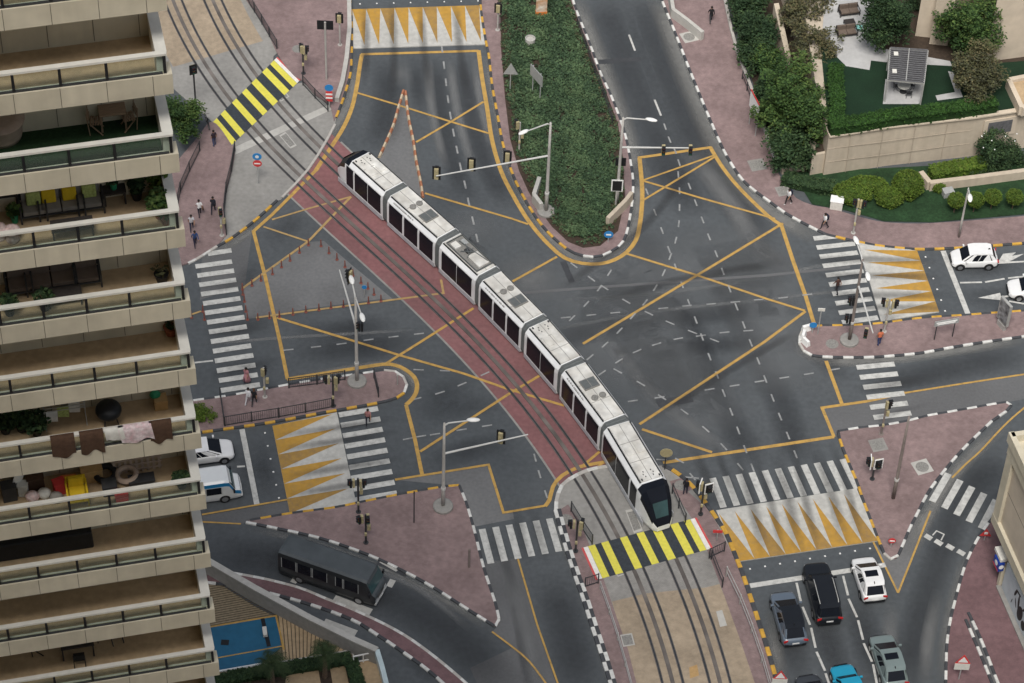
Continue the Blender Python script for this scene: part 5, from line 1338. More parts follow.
for k in range(NT, NB+1):
    zr = ZR0-FH*k; zf = zr-1.05; zb = zr-1.62
    rng = random.Random(k)
    # slab: parapet band with joints, floor on top, soffit
    mb = MB()
    mb.box((XL/2+.045, .10, (zr-.83+zb)/2), (-XL+.09, .20, zr-.83-zb), 0)
    mb.box((XL/2, DEP/2+.10, zb+.22), (-XL, DEP-.20, .44), 0)
    mb.box((.185, .30, (zr-.83+zb)/2), (.19, .595, zr-.83-zb-.004), 0)
    for x in np.arange(-.32, XL, -1.40): mb.box((x, -.001, (zr-.83+zb)/2), (.02, .012, zr-.83-zb), 1)
    slab = mb.build('balcony', [M['cream'], M['joint']], tower)
    mb = MB(); mb.face([(XL, .2, zf), (-.15, .2, zf), (-.15, DEP, zf), (XL, DEP, zf)]); mb.build('floor', M['turf'] if k == 1 else M['tile'], slab)
    mb = MB(); mb.box((XL/2, .25, zf+.08), (-XL-.3, .10, .16)); mb.build('upstand', M['railw'], slab)
    # solid end parapet
    mb = MB(); mb.box((-.01, DEP/2+.1, (zf+zr)/2-.01), (.30, DEP-.2, zr-zf-.02), 0); mb.build('end_parapet', M['railw'], slab)
    # top rail
    mb = MB(); mb.box((XL/2+.07, .10, zr-.04), (-XL+.16, .17, .08)); mb.box((.0, DEP/2+.1, zr-.035), (.34, DEP-.03, .075)); mb.build('top_rail', M['railw'], slab)
    mb = MB(); mb.box((XL/2, .09, zr-.80), (-XL, .07, .06)); mb.build('bottom_rail', M['dark'], slab)
    xs = [.07] + list(np.arange(-1.68, XL+.5, -1.40))
    for x in xs:
        mb = MB(); mb.box((x, .085, zr-.44), (.09, .07, .72)); mb.build('post', M['black'], slab)
    for a, b in zip(xs[:-1], xs[1:]):
        mb = MB(); mb.box(((a+b)/2, .10, zr-.44), (a-b-.10, .015, .68)); mb.build('glass_panel', gm, slab)
# ------------------------------------------------------------------ BALCONY FURNITURE
def on_floor(px, py, k, dz=0.0):
    z = ZR0-FH*k-1.05; p = at(px, py, z); return Vector((p.x, p.y, z+.004))
def loc_w(x, y, k):
    z = ZR0-FH*k-1.05; p = C0 + tu*x + tb*y; return Vector((p.x, p.y, z+.004))
GB = 'balcony furniture'
def sofa(label, p, w, cm, seats, cush=None, name='sofa', frame='dark', cat='sofa'):
    root = thing(name, label, cat, p, TA, GB); d = .78
    mb = MB()
    for s in (-1, 1):
        mb.box((s*w/2, .0, .60), (.06, d, .06)); 
        for y in (-d/2+.03, d/2-.03): mb.box((s*w/2, y, .30), (.06, .06, .6))
    mb.box((0, 0, .27), (w, d, .05)); mb.box((0, d/2-.02, .62), (w, .05, .45)); mb.build('sofa_frame', M[frame], root)
    sw = (w-.12)/seats
    for i in range(seats):
        x = -w/2+.06+sw*(i+.5)
        mb = MB(); mb.box((x, -.03, .38), (sw-.03, d-.12, .16)); mb.build('seat_cushion', M[cm], root, bevel=.03)
        mb = MB(); mb.box((x, d/2-.12, .66), (sw-.03, .16, .46)); mb.build('back_cushion', M[cm], root, bevel=.03)
    for x, m in (cush or ()):
        mb = MB(); mb.T = Matrix.Translation((x, d/2-.32, .66)) @ Matrix.Rotation(-.5, 4, 'X'); mb.box((0,0,0), (.46,.14,.44)); mb.build('throw_cushion', M[m], root, bevel=.05)
    return root
def table(label, p, w, d, h, mt='rattan', name='coffee_table', cat='table'):
    root = thing(name, label, cat, p, TA, GB)
    mb = MB(); mb.box((0,0,h-.03),(w,d,.06)); mb.build('tabletop', M[mt], root)
    for sx in (-1,1):
        for sy in (-1,1):
            mb = MB(); mb.box((sx*(w/2-.05),sy*(d/2-.05),h/2-.03),(.06,.06,h-.06)); mb.build('leg', M[mt], root)
    return root
def chair(label, p, rz, mt='wood', cm=None, name='folding_chair'):
    root = thing(name, label, 'chair', p, TA+rz, GB)
    mb = MB()
    for i in range(5): mb.box((0,-.16+i*.08,.44),(.42,.06,.025))
    mb.build('seat', M[cm or mt], root)
    mb = MB()
    for i in range(3): mb.box((0,.22+.02*i,.62+i*.1),(.42,.025,.06))
    mb.build('backrest', M[cm or mt], root)
    for s in (-1,1):
        mb = MB(); mb.beam((s*.21,-.2,0),(s*.21,.16,.45),.035,.03); mb.build('leg', M[mt], root)
        mb = MB(); mb.beam((s*.21,.2,0),(s*.21,.27,.88),.035,.03); mb.build('leg', M[mt], root)
    return root
def leaf_pts(mb, c, rx, ry, rz, n, s, nm, rnd, shell=.45):
    for _ in range(n):
        while True:
            q = Vector((rnd.uniform(-1,1), rnd.uniform(-1,1), rnd.uniform(-1,1)))
            if shell < q.length <= 1: break
        p = Vector((c[0]+q.x*rx, c[1]+q.y*ry, c[2]+q.z*rz)); a = rnd.uniform(0, 2*PI); t = rnd.uniform(-.9,.9)
        u = Vector((math.cos(a), math.sin(a), rnd.uniform(-.5,.5))).normalized(); w = u.cross(Vector((math.sin(t)*math.sin(a), -math.sin(t)*math.cos(a), math.cos(t)))).normalized()
        l = s*rnd.uniform(.6,1.35); b = l*rnd.uniform(.4,.65)
        mb.face([p-u*l, p-w*b, p+u*l, p+w*b], nm if isinstance(nm, int) else rnd.choice(nm))
def potted(label, p, h, r, n, pal='dark', pot='terra', pr=.2, name='potted_plant'):
    root = thing(name, label, 'potted plant', p, 0, GB); rnd = random.Random(label)
    mb = MB(); mb.lathe([(pr*.7,0),(pr,.34),(pr*1.06,.36),(pr*.9,.34)], n=14); mb.build('pot', M[pot], root, smooth=False)
    mb = MB()
    for i in range(4): mb.tube([(0,0,.3),(rnd.uniform(-.5,.5)*r,rnd.uniform(-.5,.5)*r,.3+h*.7)],[.02,.008],5)
    mb.build('stem', M['trunk'], root)
    mb = MB(); leaf_pts(mb, (0,0,.35+h*.5), r, r, h*.55, n, .10, (0,1,2), rnd, 0); mb.build('leaves', LEAF[pal], root)
    return root
# k = 1, green artificial turf
table('slatted wooden folding table on the green turf balcony', on_floor(114,128,1)+tb*.1, .85, .55, .72, 'wood', 'folding_table')
chair('slatted wooden folding chair left of the wooden table', on_floor(97,131,1), 1.4)
chair('slatted wooden folding chair right of the wooden table', on_floor(129,127,1), -1.4)
b = on_floor(2,136,1); root = thing('round_table', 'round table under a long beige cloth at the left of the turf balcony', 'table', b, TA, GB)
mb = MB(); mb.lathe([(.62,.02),(.66,.2),(.70,.62),(.78,.72),(.78,.75),(.4,.77)], n=26); mb.build('tablecloth', M['clothbeige'], root, smooth=True)
mb = MB(); mb.lathe([(.05,0),(.05,.74)], n=8); mb.build('leg', M['dark'], root)
o = MB(); leaf_pts(o, (0,0,.25), .35,.3,.2, 60, .09, (0,1,2), random.Random(3), 0); tag(o.build('dry_bouquet', LEAF['olive'], loc=b+Vector((.25,.5,.72))), 'dry brown plant on the beige covered round table', 'plant')
# k = 2, furnished balcony
sofa('grey two-seat sofa with yellow cushions and a dark frame', on_floor(62,212,2)+tb*.05, 1.45, 'cushion', 2, ((-.36,'yellowc'),(.30,'yellowc')))
sofa('grey armchair with striped cushion left of the yellow cushioned sofa', on_floor(34,216,2)+tb*.05, .82, 'cushion', 1, ((.05,'stripec'),), 'armchair', cat='armchair')
sofa('grey armchair with green striped cushion right of the yellow cushioned sofa', on_floor(91,208,2)+tb*.05, .82, 'cushion', 1, ((0,'stripec'),), 'armchair', cat='armchair')
table('low dark coffee table in front of the yellow cushioned sofa', on_floor(73,233,2), 1.35, .55, .42)
table('dark side table carrying plants near the right armchair', on_floor(116,206,2)+tb*.25, .75, .5, .55, name='side_table')
potted('bushy dark plant in a pot on the dark side table', on_floor(116,206,2)+tb*.25+Vector((0,0,.55)), .35, .32, 120, 'dark', 'greenpl', .14)
potted('round black-leaved plant beside the dark side table', on_floor(138,203,2)+tb*.2, .75, .30, 220, 'dark', 'black')
potted('tall yellow-green plant at the right end of the furnished balcony', on_floor(160,200,2)+tb*.25, 1.35, .42, 420, 'lime', 'terra')
potted('broad green plant behind the glass at the right end of the furnished balcony', on_floor(160,217,2), .8, .42, 320, 'mid', 'terra')
potted('low plant in a brown pot at the right front of the furnished balcony', on_floor(166,222,2)-tb*.05, .35, .3, 160, 'mid', 'terra')
for i, (x, y) in enumerate(((13,240),(-1,238))):
    p = on_floor(x,y,2); mb = MB(); mb.lathe([(.20,0),(.23,.06),(.16,.3),(.27,.42),(.27,.47),(.2,.48)], n=16)
    tag(mb.build('stool', M['pinkc'], loc=p, smooth=True), ('pale pink round stool nearer the coffee table','pale pink round stool at the picture edge')[i], 'stool', GB)
table('dark rectangular cabinet table at the left of the furnished balcony', on_floor(4,212,2)+tb*.2, 1.0, .6, .75, name='side_table')
potted('small green plant by the pink stools', on_floor(15,222,2), .4, .25, 120, 'mid', 'greenpl', .14)
# k = 3, brown lounge set
sofa('brown two-seat sofa on the balcony below the yellow cushions', on_floor(52,287,3)+tb*.05, 1.65, 'cushionb', 2)
sofa('brown armchair left of the brown sofa', on_floor(20,292,3)+tb*.05, .85, 'cushionb', 1, None, 'armchair', cat='armchair')
sofa('brown armchair right of the brown sofa', on_floor(88,282,3)+tb*.05, .85, 'cushionb', 1, None, 'armchair', cat='armchair')
table('black coffee table in front of the brown sofa', on_floor(65,301,3), 1.15, .6, .38)
potted('nearly bare plant in a black pot on the brown lounge balcony', on_floor(162,281,3), .5, .28, 26, 'olive', 'black', .24)
potted('dark plant behind the glass near the black coffee table', on_floor(45,309,3), .5, .35, 140, 'dark', 'black', .2)
potted('dark leafy plant behind the glass at the left of the lounge balcony', on_floor(10,314,3), .45, .35, 140, 'dark', 'black', .2)
# k = 4: one pot
potted('red-brown pot with a stubby plant in the corner of the otherwise bare balcony', on_floor(171,334,4), .12, .16, 30, 'dark', 'terra', .24)
# k = 5: laundry balcony
p = on_floor(110,424,5); root = thing('kettle_barbecue', 'round black covered barbecue behind the hanging floral blanket', 'barbecue', p, 0, GB)
mb = MB(); mb.ball((0,0,.72),.46,18,10,0,(1,1,.72)); mb.build('lid', M['black'], root, smooth=True)
for a in (0,2.1,4.2):
    mb = MB(); mb.beam((.3*math.cos(a),.3*math.sin(a),0),(.2*math.cos(a),.2*math.sin(a),.6),.04,.04); mb.build('leg', M['dark'], root)
p = on_floor(161,406,5); root = thing('cardboard_box', 'open cardboard box with a green bag on the laundry balcony', 'box', p, TA, GB)
mb = MB(); mb.box((0,0,.22),(.46,.42,.44)); mb.build('box_body', M['cardboard'], root)
mb = MB(); mb.ball((-.16,.12,.5),.2,10,7,0,(1,.8,.8)); mb.build('bag', M['greenpl'], root)
zr5 = ZR0-FH*5
def drape(label, x0, x1, dr, mt, back=.35, seed=0, skew=0.0, name='hung_cloth'):
    """cloth folded over the balcony rail: outer fall, top, inner fall, with soft folds"""
    rnd = random.Random(seed); mb = MB(); n = 14; prof = []
    rows = [(-.015,-dr),(-.03,-dr*.66),(-.025,-dr*.33),(-.01,-.02),(.05,.035),(.15,.035),(.21,-.02),(.23,-back)]
    ph = [rnd.uniform(0,6) for _ in range(3)]
    for j, (y, z) in enumerate(rows):
        for i in range(n+1):
            t = i/n; x = lerp1(x0, x1, t)+(skew*(-z) if z < -.05 and y < .1 else 0)
            f = .028*math.sin(t*11+ph[0])*min(1,abs(z)*2)*(1 if y < .1 else -.6)
            zz = z*(1+.10*math.sin(t*7+ph[1])) if z < -.05 else z
            prof.append((x, y-.02+f-.012, zr5+zz+.012))
    b = mb._a(prof)
    for j in range(len(rows)-1):
        for i in range(n): mb.f.append((b+j*(n+1)+i, b+j*(n+1)+i+1, b+(j+1)*(n+1)+i+1, b+(j+1)*(n+1)+i)); mb.m.append(0)
    mb.T = None
    o = mb.build(name, M[mt], smooth=True, loc=(C0.x,C0.y,0), rz=TA); tag(o, label, 'cloth', 'cloths hung over the balcony rail')
def fx(px, py): return tw(px, py, zr5).x
drape('brown cloth hung over the rail nearest the tower corner', fx(149,424), fx(171,420), .92, 'brownc', seed=1)
drape('pink floral blanket hung askew over the balcony rail', fx(118,429), fx(151,424), .72, 'floral', seed=2, skew=.12)
drape('cream cloth hung over the rail left of the floral blanket', fx(104,431), fx(123,428), .5, 'whitec', seed=3, skew=.1)
drape('wide dark brown cloth hung left of the cream cloth', fx(79,434), fx(103,431), .95, 'brownc', seed=4)
drape('dark brown cloth hung over the rail, farthest left', fx(50,438), fx(74,435), .95, 'brownc', seed=5)
p = on_floor(66,422,5); root = thing('drying_rack', 'drying rack with pale clothes behind the brown cloths', 'drying rack', p, TA, GB)
mb = MB()
for s in (-1,1): mb.beam((s*.7,-.3,0),(s*.7,.3,.95),.03,.03); mb.beam((s*.7,.3,0),(s*.7,-.3,.95),.03,.03)
for i in range(5): mb.beam((-.7,-.28+i*.14,.95),(.7,-.28+i*.14,.95),.02,.02)
mb.build('rack_frame', M['metal'], root)
for i, (x, m) in enumerate(((-.45,'whitec'),(-.05,'stripec'),(.35,'whitec'),(.1,'cushion'))):
    mb = MB(); y = -.28+i*.14
    for s in (-1,1): mb.face([(x-.2,y,.97),(x+.2,y,.97),(x+.18,y+s*.05,.45),(x-.19,y+s*.04,.5)])
    mb.build('garment', M[m], root)
for i, (px, py) in enumerate(((6,432),(22,430),(37,434))):
    potted(('wide leafy balcony plant at the picture edge of the laundry balcony','leafy balcony plant in the middle of the laundry plants','leafy balcony plant nearest the drying rack')[i], on_floor(px,py,5), .55, .5, 260, 'dark', 'black', .22)
# k = 6: cluttered balcony
p = on_floor(94,489,6)
chair('yellow plastic chair on the cluttered balcony', p, 2.8, 'yellowc', None, 'plastic_chair') if 0 else None
sofa('yellow armchair among the clutter', on_floor(78,499,6), .7, 'yellowc', 1, None, 'armchair', 'yellowc', 'armchair')
rnd = random.Random(11)
for i, (px, py, w, d, h, m, lb) in enumerate(((70,489,.5,.4,.5,'orange','orange crate left of the yellow armchair'),(92,478,.75,.5,.6,'cardboard','tan carton behind the yellow armchair'),(60,492,.4,.35,.55,'redp','red storage box on the cluttered balcony'),
    (110,492,.5,.45,.45,'dark','dark box right of the yellow armchair'),(142,484,.9,.4,.3,'dark','long dark case below the lattice mat'),(36,487,.6,.4,.6,'brownc','brown box among the clutter'),(24,494,.35,.3,.55,'whitec','white bin among the clutter'),(122,500,.45,.35,.3,'redp','red box behind the glass of the cluttered balcony'),(10,498,.5,.4,.7,'dark','dark cupboard at the picture edge of the cluttered balcony'))):
    q = on_floor(px,py,6); root = thing('storage_box', lb, 'box', q, TA+rnd.uniform(-.3,.3), GB)
    mb = MB(); mb.box((0,0,h/2),(w,d,h)); mb.build('box_body', M[m], root, bevel=.02)
    mb = MB(); mb.box((0,0,h+.02),(w+.03,d+.03,.04)); mb.build('lid', M[m], root)
for i, (px, py) in enumerate(((127,480),(106,479))):
    q = on_floor(px,py,6)+Vector((0,0,.1)); mb = MB(); R_, r_ = .34, .11
    pts = [(R_*math.cos(a), R_*math.sin(a), 0) for a in np.linspace(0,2*PI,19)]; mb.tube(pts, r_, 8, 0, False)
    tag(mb.build('tyre', M['clothbeige'] if i == 0 else M['tyre'], loc=q+Vector((0,0,.2)), smooth=True), ('beige inflatable ring on the cluttered balcony','dark tyre left of the beige ring')[i], 'ring')
q = loc_w(fx(171,470)-.9, DEP-.12, 6); root = thing('lattice_mat', 'beige lattice mats leaning on the wall of the cluttered balcony', 'mat', q, TA, GB)
mb = MB()
for i in range(9): mb.beam((-.8+i*.2,-.30,.0),(-.8+i*.2,0,1.5),.09,.03)
for j in range(7): mb.beam((-.9,-.29+j*.045,.12+j*.22),(.9,-.29+j*.045,.12+j*.22),.03,.06)
mb.build('lattice', M['clothbeige'], root)
mb = MB(); mb.face([(-.85,-.24,0),(.85,-.24,0),(.85,.06,1.5),(-.85,.06,1.5)]); mb.build('mat_back', M['tile'], root)
q = on_floor(16,489,6); root = thing('surfboard', 'white board leaning in the clutter at the left', 'board', q, TA+.4, GB)
mb = MB(); mb.T = Matrix.Rotation(.35,4,'X'); mb.ball((0,0,.85),.85,12,10,0,(.26,.04,1)); mb.build('board', M['white'], root, smooth=True)
for i, (px, py, c) in enumerate(((45,497,'whitec'),(57,501,'cushion'),(33,500,'pinkc'))):
    q = on_floor(px,py,6); mb = MB(); mb.ball((0,0,.2),.26,10,7,0,(1,.8,.9)); tag(mb.build('laundry_bag', M[c], loc=q, smooth=True), ('white bundle','grey bundle','pinkish bundle')[i]+' of cloth on the cluttered balcony floor', 'bundle')
potted('dark shrub at the right end of the cluttered balcony', on_floor(182,487,6), .3, .35, 160, 'dark', 'black', .2)
# k = 7: black covered furniture ; k = 9: dark dining set
q = on_floor(30,552,7)+tb*.15; root = thing('covered_sofa', 'long black covered furniture on the balcony above the bare one', 'sofa', q, TA, GB)
mb = MB(); mb.box((0,0,.42),(4.6,.85,.84),0,0,(.99,.85)); mb.build('cover', M['black'], root, bevel=.06)
q = on_floor(78,652,9); table('black dining table on the lowest balcony', q+tb*.05, 1.25, .8, .74, name='dining_table')
chair('black dining chair left of the black dining table', on_floor(38,652,9), 1.5, 'black', None, 'dining_chair')
chair('black dining chair right of the black dining table, against the wall', on_floor(117,641,9), .2, 'black', None, 'dining_chair')
chair('black dining chair in front of the black dining table', on_floor(80,664,9), 3.1, 'black', None, 'dining_chair')
chair('black dining chair behind the black dining table', on_floor(92,640,9), 0, 'black', None, 'dining_chair')
# wall light by the top balcony
p = C0 + tu*.35 + tb*.9 + Vector((0,0,.35)); mb = MB(); mb.tube([(0,0,0),(.45,-.05,.18),(.6,-.2,.02)], .03, 6)
# ------------------------------------------------------------------ VEGETATION
def canopy(label, name, cat, base, clumps, n, leaf, pal, trunk=None, z0=0.0, group=None, mode=.5, loc=None):
    """clumps: (dx,dy,dz,rx,ry,rz) around the base; leaves spread through every clump"""
    b = loc if loc is not None else at(*base); rnd = random.Random(label)
    root = thing(name, label, cat, (b.x,b.y,z0), 0, group)
    vol = [c[3]*c[4]*c[5] for c in clumps]; tot = sum(v**.75 for v in vol)
    mb = MB()
    for c, v in zip(clumps, vol):
        ms = rnd.choice(((0,0,1),(0,0,2),(1,1,0),(0,2,2),(0,1,2)))
        m = int(n*v**.75/tot)
        # twigs of foliage: small groups of leaves, lumpy outline
        sub = [Vector((rnd.gauss(0,.5),rnd.gauss(0,.5),rnd.gauss(.05,.45))) for _ in range(max(6, m//22))]
        sub = [s if s.length < 1 else s.normalized()*rnd.uniform(.85,1.06) for s in sub]
        for s in sub:
            leaf_pts(mb, (c[0]+s.x*c[3], c[1]+s.y*c[4], c[2]+s.z*c[5]), leaf*3.0, leaf*3.0, leaf*2.4, 30, leaf*.78, ms if rnd.random() < .75 else (0,1,2), rnd, 0)
    mb.build('crown' if trunk else 'foliage', LEAF[pal], root)
    mb = MB(); rt = trunk or .05
    top = max(c[2] for c in clumps)
    mb.tube([(0,0,-.1),(.05,0,top*.3),(0,.05,top*.65)],[rt,rt*.8,rt*.5],8)
    for c in clumps[:7]: mb.tube([(0,.02,top*.35),(c[0]*.5,c[1]*.5,(top*.4+c[2])*.5),(c[0]*.9,c[1]*.9,c[2])],[rt*.5,rt*.35,rt*.12],6)
    mb.build('trunk' if trunk else 'stem', M['trunk'], root)
    return root
def crown(rx, ry, rz, zc, k, seed, s=.5):
    rnd = random.Random(seed); out = [(0,0,zc,rx*.6,ry*.6,rz*.65)]
    for i in range(k):
        a = 2*PI*i/k+rnd.uniform(-.3,.3); q = rnd.uniform(.45,.72); e = rnd.uniform(-.55,.6)
        out.append((rx*q*math.cos(a), ry*q*math.sin(a), zc+rz*e, rx*s*rnd.uniform(.7,1.1), ry*s*rnd.uniform(.7,1.1), rz*s*rnd.uniform(.7,1.1)))
    return out
def on(px, py, z):
    p = at(px, py, z); p.z = 0; return p
# hedge bed in the median: a mass of low plants
BED = [(p.x,p.y) for p in G([(500,0),(492,-12),(566,-12),(581,30),(604,88),(617,125),(622,160),(622,195),(614,224),(598,241),(583,243),(570,237),(556,224),(544,206),(532,186),(522,165),(513,135),(508,100),(503,50)], .4)]
def inside(x, y, P):
    c = False; j = len(P)-1
    for i in range(len(P)):
        if (P[i][1] > y) != (P[j][1] > y) and x < (P[j][0]-P[i][0])*(y-P[i][1])/(P[j][1]-P[i][1])+P[i][0]: c = not c
        j = i
    return c
rnd = random.Random(5); mb = MB(); x0, x1 = min(p[0] for p in BED), max(p[0] for p in BED); y0, y1 = min(p[1] for p in BED), max(p[1] for p in BED)
cnt = 0
for _ in range(12000):
    x, y = rnd.uniform(x0,x1), rnd.uniform(y0,y1)
    if not inside(x, y, BED): continue
    edge = not (inside(x+.7,y,BED) and inside(x-.7,y,BED) and inside(x,y-.7,BED) and inside(x,y+.7,BED))
    if edge and rnd.random() < .45: continue
    if math.sin(x*.9+1.3*math.sin(y*.6))*math.sin(y*.8+x*.3) > .86 and rnd.random() < .7: continue
    cl = math.sin(x*1.7)+math.sin(y*2.3+x)+rnd.gauss(0,.8); h = (.42 if not edge else .22)+.12*rnd.random()
    r = rnd.uniform(.16,.30)
    ms = (3,3,0,1) if edge and rnd.random() < .5 else ((0,2) if cl > .6 else ((1,0) if cl > -.8 else (1,1,0)))
    leaf_pts(mb, (x,y,.12+h*.62), r, r, h*.45, 10, .105, ms, rnd, .1)
struct(mb.build('ground_cover', LEAF['bed']), 'stuff')
# ------------------------------------------------------------------ VILLA GARDEN, UPPER RIGHT
ZG = 4.5
gp = G([(829,135.5),(893,125.5),(975.5,116.5),(1024,109),(1085,99)], ZG); back = [Vector((gp[-1].x, gp[-1].y+46, ZG)), Vector((gp[0].x-7, gp[0].y+46, ZG))]
gl = G([(806,20),(815,80),(823,117)], ZG)
mb = MB(); mb.prism([(p.x,p.y) for p in gp+back+gl], -.05, ZG-.05); gt = tag(mb.build('retaining_wall', M['cream2']), 'long cream retaining wall below the clipped hedge of the raised garden', 'wall')
# joints on the front of the wall
d = (gp[2]-gp[0]); L = d.length; d.normalize(); nrm = Vector((d.y,-d.x,0))
mb = MB()
for t in np.arange(1.9, L+6, 2.75):
    q = gp[0]+d*t if t < L else None
    if q: mb.box((q.x+nrm.x*.0, q.y+nrm.y*.0, ZG/2),(.03,.04,ZG-.1),0,math.atan2(d.y,d.x))
for zz in (1.5, 3.0):
    a_, b_ = gp[0]+nrm*0, gp[2]; mb.beam((a_.x,a_.y,zz),(b_.x,b_.y,zz),.03,.03)
mb.build('wall_joints', mat('wall_joint', (.43,.37,.295), .9, .1, 3), gt)
mb = MB()
for a_, b_ in zip(gp[:-1], gp[1:]): mb.beam((a_.x,a_.y,ZG-.02),(b_.x,b_.y,ZG-.02),.42,.14)
mb.build('coping', M['villa'], gt)
q = gp[3].lerp(gp[2], .45); dd = (gp[3]-gp[2]).normalized(); nn = Vector((dd.y,-dd.x,0))
mb = MB(); mb.box((q.x+nn.x*.03,q.y+nn.y*.03,2.9),(2.9,.12,1.9),0,math.atan2(dd.y,dd.x)); mb.build('window_surround', M['villa'], gt)
mb = MB(); mb.box((q.x+nn.x*.10,q.y+nn.y*.10,2.95),(2.1,.06,1.3),0,math.atan2(dd.y,dd.x)); mb.build('louvre', M['slat'], gt)
# step of the wall at its left end
sp_ = G([(812.5,155.5),(826.5,153)], 2.3); e_ = sp_[0]; f_ = sp_[1]; bk = Vector((-.2,2.6,0))
mb = MB(); mb.prism([(p.x,p.y) for p in (e_, f_, f_+bk, e_+bk)], 0, 2.3); tag(mb.build('planter_wall', M['cream2']), 'low cream wall block at the left foot of the retaining wall', 'wall')
mb = MB(); mb.prism([(p.x,p.y) for p in G([(815,153),(826,150.5),(824,136),(816,142)], 2.32)], None, 2.32); struct(mb.build('soil', M['soil']))
a_, b_ = at(781,173), at(809,168); mb = MB(); mb.beam((a_.x,a_.y,.3),(b_.x,b_.y,.3),.4,.6); tag(mb.build('low_wall', M['cream2']), 'short low cream wall between the pavement and the retaining wall', 'wall')
# garden surfaces
def gsheet(name, pts, mt, dz): 
    P = G(pts, ZG+dz); mb = MB(); mb.prism([(p.x,p.y) for p in P], None, ZG+dz); return struct(mb.build(name, M[mt]))
gsheet('lawn', [(829,134),(893,124),(975,115),(1060,102),(1060,60),(950,60),(820,40)], 'lawn', .0)
gsheet('soil', [(873,48),(955,62),(985,64),(1060,58),(1060,-60),(873,-60)], 'soil', .01)
gsheet('terrace', [(826,-20),(822,37),(836,56),(846,66),(869.5,70),(871,60.5),(889,62.5),(952,66),(952,66)][:8]+[(950,61),(928,57),(876,47),(876,-60)], 'terrace', .02)
gsheet('terrace', [(948,71),(953.5,72.5),(963,97),(937.5,100.5),(935.5,95.5),(955,92)], 'terrace', .03)
gsheet('terrace', [(885.5,79),(882.8,104),(920.5,104),(924.5,82)], 'terrace', .03)
# side wall of the next plot
a_, b_ = at(772,38), at(786.5,69); d = (b_-a_); mb = MB()
n_ = Vector((d.y,-d.x,0)).normalized()*.22
A = [a_-n_, b_-n_, b_+n_, a_+n_]; hA = (3.9,1.5,1.5,3.9)
i0 = mb._a([(p.x,p.y,-.05) for p in A]+[(p.x,p.y,h) for p,h in zip(A,hA)])
for f in ((3,2,1,0),(4,5,6,7),(0,1,5,4),(1,2,6,5),(2,3,7,6),(3,0,4,7)): mb.f.append(tuple(i0+i for i in f)); mb.m.append(0)
tag(mb.build('boundary_wall', M['cream2']), 'sloping cream boundary wall end among the dark shrubs', 'wall')
# clipped hedge on the retaining wall
def hedge(label, pts, z, w, h, pal, n, leaf=.11, base=0.0):
    P = smooth_path(G(pts, z), .5) if len(pts) > 2 else G(pts, z); c = P[0].copy(); root = thing('hedge', label, 'hedge', (c.x,c.y,base), 0, 'clipped hedges'); rnd = random.Random(label)
    mb = MB(); L = sum((b-a).length for a, b in zip(P[:-1],P[1:]))
    R = resample(P, L/n*1.0); N_ = normals(R)
    for p, q in zip(R, N_):
        for _ in range(2):
            o = q*(w/2*rnd.uniform(-1,1)); zz = h*rnd.choice((1,1,rnd.random()))
            leaf_pts(mb, (p.x-c.x+o.x, p.y-c.y+o.y, zz), leaf*1.3, leaf*1.3, leaf*.7, 6, leaf, (0,0,1,2), rnd, 0)
    mb.build('foliage', LEAF[pal], root)
    mb = MB()
    for a, b in zip(R[:-1:4], R[4::4]): mb.beam((a.x-c.x,a.y-c.y,h*.45),(b.x-c.x,b.y-c.y,h*.45),w*.8,h*.85)
    mb.build('hedge_core', LEAF[pal][1], root)
hedge('bright clipped hedge along the top of the cream retaining wall', [(830,124),(860,120),(893,114.5),(940,109),(975,104),(996,101)], ZG+.9, 1.25, 1.0, 'hedge', 900, .10, ZG)
hedge('clipped hedge down the left side of the raised lawn', [(836,64),(836,85),(838,104),(836,122)], ZG+.9, 1.2, 1.0, 'hedge', 420, .10, ZG)
# pergola with table
pq = G([(890.5,47.5),(928,50),(924,82.5),(888,79)], ZG+2.5); c = sum(pq, Vector())/4
root = thing('pergola', 'grey slatted pergola roof over the white garden pad', 'pergola', (c.x,c.y,ZG), 0)
u_ = (pq[1]-pq[0]); v_ = (pq[3]-pq[0]); mb = MB()
for i in range(17):
    a_ = pq[0].lerp(pq[3], i/16)-c; b_ = pq[1].lerp(pq[2], i/16)-c; mb.beam((a_.x,a_.y,2.5),(b_.x,b_.y,2.5),.13,.05)
mb.build('slats', M['slat'], root)
mb = MB(); mb.prism([(p.x-c.x,p.y-c.y) for p in pq], 2.40, 2.43, bottom=True); mb.build('roof_sheet', M['dark'], root)
mb = MB()
for s,e in ((0,1),(1,2),(2,3),(3,0)):
    a_, b_ = pq[s]-c, pq[e]-c; mb.beam((a_.x,a_.y,2.4),(b_.x,b_.y,2.4),.12,.16)
a_, b_ = (pq[0]+pq[1])/2-c, (pq[2]+pq[3])/2-c; mb.beam((a_.x,a_.y,2.545),(b_.x,b_.y,2.545),.08,.03)
mb.build('roof_frame', M['metal'], root)
for p in pq:
    mb = MB(); mb.box((p.x-c.x,p.y-c.y,1.2),(.12,.12,2.4)); mb.build('post', M['metal'], root)
for t in (.2,.75):
    a_ = pq[0].lerp(pq[3], t).lerp(pq[1].lerp(pq[2], t), .16)-c; mb = MB(); mb.box((a_.x,a_.y,2.56),(.36,.45,.05)); mb.build('skylight', M['whitec'], root)
b = at(903,92,ZG); root = thing('garden_table', 'round garden table beside the pergola', 'table', (b.x,b.y,ZG+.03), 0)
mb = MB(); mb.lathe([(.55,.70),(.55,.74)], n=20); mb.build('tabletop', M['whitec'], root); mb = MB(); mb.lathe([(.3,0),(.05,.05),(.05,.7)], n=12); mb.build('leg', M['dark'], root)
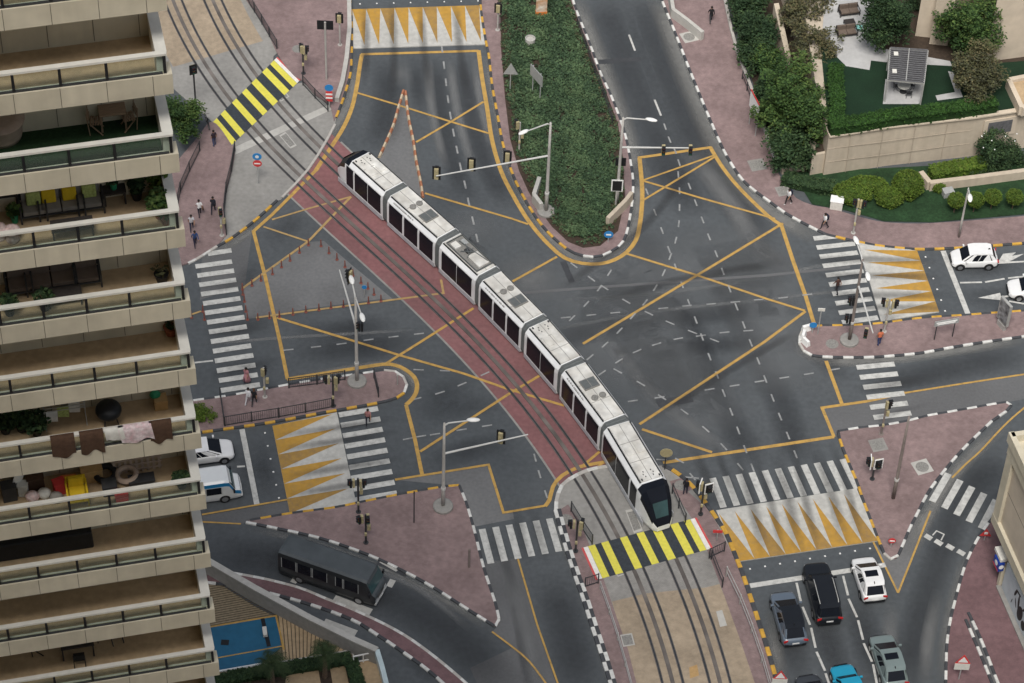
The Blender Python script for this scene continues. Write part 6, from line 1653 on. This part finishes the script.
for i, (x, y) in enumerate(((896,90),(908,97),(910,89))):
    b = at(x,y,ZG); q = chair(('dark garden chair left of the round garden table','dark garden chair in front of the round garden table','dark garden chair right of the round garden table')[i], Vector((b.x,b.y,ZG+.03)), (1.4,3.0,-1.3)[i], 'dark', None, 'garden_chair'); q['group'] = 'garden furniture'
def gsofa(label, px, py, w, cm, cush=None):
    b = at(px,py,ZG); s = sofa(label, Vector((b.x,b.y,ZG+.025)), w, cm, 2, cush, frame='rattan'); s['group'] = 'garden furniture'; return s
gsofa('brown garden sofa at the far side of the terrace', 848.5, 14, 1.7, 'cushionb')
gsofa('brown garden sofa with a teal cushion on the near side of the terrace', 846, 35, 1.7, 'cushionb')['category']
b = at(849,25,ZG); t_ = table('low dark garden table between the two garden sofas', Vector((b.x,b.y,ZG+.025)), .9, .6, .4); t_['group'] = 'garden furniture'
b = at(858.5,32,ZG); mb = MB(); mb.box((0,0,.5),(.55,.5,.12)); tag(mb.build('cushion', mat('teal_cushion', (.22,.50,.48), .9, .1, 5), loc=(b.x,b.y,ZG+.02), bevel=.04), 'pale teal cushion at the end of the near garden sofa', 'cushion')
# villa walls
def block(label, pts, z0, z1, mt='villa', name='villa', roof=True):
    P = G(pts, z0); c = P[0].copy(); root = thing(name, label, 'house', (c.x,c.y,z0), 0)
    mb = MB(); mb.prism([(p.x-c.x,p.y-c.y) for p in P], -.1, z1-z0); mb.build('wall', M[mt], root)
    mb = MB()
    for a, b in zip(P, P[1:]+P[:1]): mb.beam((a.x-c.x,a.y-c.y,z1-z0+.05),(b.x-c.x,b.y-c.y,z1-z0+.051),.5,.30)
    mb.build('parapet', M['cream2'], root)
    mb = MB()
    for a, b in zip(P, P[1:]+P[:1]): mb.beam((a.x-c.x,a.y-c.y,z1-z0-1.6),(b.x-c.x,b.y-c.y,z1-z0-1.599),.10,.10)
    mb.build('string_course', M['villa'], root); return root
block('cream villa block with a flat parapet behind the round dark tree', [(915,36),(933,38),(960,-20),(925,-20)], ZG, ZG+6.0)
block('cream villa tower corner between the two garden trees', [(929,44),(947,46),(975,-10),(940,-14)], ZG, ZG+7.0)
vb = block('cream villa wall at the top right corner behind the big tree', [(985,62),(1060,52),(1060,-40),(1000,-40)], ZG, ZG+8.5)
c_ = G([(1012,55.5),(1022,54)], ZG); 
mb = MB(); p = c_[0]; o_ = vb.location; mb.box((p.x-o_.x,p.y-o_.y-.03,6.0),(1.4,.14,1.5),0,-.1); mb.build('window', M['glass'], vb)
pb = G([(1009,79),(1040,73),(1040,100),(1022,107)], ZG+.9); c = pb[0].copy(); root = thing('raised_planter', 'cream walled raised bed at the right end of the garden', 'planter', (c.x,c.y,ZG), 0)
mb = MB()
for a, b in zip(pb, pb[1:]+pb[:1]): mb.beam((a.x-c.x,a.y-c.y,.45),(b.x-c.x,b.y-c.y,.451),.4,.9)
mb.build('wall', M['villa'], root)
mb = MB(); mb.prism([(p.x-c.x,p.y-c.y) for p in pb], None, .6); mb.build('bed', M['tile'], root)
# lower planting terrace along the pavement
lw = G([(921,171),(930,182),(976,176.5),(1024,170),(1060,165)], .95); c = lw[0].copy(); root = thing('planter_wall', 'low cream planter wall in front of the right end of the retaining wall', 'wall', (c.x,c.y,0), 0)
mb = MB()
for a, b in zip(lw[:-1], lw[1:]): mb.beam((a.x-c.x,a.y-c.y,.45),(b.x-c.x,b.y-c.y,.451),.42,1.0)
mb.build('wall', M['cream2'], root)
mb = MB(); mb.prism([(p.x,p.y) for p in G([(785,174),(800,186),(812,205),(848,211.5),(884,222),(932,223),(1060,212),(1060,160),(900,168),(812,172)], .0)], None, .09); struct(mb.build('lawn', mat('verge_grass', (.016,.042,.016), .95, .3, 6, .3, .6))) 
mb = MB(); mb.prism([(p.x,p.y) for p in G([(770,140),(720,-25),(830,-25),(830,140),(812,160),(812,172),(785,174)], .0)], None, .07); struct(mb.build('soil', M['soil']))
hedge('low yellow-green hedge inside the low planter wall', [(931,172),(960,166.5),(985,162.5)], .9, 1.3, 1.1, 'lime', 380, .10)
hedge('dark low hedge at the foot of the retaining wall', [(783,178),(800,182),(818,186),(836,188)], .5, 1.3, .8, 'dark', 400, .10)
def ball_bush(root, c, rx, ry, rz, n, leaf, pal, rnd):
    # clipped foliage: leaf shell over a leafy core, gently uneven
    mb = MB(); mb.ball(c, 1, 14, 10, 1, (rx*.86, ry*.86, rz*.86))
    for _ in range(n):
        q = Vector((rnd.gauss(0,1), rnd.gauss(0,1), rnd.gauss(0,1))).normalized()
        k = 1+.07*math.sin(q.x*5+c[0])*math.sin(q.y*6)+.05*math.sin(q.z*9+q.x*4)
        leaf_pts(mb, (c[0]+q.x*rx*k*.95, c[1]+q.y*ry*k*.95, c[2]+q.z*rz*k*.95), leaf, leaf, leaf*.8, 3, leaf*.75, (0,0,2,1), rnd, 0)
    return mb.build('foliage', LEAF[pal], root)
def bush(label, px, py, rx, ry, rz, n, pal='lime', leaf=.10, z0=.05, seed=1):
    b = on(px, py, rz)
    if pal != 'lime': return canopy(label, 'bush', 'bush', None, crown(rx,ry,rz,rz,9,label,.62), n, leaf, pal, None, z0, 'garden bushes', loc=b)
    root = thing('bush', label, 'bush', (b.x,b.y,z0), 0, 'garden bushes')
    ball_bush(root, (0,0,rz*.9), rx, ry, rz, n//2, leaf, pal, random.Random(label))
    mb = MB(); mb.tube([(0,0,-.1),(0,0,rz*.6)],.08,6); mb.build('stem', M['trunk'], root); return root
bush('big rounded lime-green bush at the right of the wall foot', 908, 184, 1.25, 1.25, 1.25, 3200)
bush('middle lime-green bush joined to the big rounded one', 889, 197, 1.15, .95, .8, 2200)
bush('spreading lime-green bush behind the white utility cabinet', 852, 193, 1.6, 1.2, .75, 2600)
bush('spreading bush at the middle of the retaining wall foot', 868, 184, 1.7, .8, .6, 2000)
bush('small round bush by the planter wall corner', 938.5, 187, .55, .5, .45, 700)
bush('dark low plants under the villa wall, right of the lime hedge', 985, 169, 1.5, .7, .5, 1200, 'dark')
bush('dark flowering bush before the louvred wall opening', 1003, 148, 2.2, 1.6, 1.9, 4200, 'dark', .13)
bf_ = on(1003,148,1.9); mb = MB(); rnd = random.Random(2)
for _ in range(12):
    a = rnd.uniform(0,2*PI); e = rnd.uniform(.1,1.2); mb.ball((2.1*math.cos(a)*math.cos(e), 1.5*math.sin(a)*math.cos(e), 1.95+1.85*math.sin(e)), .06, 6, 4)
fl = mb.build('blossom', M['white'], bpy.data.objects[[o.name for o in bpy.data.objects if o.get('label','').startswith('dark flowering')][0]])
bush('patch of low plants beside the upper right pavement corner', 797, 183, .9, .6, .35, 700, 'dark')
GT = 'round topped small trees'
for lb, px, py in (('round-topped little tree nearest the grey slab by the planter wall',956,201),('round-topped little tree beside the slim lamp post',975.5,200.5),('round-topped little tree right of the slim lamp post',993,197.5),('round-topped little tree nearest the right edge',1014.5,197.5)):
    b = on(px,py,1.35); root = thing('round_tree', lb, 'small tree', (b.x,b.y,.09), 0, GT); ball_bush(root, (0,0,1.35), .68, .68, .62, 700, .09, 'lime', random.Random(lb)).name = 'crown'
    mb = MB(); mb.tube([(0,0,-.1),(.02,0,1.0)],.05,6); mb.build('trunk', M['trunk'], root)
b = at(947.5,195,.1); mb = MB(); mb.box((0,0,.3),(.9,.7,.6),0,.3); tag(mb.build('meter_box', M['signback'], loc=(b.x,b.y,.09), bevel=.03), 'grey metal meter box between the small bush and the round-topped tree', 'box')
def tree(label, px, py, zc, rx, ry, rz, n, pal, leaf=.17, z0=0.0, trunk=.16, k=12):
    b = on(px,py,zc+z0); return canopy(label, 'tree', 'tree', None, crown(rx,ry,rz,zc,k,label), n, leaf, pal, trunk, z0, 'trees of the villa garden', loc=b)
tree('broad mid-green tree left of the clipped hedge corner', 800, 105, 4.2, 3.3, 3.3, 3.4, 11000, 'mid')
tree('dark lower tree mass at the left foot of the retaining wall', 792, 146, 2.2, 2.2, 2.0, 2.2, 5200, 'dark')
tree('thin brownish olive tree beside the sloping boundary wall', 815, 45, 4.6, 2.2, 2.6, 3.0, 4200, 'olive', .15)
tree('dry olive tree at the top behind the boundary wall', 806, 8, 4.2, 2.2, 2.2, 2.5, 4200, 'olive', .16)
tree('dark shrubby tree nearest the top right pavement sign', 771, 94, 2.0, 1.35, 2.4, 1.9, 4200, 'dark')
tree('dark shrubby tree above the top right walker', 757, 40, 2.2, 1.8, 2.8, 2.0, 5500, 'dark')
tree('dark shrubby tree at the top edge beside the pavement', 749, 2, 2.2, 1.75, 2.4, 2.0, 4200, 'dark')
tree('mid-green shrub before the sloping boundary wall', 770, 62, 2.0, 1.3, 1.8, 1.6, 2600, 'mid')
tree('round dark green tree over the terrace', 886, 14, 3.6, 2.4, 2.4, 2.6, 8500, 'dark', .15, ZG)
tree('big mid-green tree before the villa corner', 972, 22, 4.0, 2.8, 2.5, 2.9, 9500, 'mid', .16, ZG)
tree('grey-olive tree below the big mid-green garden tree', 976, 72, 2.6, 2.3, 2.0, 2.6, 6500, 'olive', .14, ZG)
bush('dark shrub behind the grey pergola', 912, 43, 1.6, .6, .8, 1300, 'dark', .10, ZG)
bush('dark shrub at the foot of the round dark tree', 880, 42, 1.1, .7, .8, 1000, 'dark', .10, ZG)
tree('green tree at the foot of the tower corner', 182, 116, 3.0, 1.55, 1.6, 2.2, 5200, 'mid', .14)['group'] = 'street trees'
# ------------------------------------------------------------------ POOL COURT, LOWER LEFT
wall_pts = [(150,527),(212,562.5),(254,587),(310,617.5),(354.5,639.5),(377,649.5)]
P = G(wall_pts, 1.6); c = P[2].copy(); c.z = 0
root = thing('boundary_wall', 'long pale boundary wall that separates the bus lane from the blue court', 'wall', (c.x,c.y,0), 0)
mb = MB()
for a, b in zip(P[:-1], P[1:]): mb.beam((a.x-c.x,a.y-c.y,.78),(b.x-c.x,b.y-c.y,.781),.34,1.5)
mb.build('wall', M['conc'], root)
mb = MB()
for a, b in zip(P[:-1], P[1:]): mb.beam((a.x-c.x,a.y-c.y,1.57),(b.x-c.x,b.y-c.y,1.571),.44,.12)
mb.build('coping', M['conc_light'], root)
P2 = G([(377,649.5),(382,666),(388,690)], 1.6); mb = MB()
for a, b in zip(P2[:-1], P2[1:]): mb.beam((a.x-c.x,a.y-c.y,1.2),(b.x-c.x,b.y-c.y,1.201),.34,.8)
mb.build('glazed_parapet', mat('pale_blue_glass', (.50,.60,.62), .3, .1, 2), root)
sheet('deck', [(p.x,p.y) for p in G([(150,545),(207,576),(254,606),(316,638),(352,652),(362,690),(150,720)], .03)], mat('deck_slats', (.235,.19,.125), .8, .2, 5), .03)
mb = MB()   # gaps between the deck boards
dv_ = (at(275,615)-at(209,627)).normalized()
for i in range(26):
    a = at(207,576+i*2.3); b = a+dv_*9; 
    wa, wb = at(200,572.5), at(290,621.5); wd_ = wb-wa; den = dv_.x*wd_.y-dv_.y*wd_.x
    tt = ((wa.x-a.x)*wd_.y-(wa.y-a.y)*wd_.x)/den; b = a+dv_*min(tt, 5.4-.0*i)
    mb.beam((a.x-dv_.x*6,a.y-dv_.y*6,.033),(b.x,b.y,.033),.06,.012)
struct(mb.build('deck_gaps', mat('deck_gap', (.09,.07,.045), .9, .2, 4)))
mb = MB(); mb.prism([(p.x,p.y) for p in G([(278,612),(345,648),(352,652),(330,656),(284,661)], .05)], None, .05); struct(mb.build('deck', M['tile']))
mb = MB()
for i in range(17):
    a = at(278+i*4.2, 613+i*2.2); b = at(283+i*3.4, 664-i*.4); mb.beam((a.x,a.y,.055),(b.x,b.y,.055),.07,.014)
struct(mb.build('deck_gaps', mat('deck_gap_dark', (.12,.095,.06), .9, .2, 4)))
cq = G([(190,630.5),(276,616),(283,646),(261,664),(222,671.5),(190,677)], .06)
sheet('sports_court', [(p.x,p.y) for p in cq], M['court'], .06)
line_z = .066
for pts, w in (([(190,630.8),(276,616.2),(284,650)], .14), ([(190,664.5),(217,658.5),(283,646.5)], .10)):
    mb = MB(); ribbon(mb, G(pts), w, line_z); struct(mb.build('court_line', M['py'])); line_z += .003
for pts, w, m in (([(190,677.5),(222,671),(261,664.2)], .14, 'white'), ([(262.5,619),(269,647)], .28, 'black')):
    mb = MB(); ribbon(mb, G(pts), w, line_z); struct(mb.build('court_line', M[m])); line_z += .003
mb = MB(); p = at(225,643); mb.box((p.x,p.y,.07),(.55,.45,.03)); tag(mb.build('floor_box', M['black']), 'small black square box lying on the blue court', 'box')
b = at(265,634); mb = MB(); mb.box((0,0,.2),(.3,.75,.3),0,.2); tag(mb.build('bench', M['whitec'], loc=(b.x,b.y,.06), bevel=.03), 'small cream bench on the dark stripe of the blue court', 'bench')
sheet('soil', [(p.x,p.y) for p in G([(190,690),(222,675),(262,667),(330,657),(350,653.5),(358,690),(300,720)], .08)], M['soil'], .08)
def lowh(label, pts, n, w=.9): hedge(label, pts, .55, w, .6, 'dark', n, .09)
lowh('dark clipped hedge along the lower edge of the blue court', [(205,681),(232,676),(262,671),(300,665),(330,660.5),(350,656.5)], 700)
lowh('dark clipped hedge turning down beside the small white gate', [(350,658),(355,672),(361,692)], 260)
sheet('path', [(p.x,p.y) for p in G([(286,676),(318,668),(322,690),(284,700)], .1)], M['tile'], .10); sheet('path', [(p.x,p.y) for p in G([(330,668),(345,665),(350,690),(334,692)], .1)], M['tile'], .10)
mb = MB(); ribbon(mb, G([(222,672.5),(262,665.8),(330,655),(351,651),(353,655),(362,690)]), .12, .14); tag(mb.build('edging', M['white']), 'thin white edging along the dark clipped hedge', 'edging') if 0 else struct(mb.build('kerb', M['conc_light']))
P = G([(353.5,657),(375,652.5)], .9); c = P[0]; root = thing('white_gate', 'small white panelled gate beside the end of the boundary wall', 'gate', (c.x,c.y,0), 0)
a, b = P[0]-c, P[1]-c
for zz in (.25,.95):
    mb = MB(); mb.beam((a.x,a.y,zz),(b.x,b.y,zz),.08,.08); mb.build('rail', M['white'], root)
for t in (0,.45,1):
    q = a.lerp(b,t); mb = MB(); mb.box((q.x,q.y,.5),(.08,.08,1.0)); mb.build('post', M['white'], root)
sheet('path', [(p.x,p.y) for p in G([(355,662),(376,655),(384,690),(364,695)], .1)], M['tile'], .09)
def palm(label, px, py, h, n=22, L=1.7, seed=0):
    b = on(px,py,h); rnd = random.Random(label); root = thing('palm_tree', label, 'palm tree', (b.x,b.y,.05), 0, 'palm trees by the blue court')
    mb = MB(); mb.tube([(0,0,0),(.05,0,h*.5),(0,.03,h)],[.2,.16,.15],9); mb.build('trunk', M['trunk'], root)
    for i in range(n):
        a = 2*PI*i/n*2.4+rnd.uniform(-.2,.2); el = rnd.uniform(.15,1.15); l = L*rnd.uniform(.8,1.1); mb = MB(); prev = None
        pts = []
        for k in range(9):
            t = k/8; r = l*t*math.cos(el*(1-.35*t)); z = h+l*(math.sin(el)*t-.75*t*t)
            pts.append(Vector((r*math.cos(a), r*math.sin(a), z)))
        mb.tube(pts, [.025-.0025*k for k in range(9)], 4)
        for k in range(1, 9):
            d = (pts[k]-pts[k-1]).normalized(); s = d.cross(Vector((0,0,1))).normalized(); ll = .38*math.sin(PI*min(.95,.15+k/9*.85))+.08
            for sg in (-1,1):
                for q in (0,.5):
                    p = pts[k-1].lerp(pts[k], q); e = p+s*sg*ll+d*ll*.55+Vector((0,0,-.12*ll)); mb.face([p-d*.025,p+d*.035,e])
        mb.build('frond', LEAF['palm'], root)
palm('palm tree at the lower edge of the blue court', 271, 664, 3.2)
palm('smaller palm tree between the hedges beside the deck boards', 324, 652, 2.9, 18, 1.35)
mb = MB(); 
bq = at(204,415,.1); canopy('green planting patch by the tower on the left median', 'planting', 'bush', None, [(0,0,.3,.9,.9,.3),(-.7,.3,.3,.8,.8,.3),(.3,-.5,.3,.7,.6,.3),(-.6,-.6,.3,.7,.6,.25)], 1500, .09, 'lime', None, .12, 'garden bushes', loc=bq)
# ------------------------------------------------------------------ CORNER BUILDING, LOWER RIGHT
fa, fb = at(981.7,560), at(1021,650); fd = (fb-fa).normalized(); inn = Vector((-fd.y,fd.x,0)); 
if inn.x < 0: inn = -inn
Lb = 26.0; ang = math.atan2(fd.y, fd.x)
zt = 13.0
root = thing('corner_building', 'cream corner building with framed recesses at the lower right edge', 'building', (fa.x,fa.y,0), ang)
sg = 1 if Vector((-fd.y,fd.x,0)).dot(inn) > 0 else -1      # local +Y or -Y points into the building
def lb(x, y, z, dx, dy, dz, m='cream', name='wall', par=None, bev=0):
    mb = MB(); mb.box((x, sg*y, z), (dx, dy, dz)); return mb.build(name, M[m], par or root, bevel=bev)
body = lb(Lb/2, 6.2, (4.5+zt)/2, Lb, 11.6, zt-4.5, 'cream', 'wall')
for k in range(3):
    x0 = .95+k*8.3
    lb(x0-.45+0, .2, 8.75, .9, .42, zt-4.5, 'cream', 'pier')
lb(Lb/2, .19, zt-.55, Lb, .44, 1.1, 'cream', 'fascia'); lb(Lb/2, .19, 4.95, Lb, .44, .9, 'cream', 'fascia')
for k in range(3):
    lb(4.65+k*8.3, .32, 8.6, 7.4, .16, 6.4, 'villa', 'recess_panel')
    lb(4.65+k*8.3, .235, 8.7, 7.4, .02, .05, 'joint', 'panel_joint')
lb(Lb/2, 6.2, zt+.12, Lb+.5, 12.2, .24, 'cream', 'roof_slab'); lb(Lb/2, .05, zt+.45, Lb+.4, .4, .9, 'cream', 'parapet'); lb(.05, 6, zt+.45, .4, 12, .9, 'cream', 'parapet')
lb(2.2+Lb/2, 6.2, 2.25, Lb-2.0, 11.2, 4.5, 'villa', 'wall')
lb(1.7, 5.9, 2.25, .5, .5, 4.5, 'cream', 'column'); lb(2.35, .75, 1.5, .3, .3, 3.0, 'cream', 'column')
ho = lb(8.5, .55, 1.55, 11.5, .12, 2.9, 'mural', 'hoarding')
# abstract dark brush figure on the hoarding
mb = MB(); rnd = random.Random(9)
for (x, z, w, h, a) in ((4.9,2.2,.25,1.0,.3),(5.3,2.6,.9,.22,-.2),(5.6,1.9,.3,1.3,-.15),(6.1,1.3,.9,1.5,.2),(6.6,2.3,.2,.9,.6),(5.2,1.4,.18,.8,-.5),(6.9,.9,.7,.9,.1),(7.5,1.5,.25,1.5,-.3),(4.6,.9,.1,.6,.2)):
    mb.T = Matrix.Translation((x, sg*.48, z)) @ Matrix.Rotation(a, 4, 'Y'); mb.ball((0,0,0), 1, 12, 8, 0, (w/2,.008,h/2))
mb.build('mural_figure', M['black'], ho)
lb(8.5, .30, .12, 11.8, .35, .24, 'conc', 'plinth')
b = at(994,583,.12); rt_ = thing('cash_machine_sign', 'blue box sign with a white emblem under a cream canopy at the building corner', 'sign', (b.x,b.y,.1), ang)
mb = MB(); mb.box((0,0,2.35),(.95,.45,.85)); bx = mb.build('sign_box', mat('sign_deep_blue', (.01,.04,.26), .4, .05, 3), rt_, bevel=.02)
mb = MB(); mb.T = Matrix.Translation((0,-sg*.235,2.45)) @ Matrix.Rotation(PI/2,4,'X'); mb.lathe([(.22,-.01),(.22,.01)], n=16); mb.build('emblem', M['white'], bx)
mb = MB(); mb.box((0,-sg*.232,2.02),(.95,.012,.10)); mb.build('red_band', M['redp'], bx)
mb = MB(); mb.T = Matrix.Translation((.486,0,2.42)) @ Matrix.Rotation(PI/2,4,'Y'); mb.lathe([(.2,-.01),(.2,.01)], n=16); mb.build('emblem', M['white'], bx)
mb = MB(); mb.box((-.25,sg*.25,3.0),(1.25,.75,.32)); mb.build('canopy', M['whitec'], rt_, bevel=.03)
mb = MB(); mb.box((.2,sg*.3,1.0),(.3,.25,2.0)); mb.build('pillar', M['cream'], rt_)
p = Vector((fa.x,fa.y,0))+fd*1.6+inn*3.0; mb = MB(); mb.ball((0,0,.5),.5,10,7,0,(1,.8,.9)); leaf = mb
tag(mb.build('roof_equipment', M['dark'], loc=(p.x,p.y,zt+.24)), 'dark equipment lump on the roof of the corner building', 'equipment')
# ------------------------------------------------------------------ two unseen high-rises, one behind the camera, added to shade the lower left
def shade_highrise(x0, x1, y0, y1, h):
    mb = MB(); mb.box(((x0+x1)/2,(y0+y1)/2,h/2),(x1-x0,y1-y0,h),0)
    for k in range(int(h/3.35)-1): mb.box(((x0+x1)/2,(y0+y1)/2,4+k*3.35),(x1-x0+.16,y1-y0+.16,2.3),1)
    struct(mb.build('building', [M['villa'], M['glass']]))  # unseen block, added to cut off sun and sky
shade_highrise(-90, 8, -58, -12, 219)
shade_highrise(-115, -46, 2, 50, 205)
# ------------------------------------------------------------------ LIGHT: bright veiled sky, soft sun from the right
EL, AZ = math.radians(58), math.radians(190)      # azimuth from +Y (away from the camera) towards +X
wd = bpy.data.worlds.new('World'); SC.world = wd; wd.use_nodes = True
nt = wd.node_tree; bg = nt.nodes['Background']
sky = nt.nodes.new('ShaderNodeTexSky'); sky.sky_type = 'NISHITA'; sky.sun_disc = False
sky.sun_elevation = EL; sky.sun_rotation = AZ; sky.dust_density = 5.0; sky.air_density = 1.3; sky.ozone_density = 1.0
hs = nt.nodes.new('ShaderNodeHueSaturation'); hs.inputs['Saturation'].default_value = .55
nt.links.new(sky.outputs['Color'], hs.inputs['Color']); nt.links.new(hs.outputs['Color'], bg.inputs['Color']); bg.inputs['Strength'].default_value = .095
sl = bpy.data.lights.new('sun', 'SUN'); sl.energy = 3.0; sl.angle = math.radians(22); sl.color = (1, .965, .92)
so = bpy.data.objects.new('sun', sl); COL.objects.link(so)
dv = Vector((math.sin(AZ)*math.cos(EL), math.cos(AZ)*math.cos(EL), math.sin(EL)))
so.rotation_euler = dv.to_track_quat('Z', 'Y').to_euler(); so.location = dv*300
vs = SC.view_settings; vs.view_transform = 'Standard'; vs.look = 'None'; vs.gamma = 1; vs.exposure = 0.17
SC.render.film_transparent = False
SC.cycles.max_bounces = 6; SC.cycles.transparent_max_bounces = 12
SC.cycles.use_denoising = True
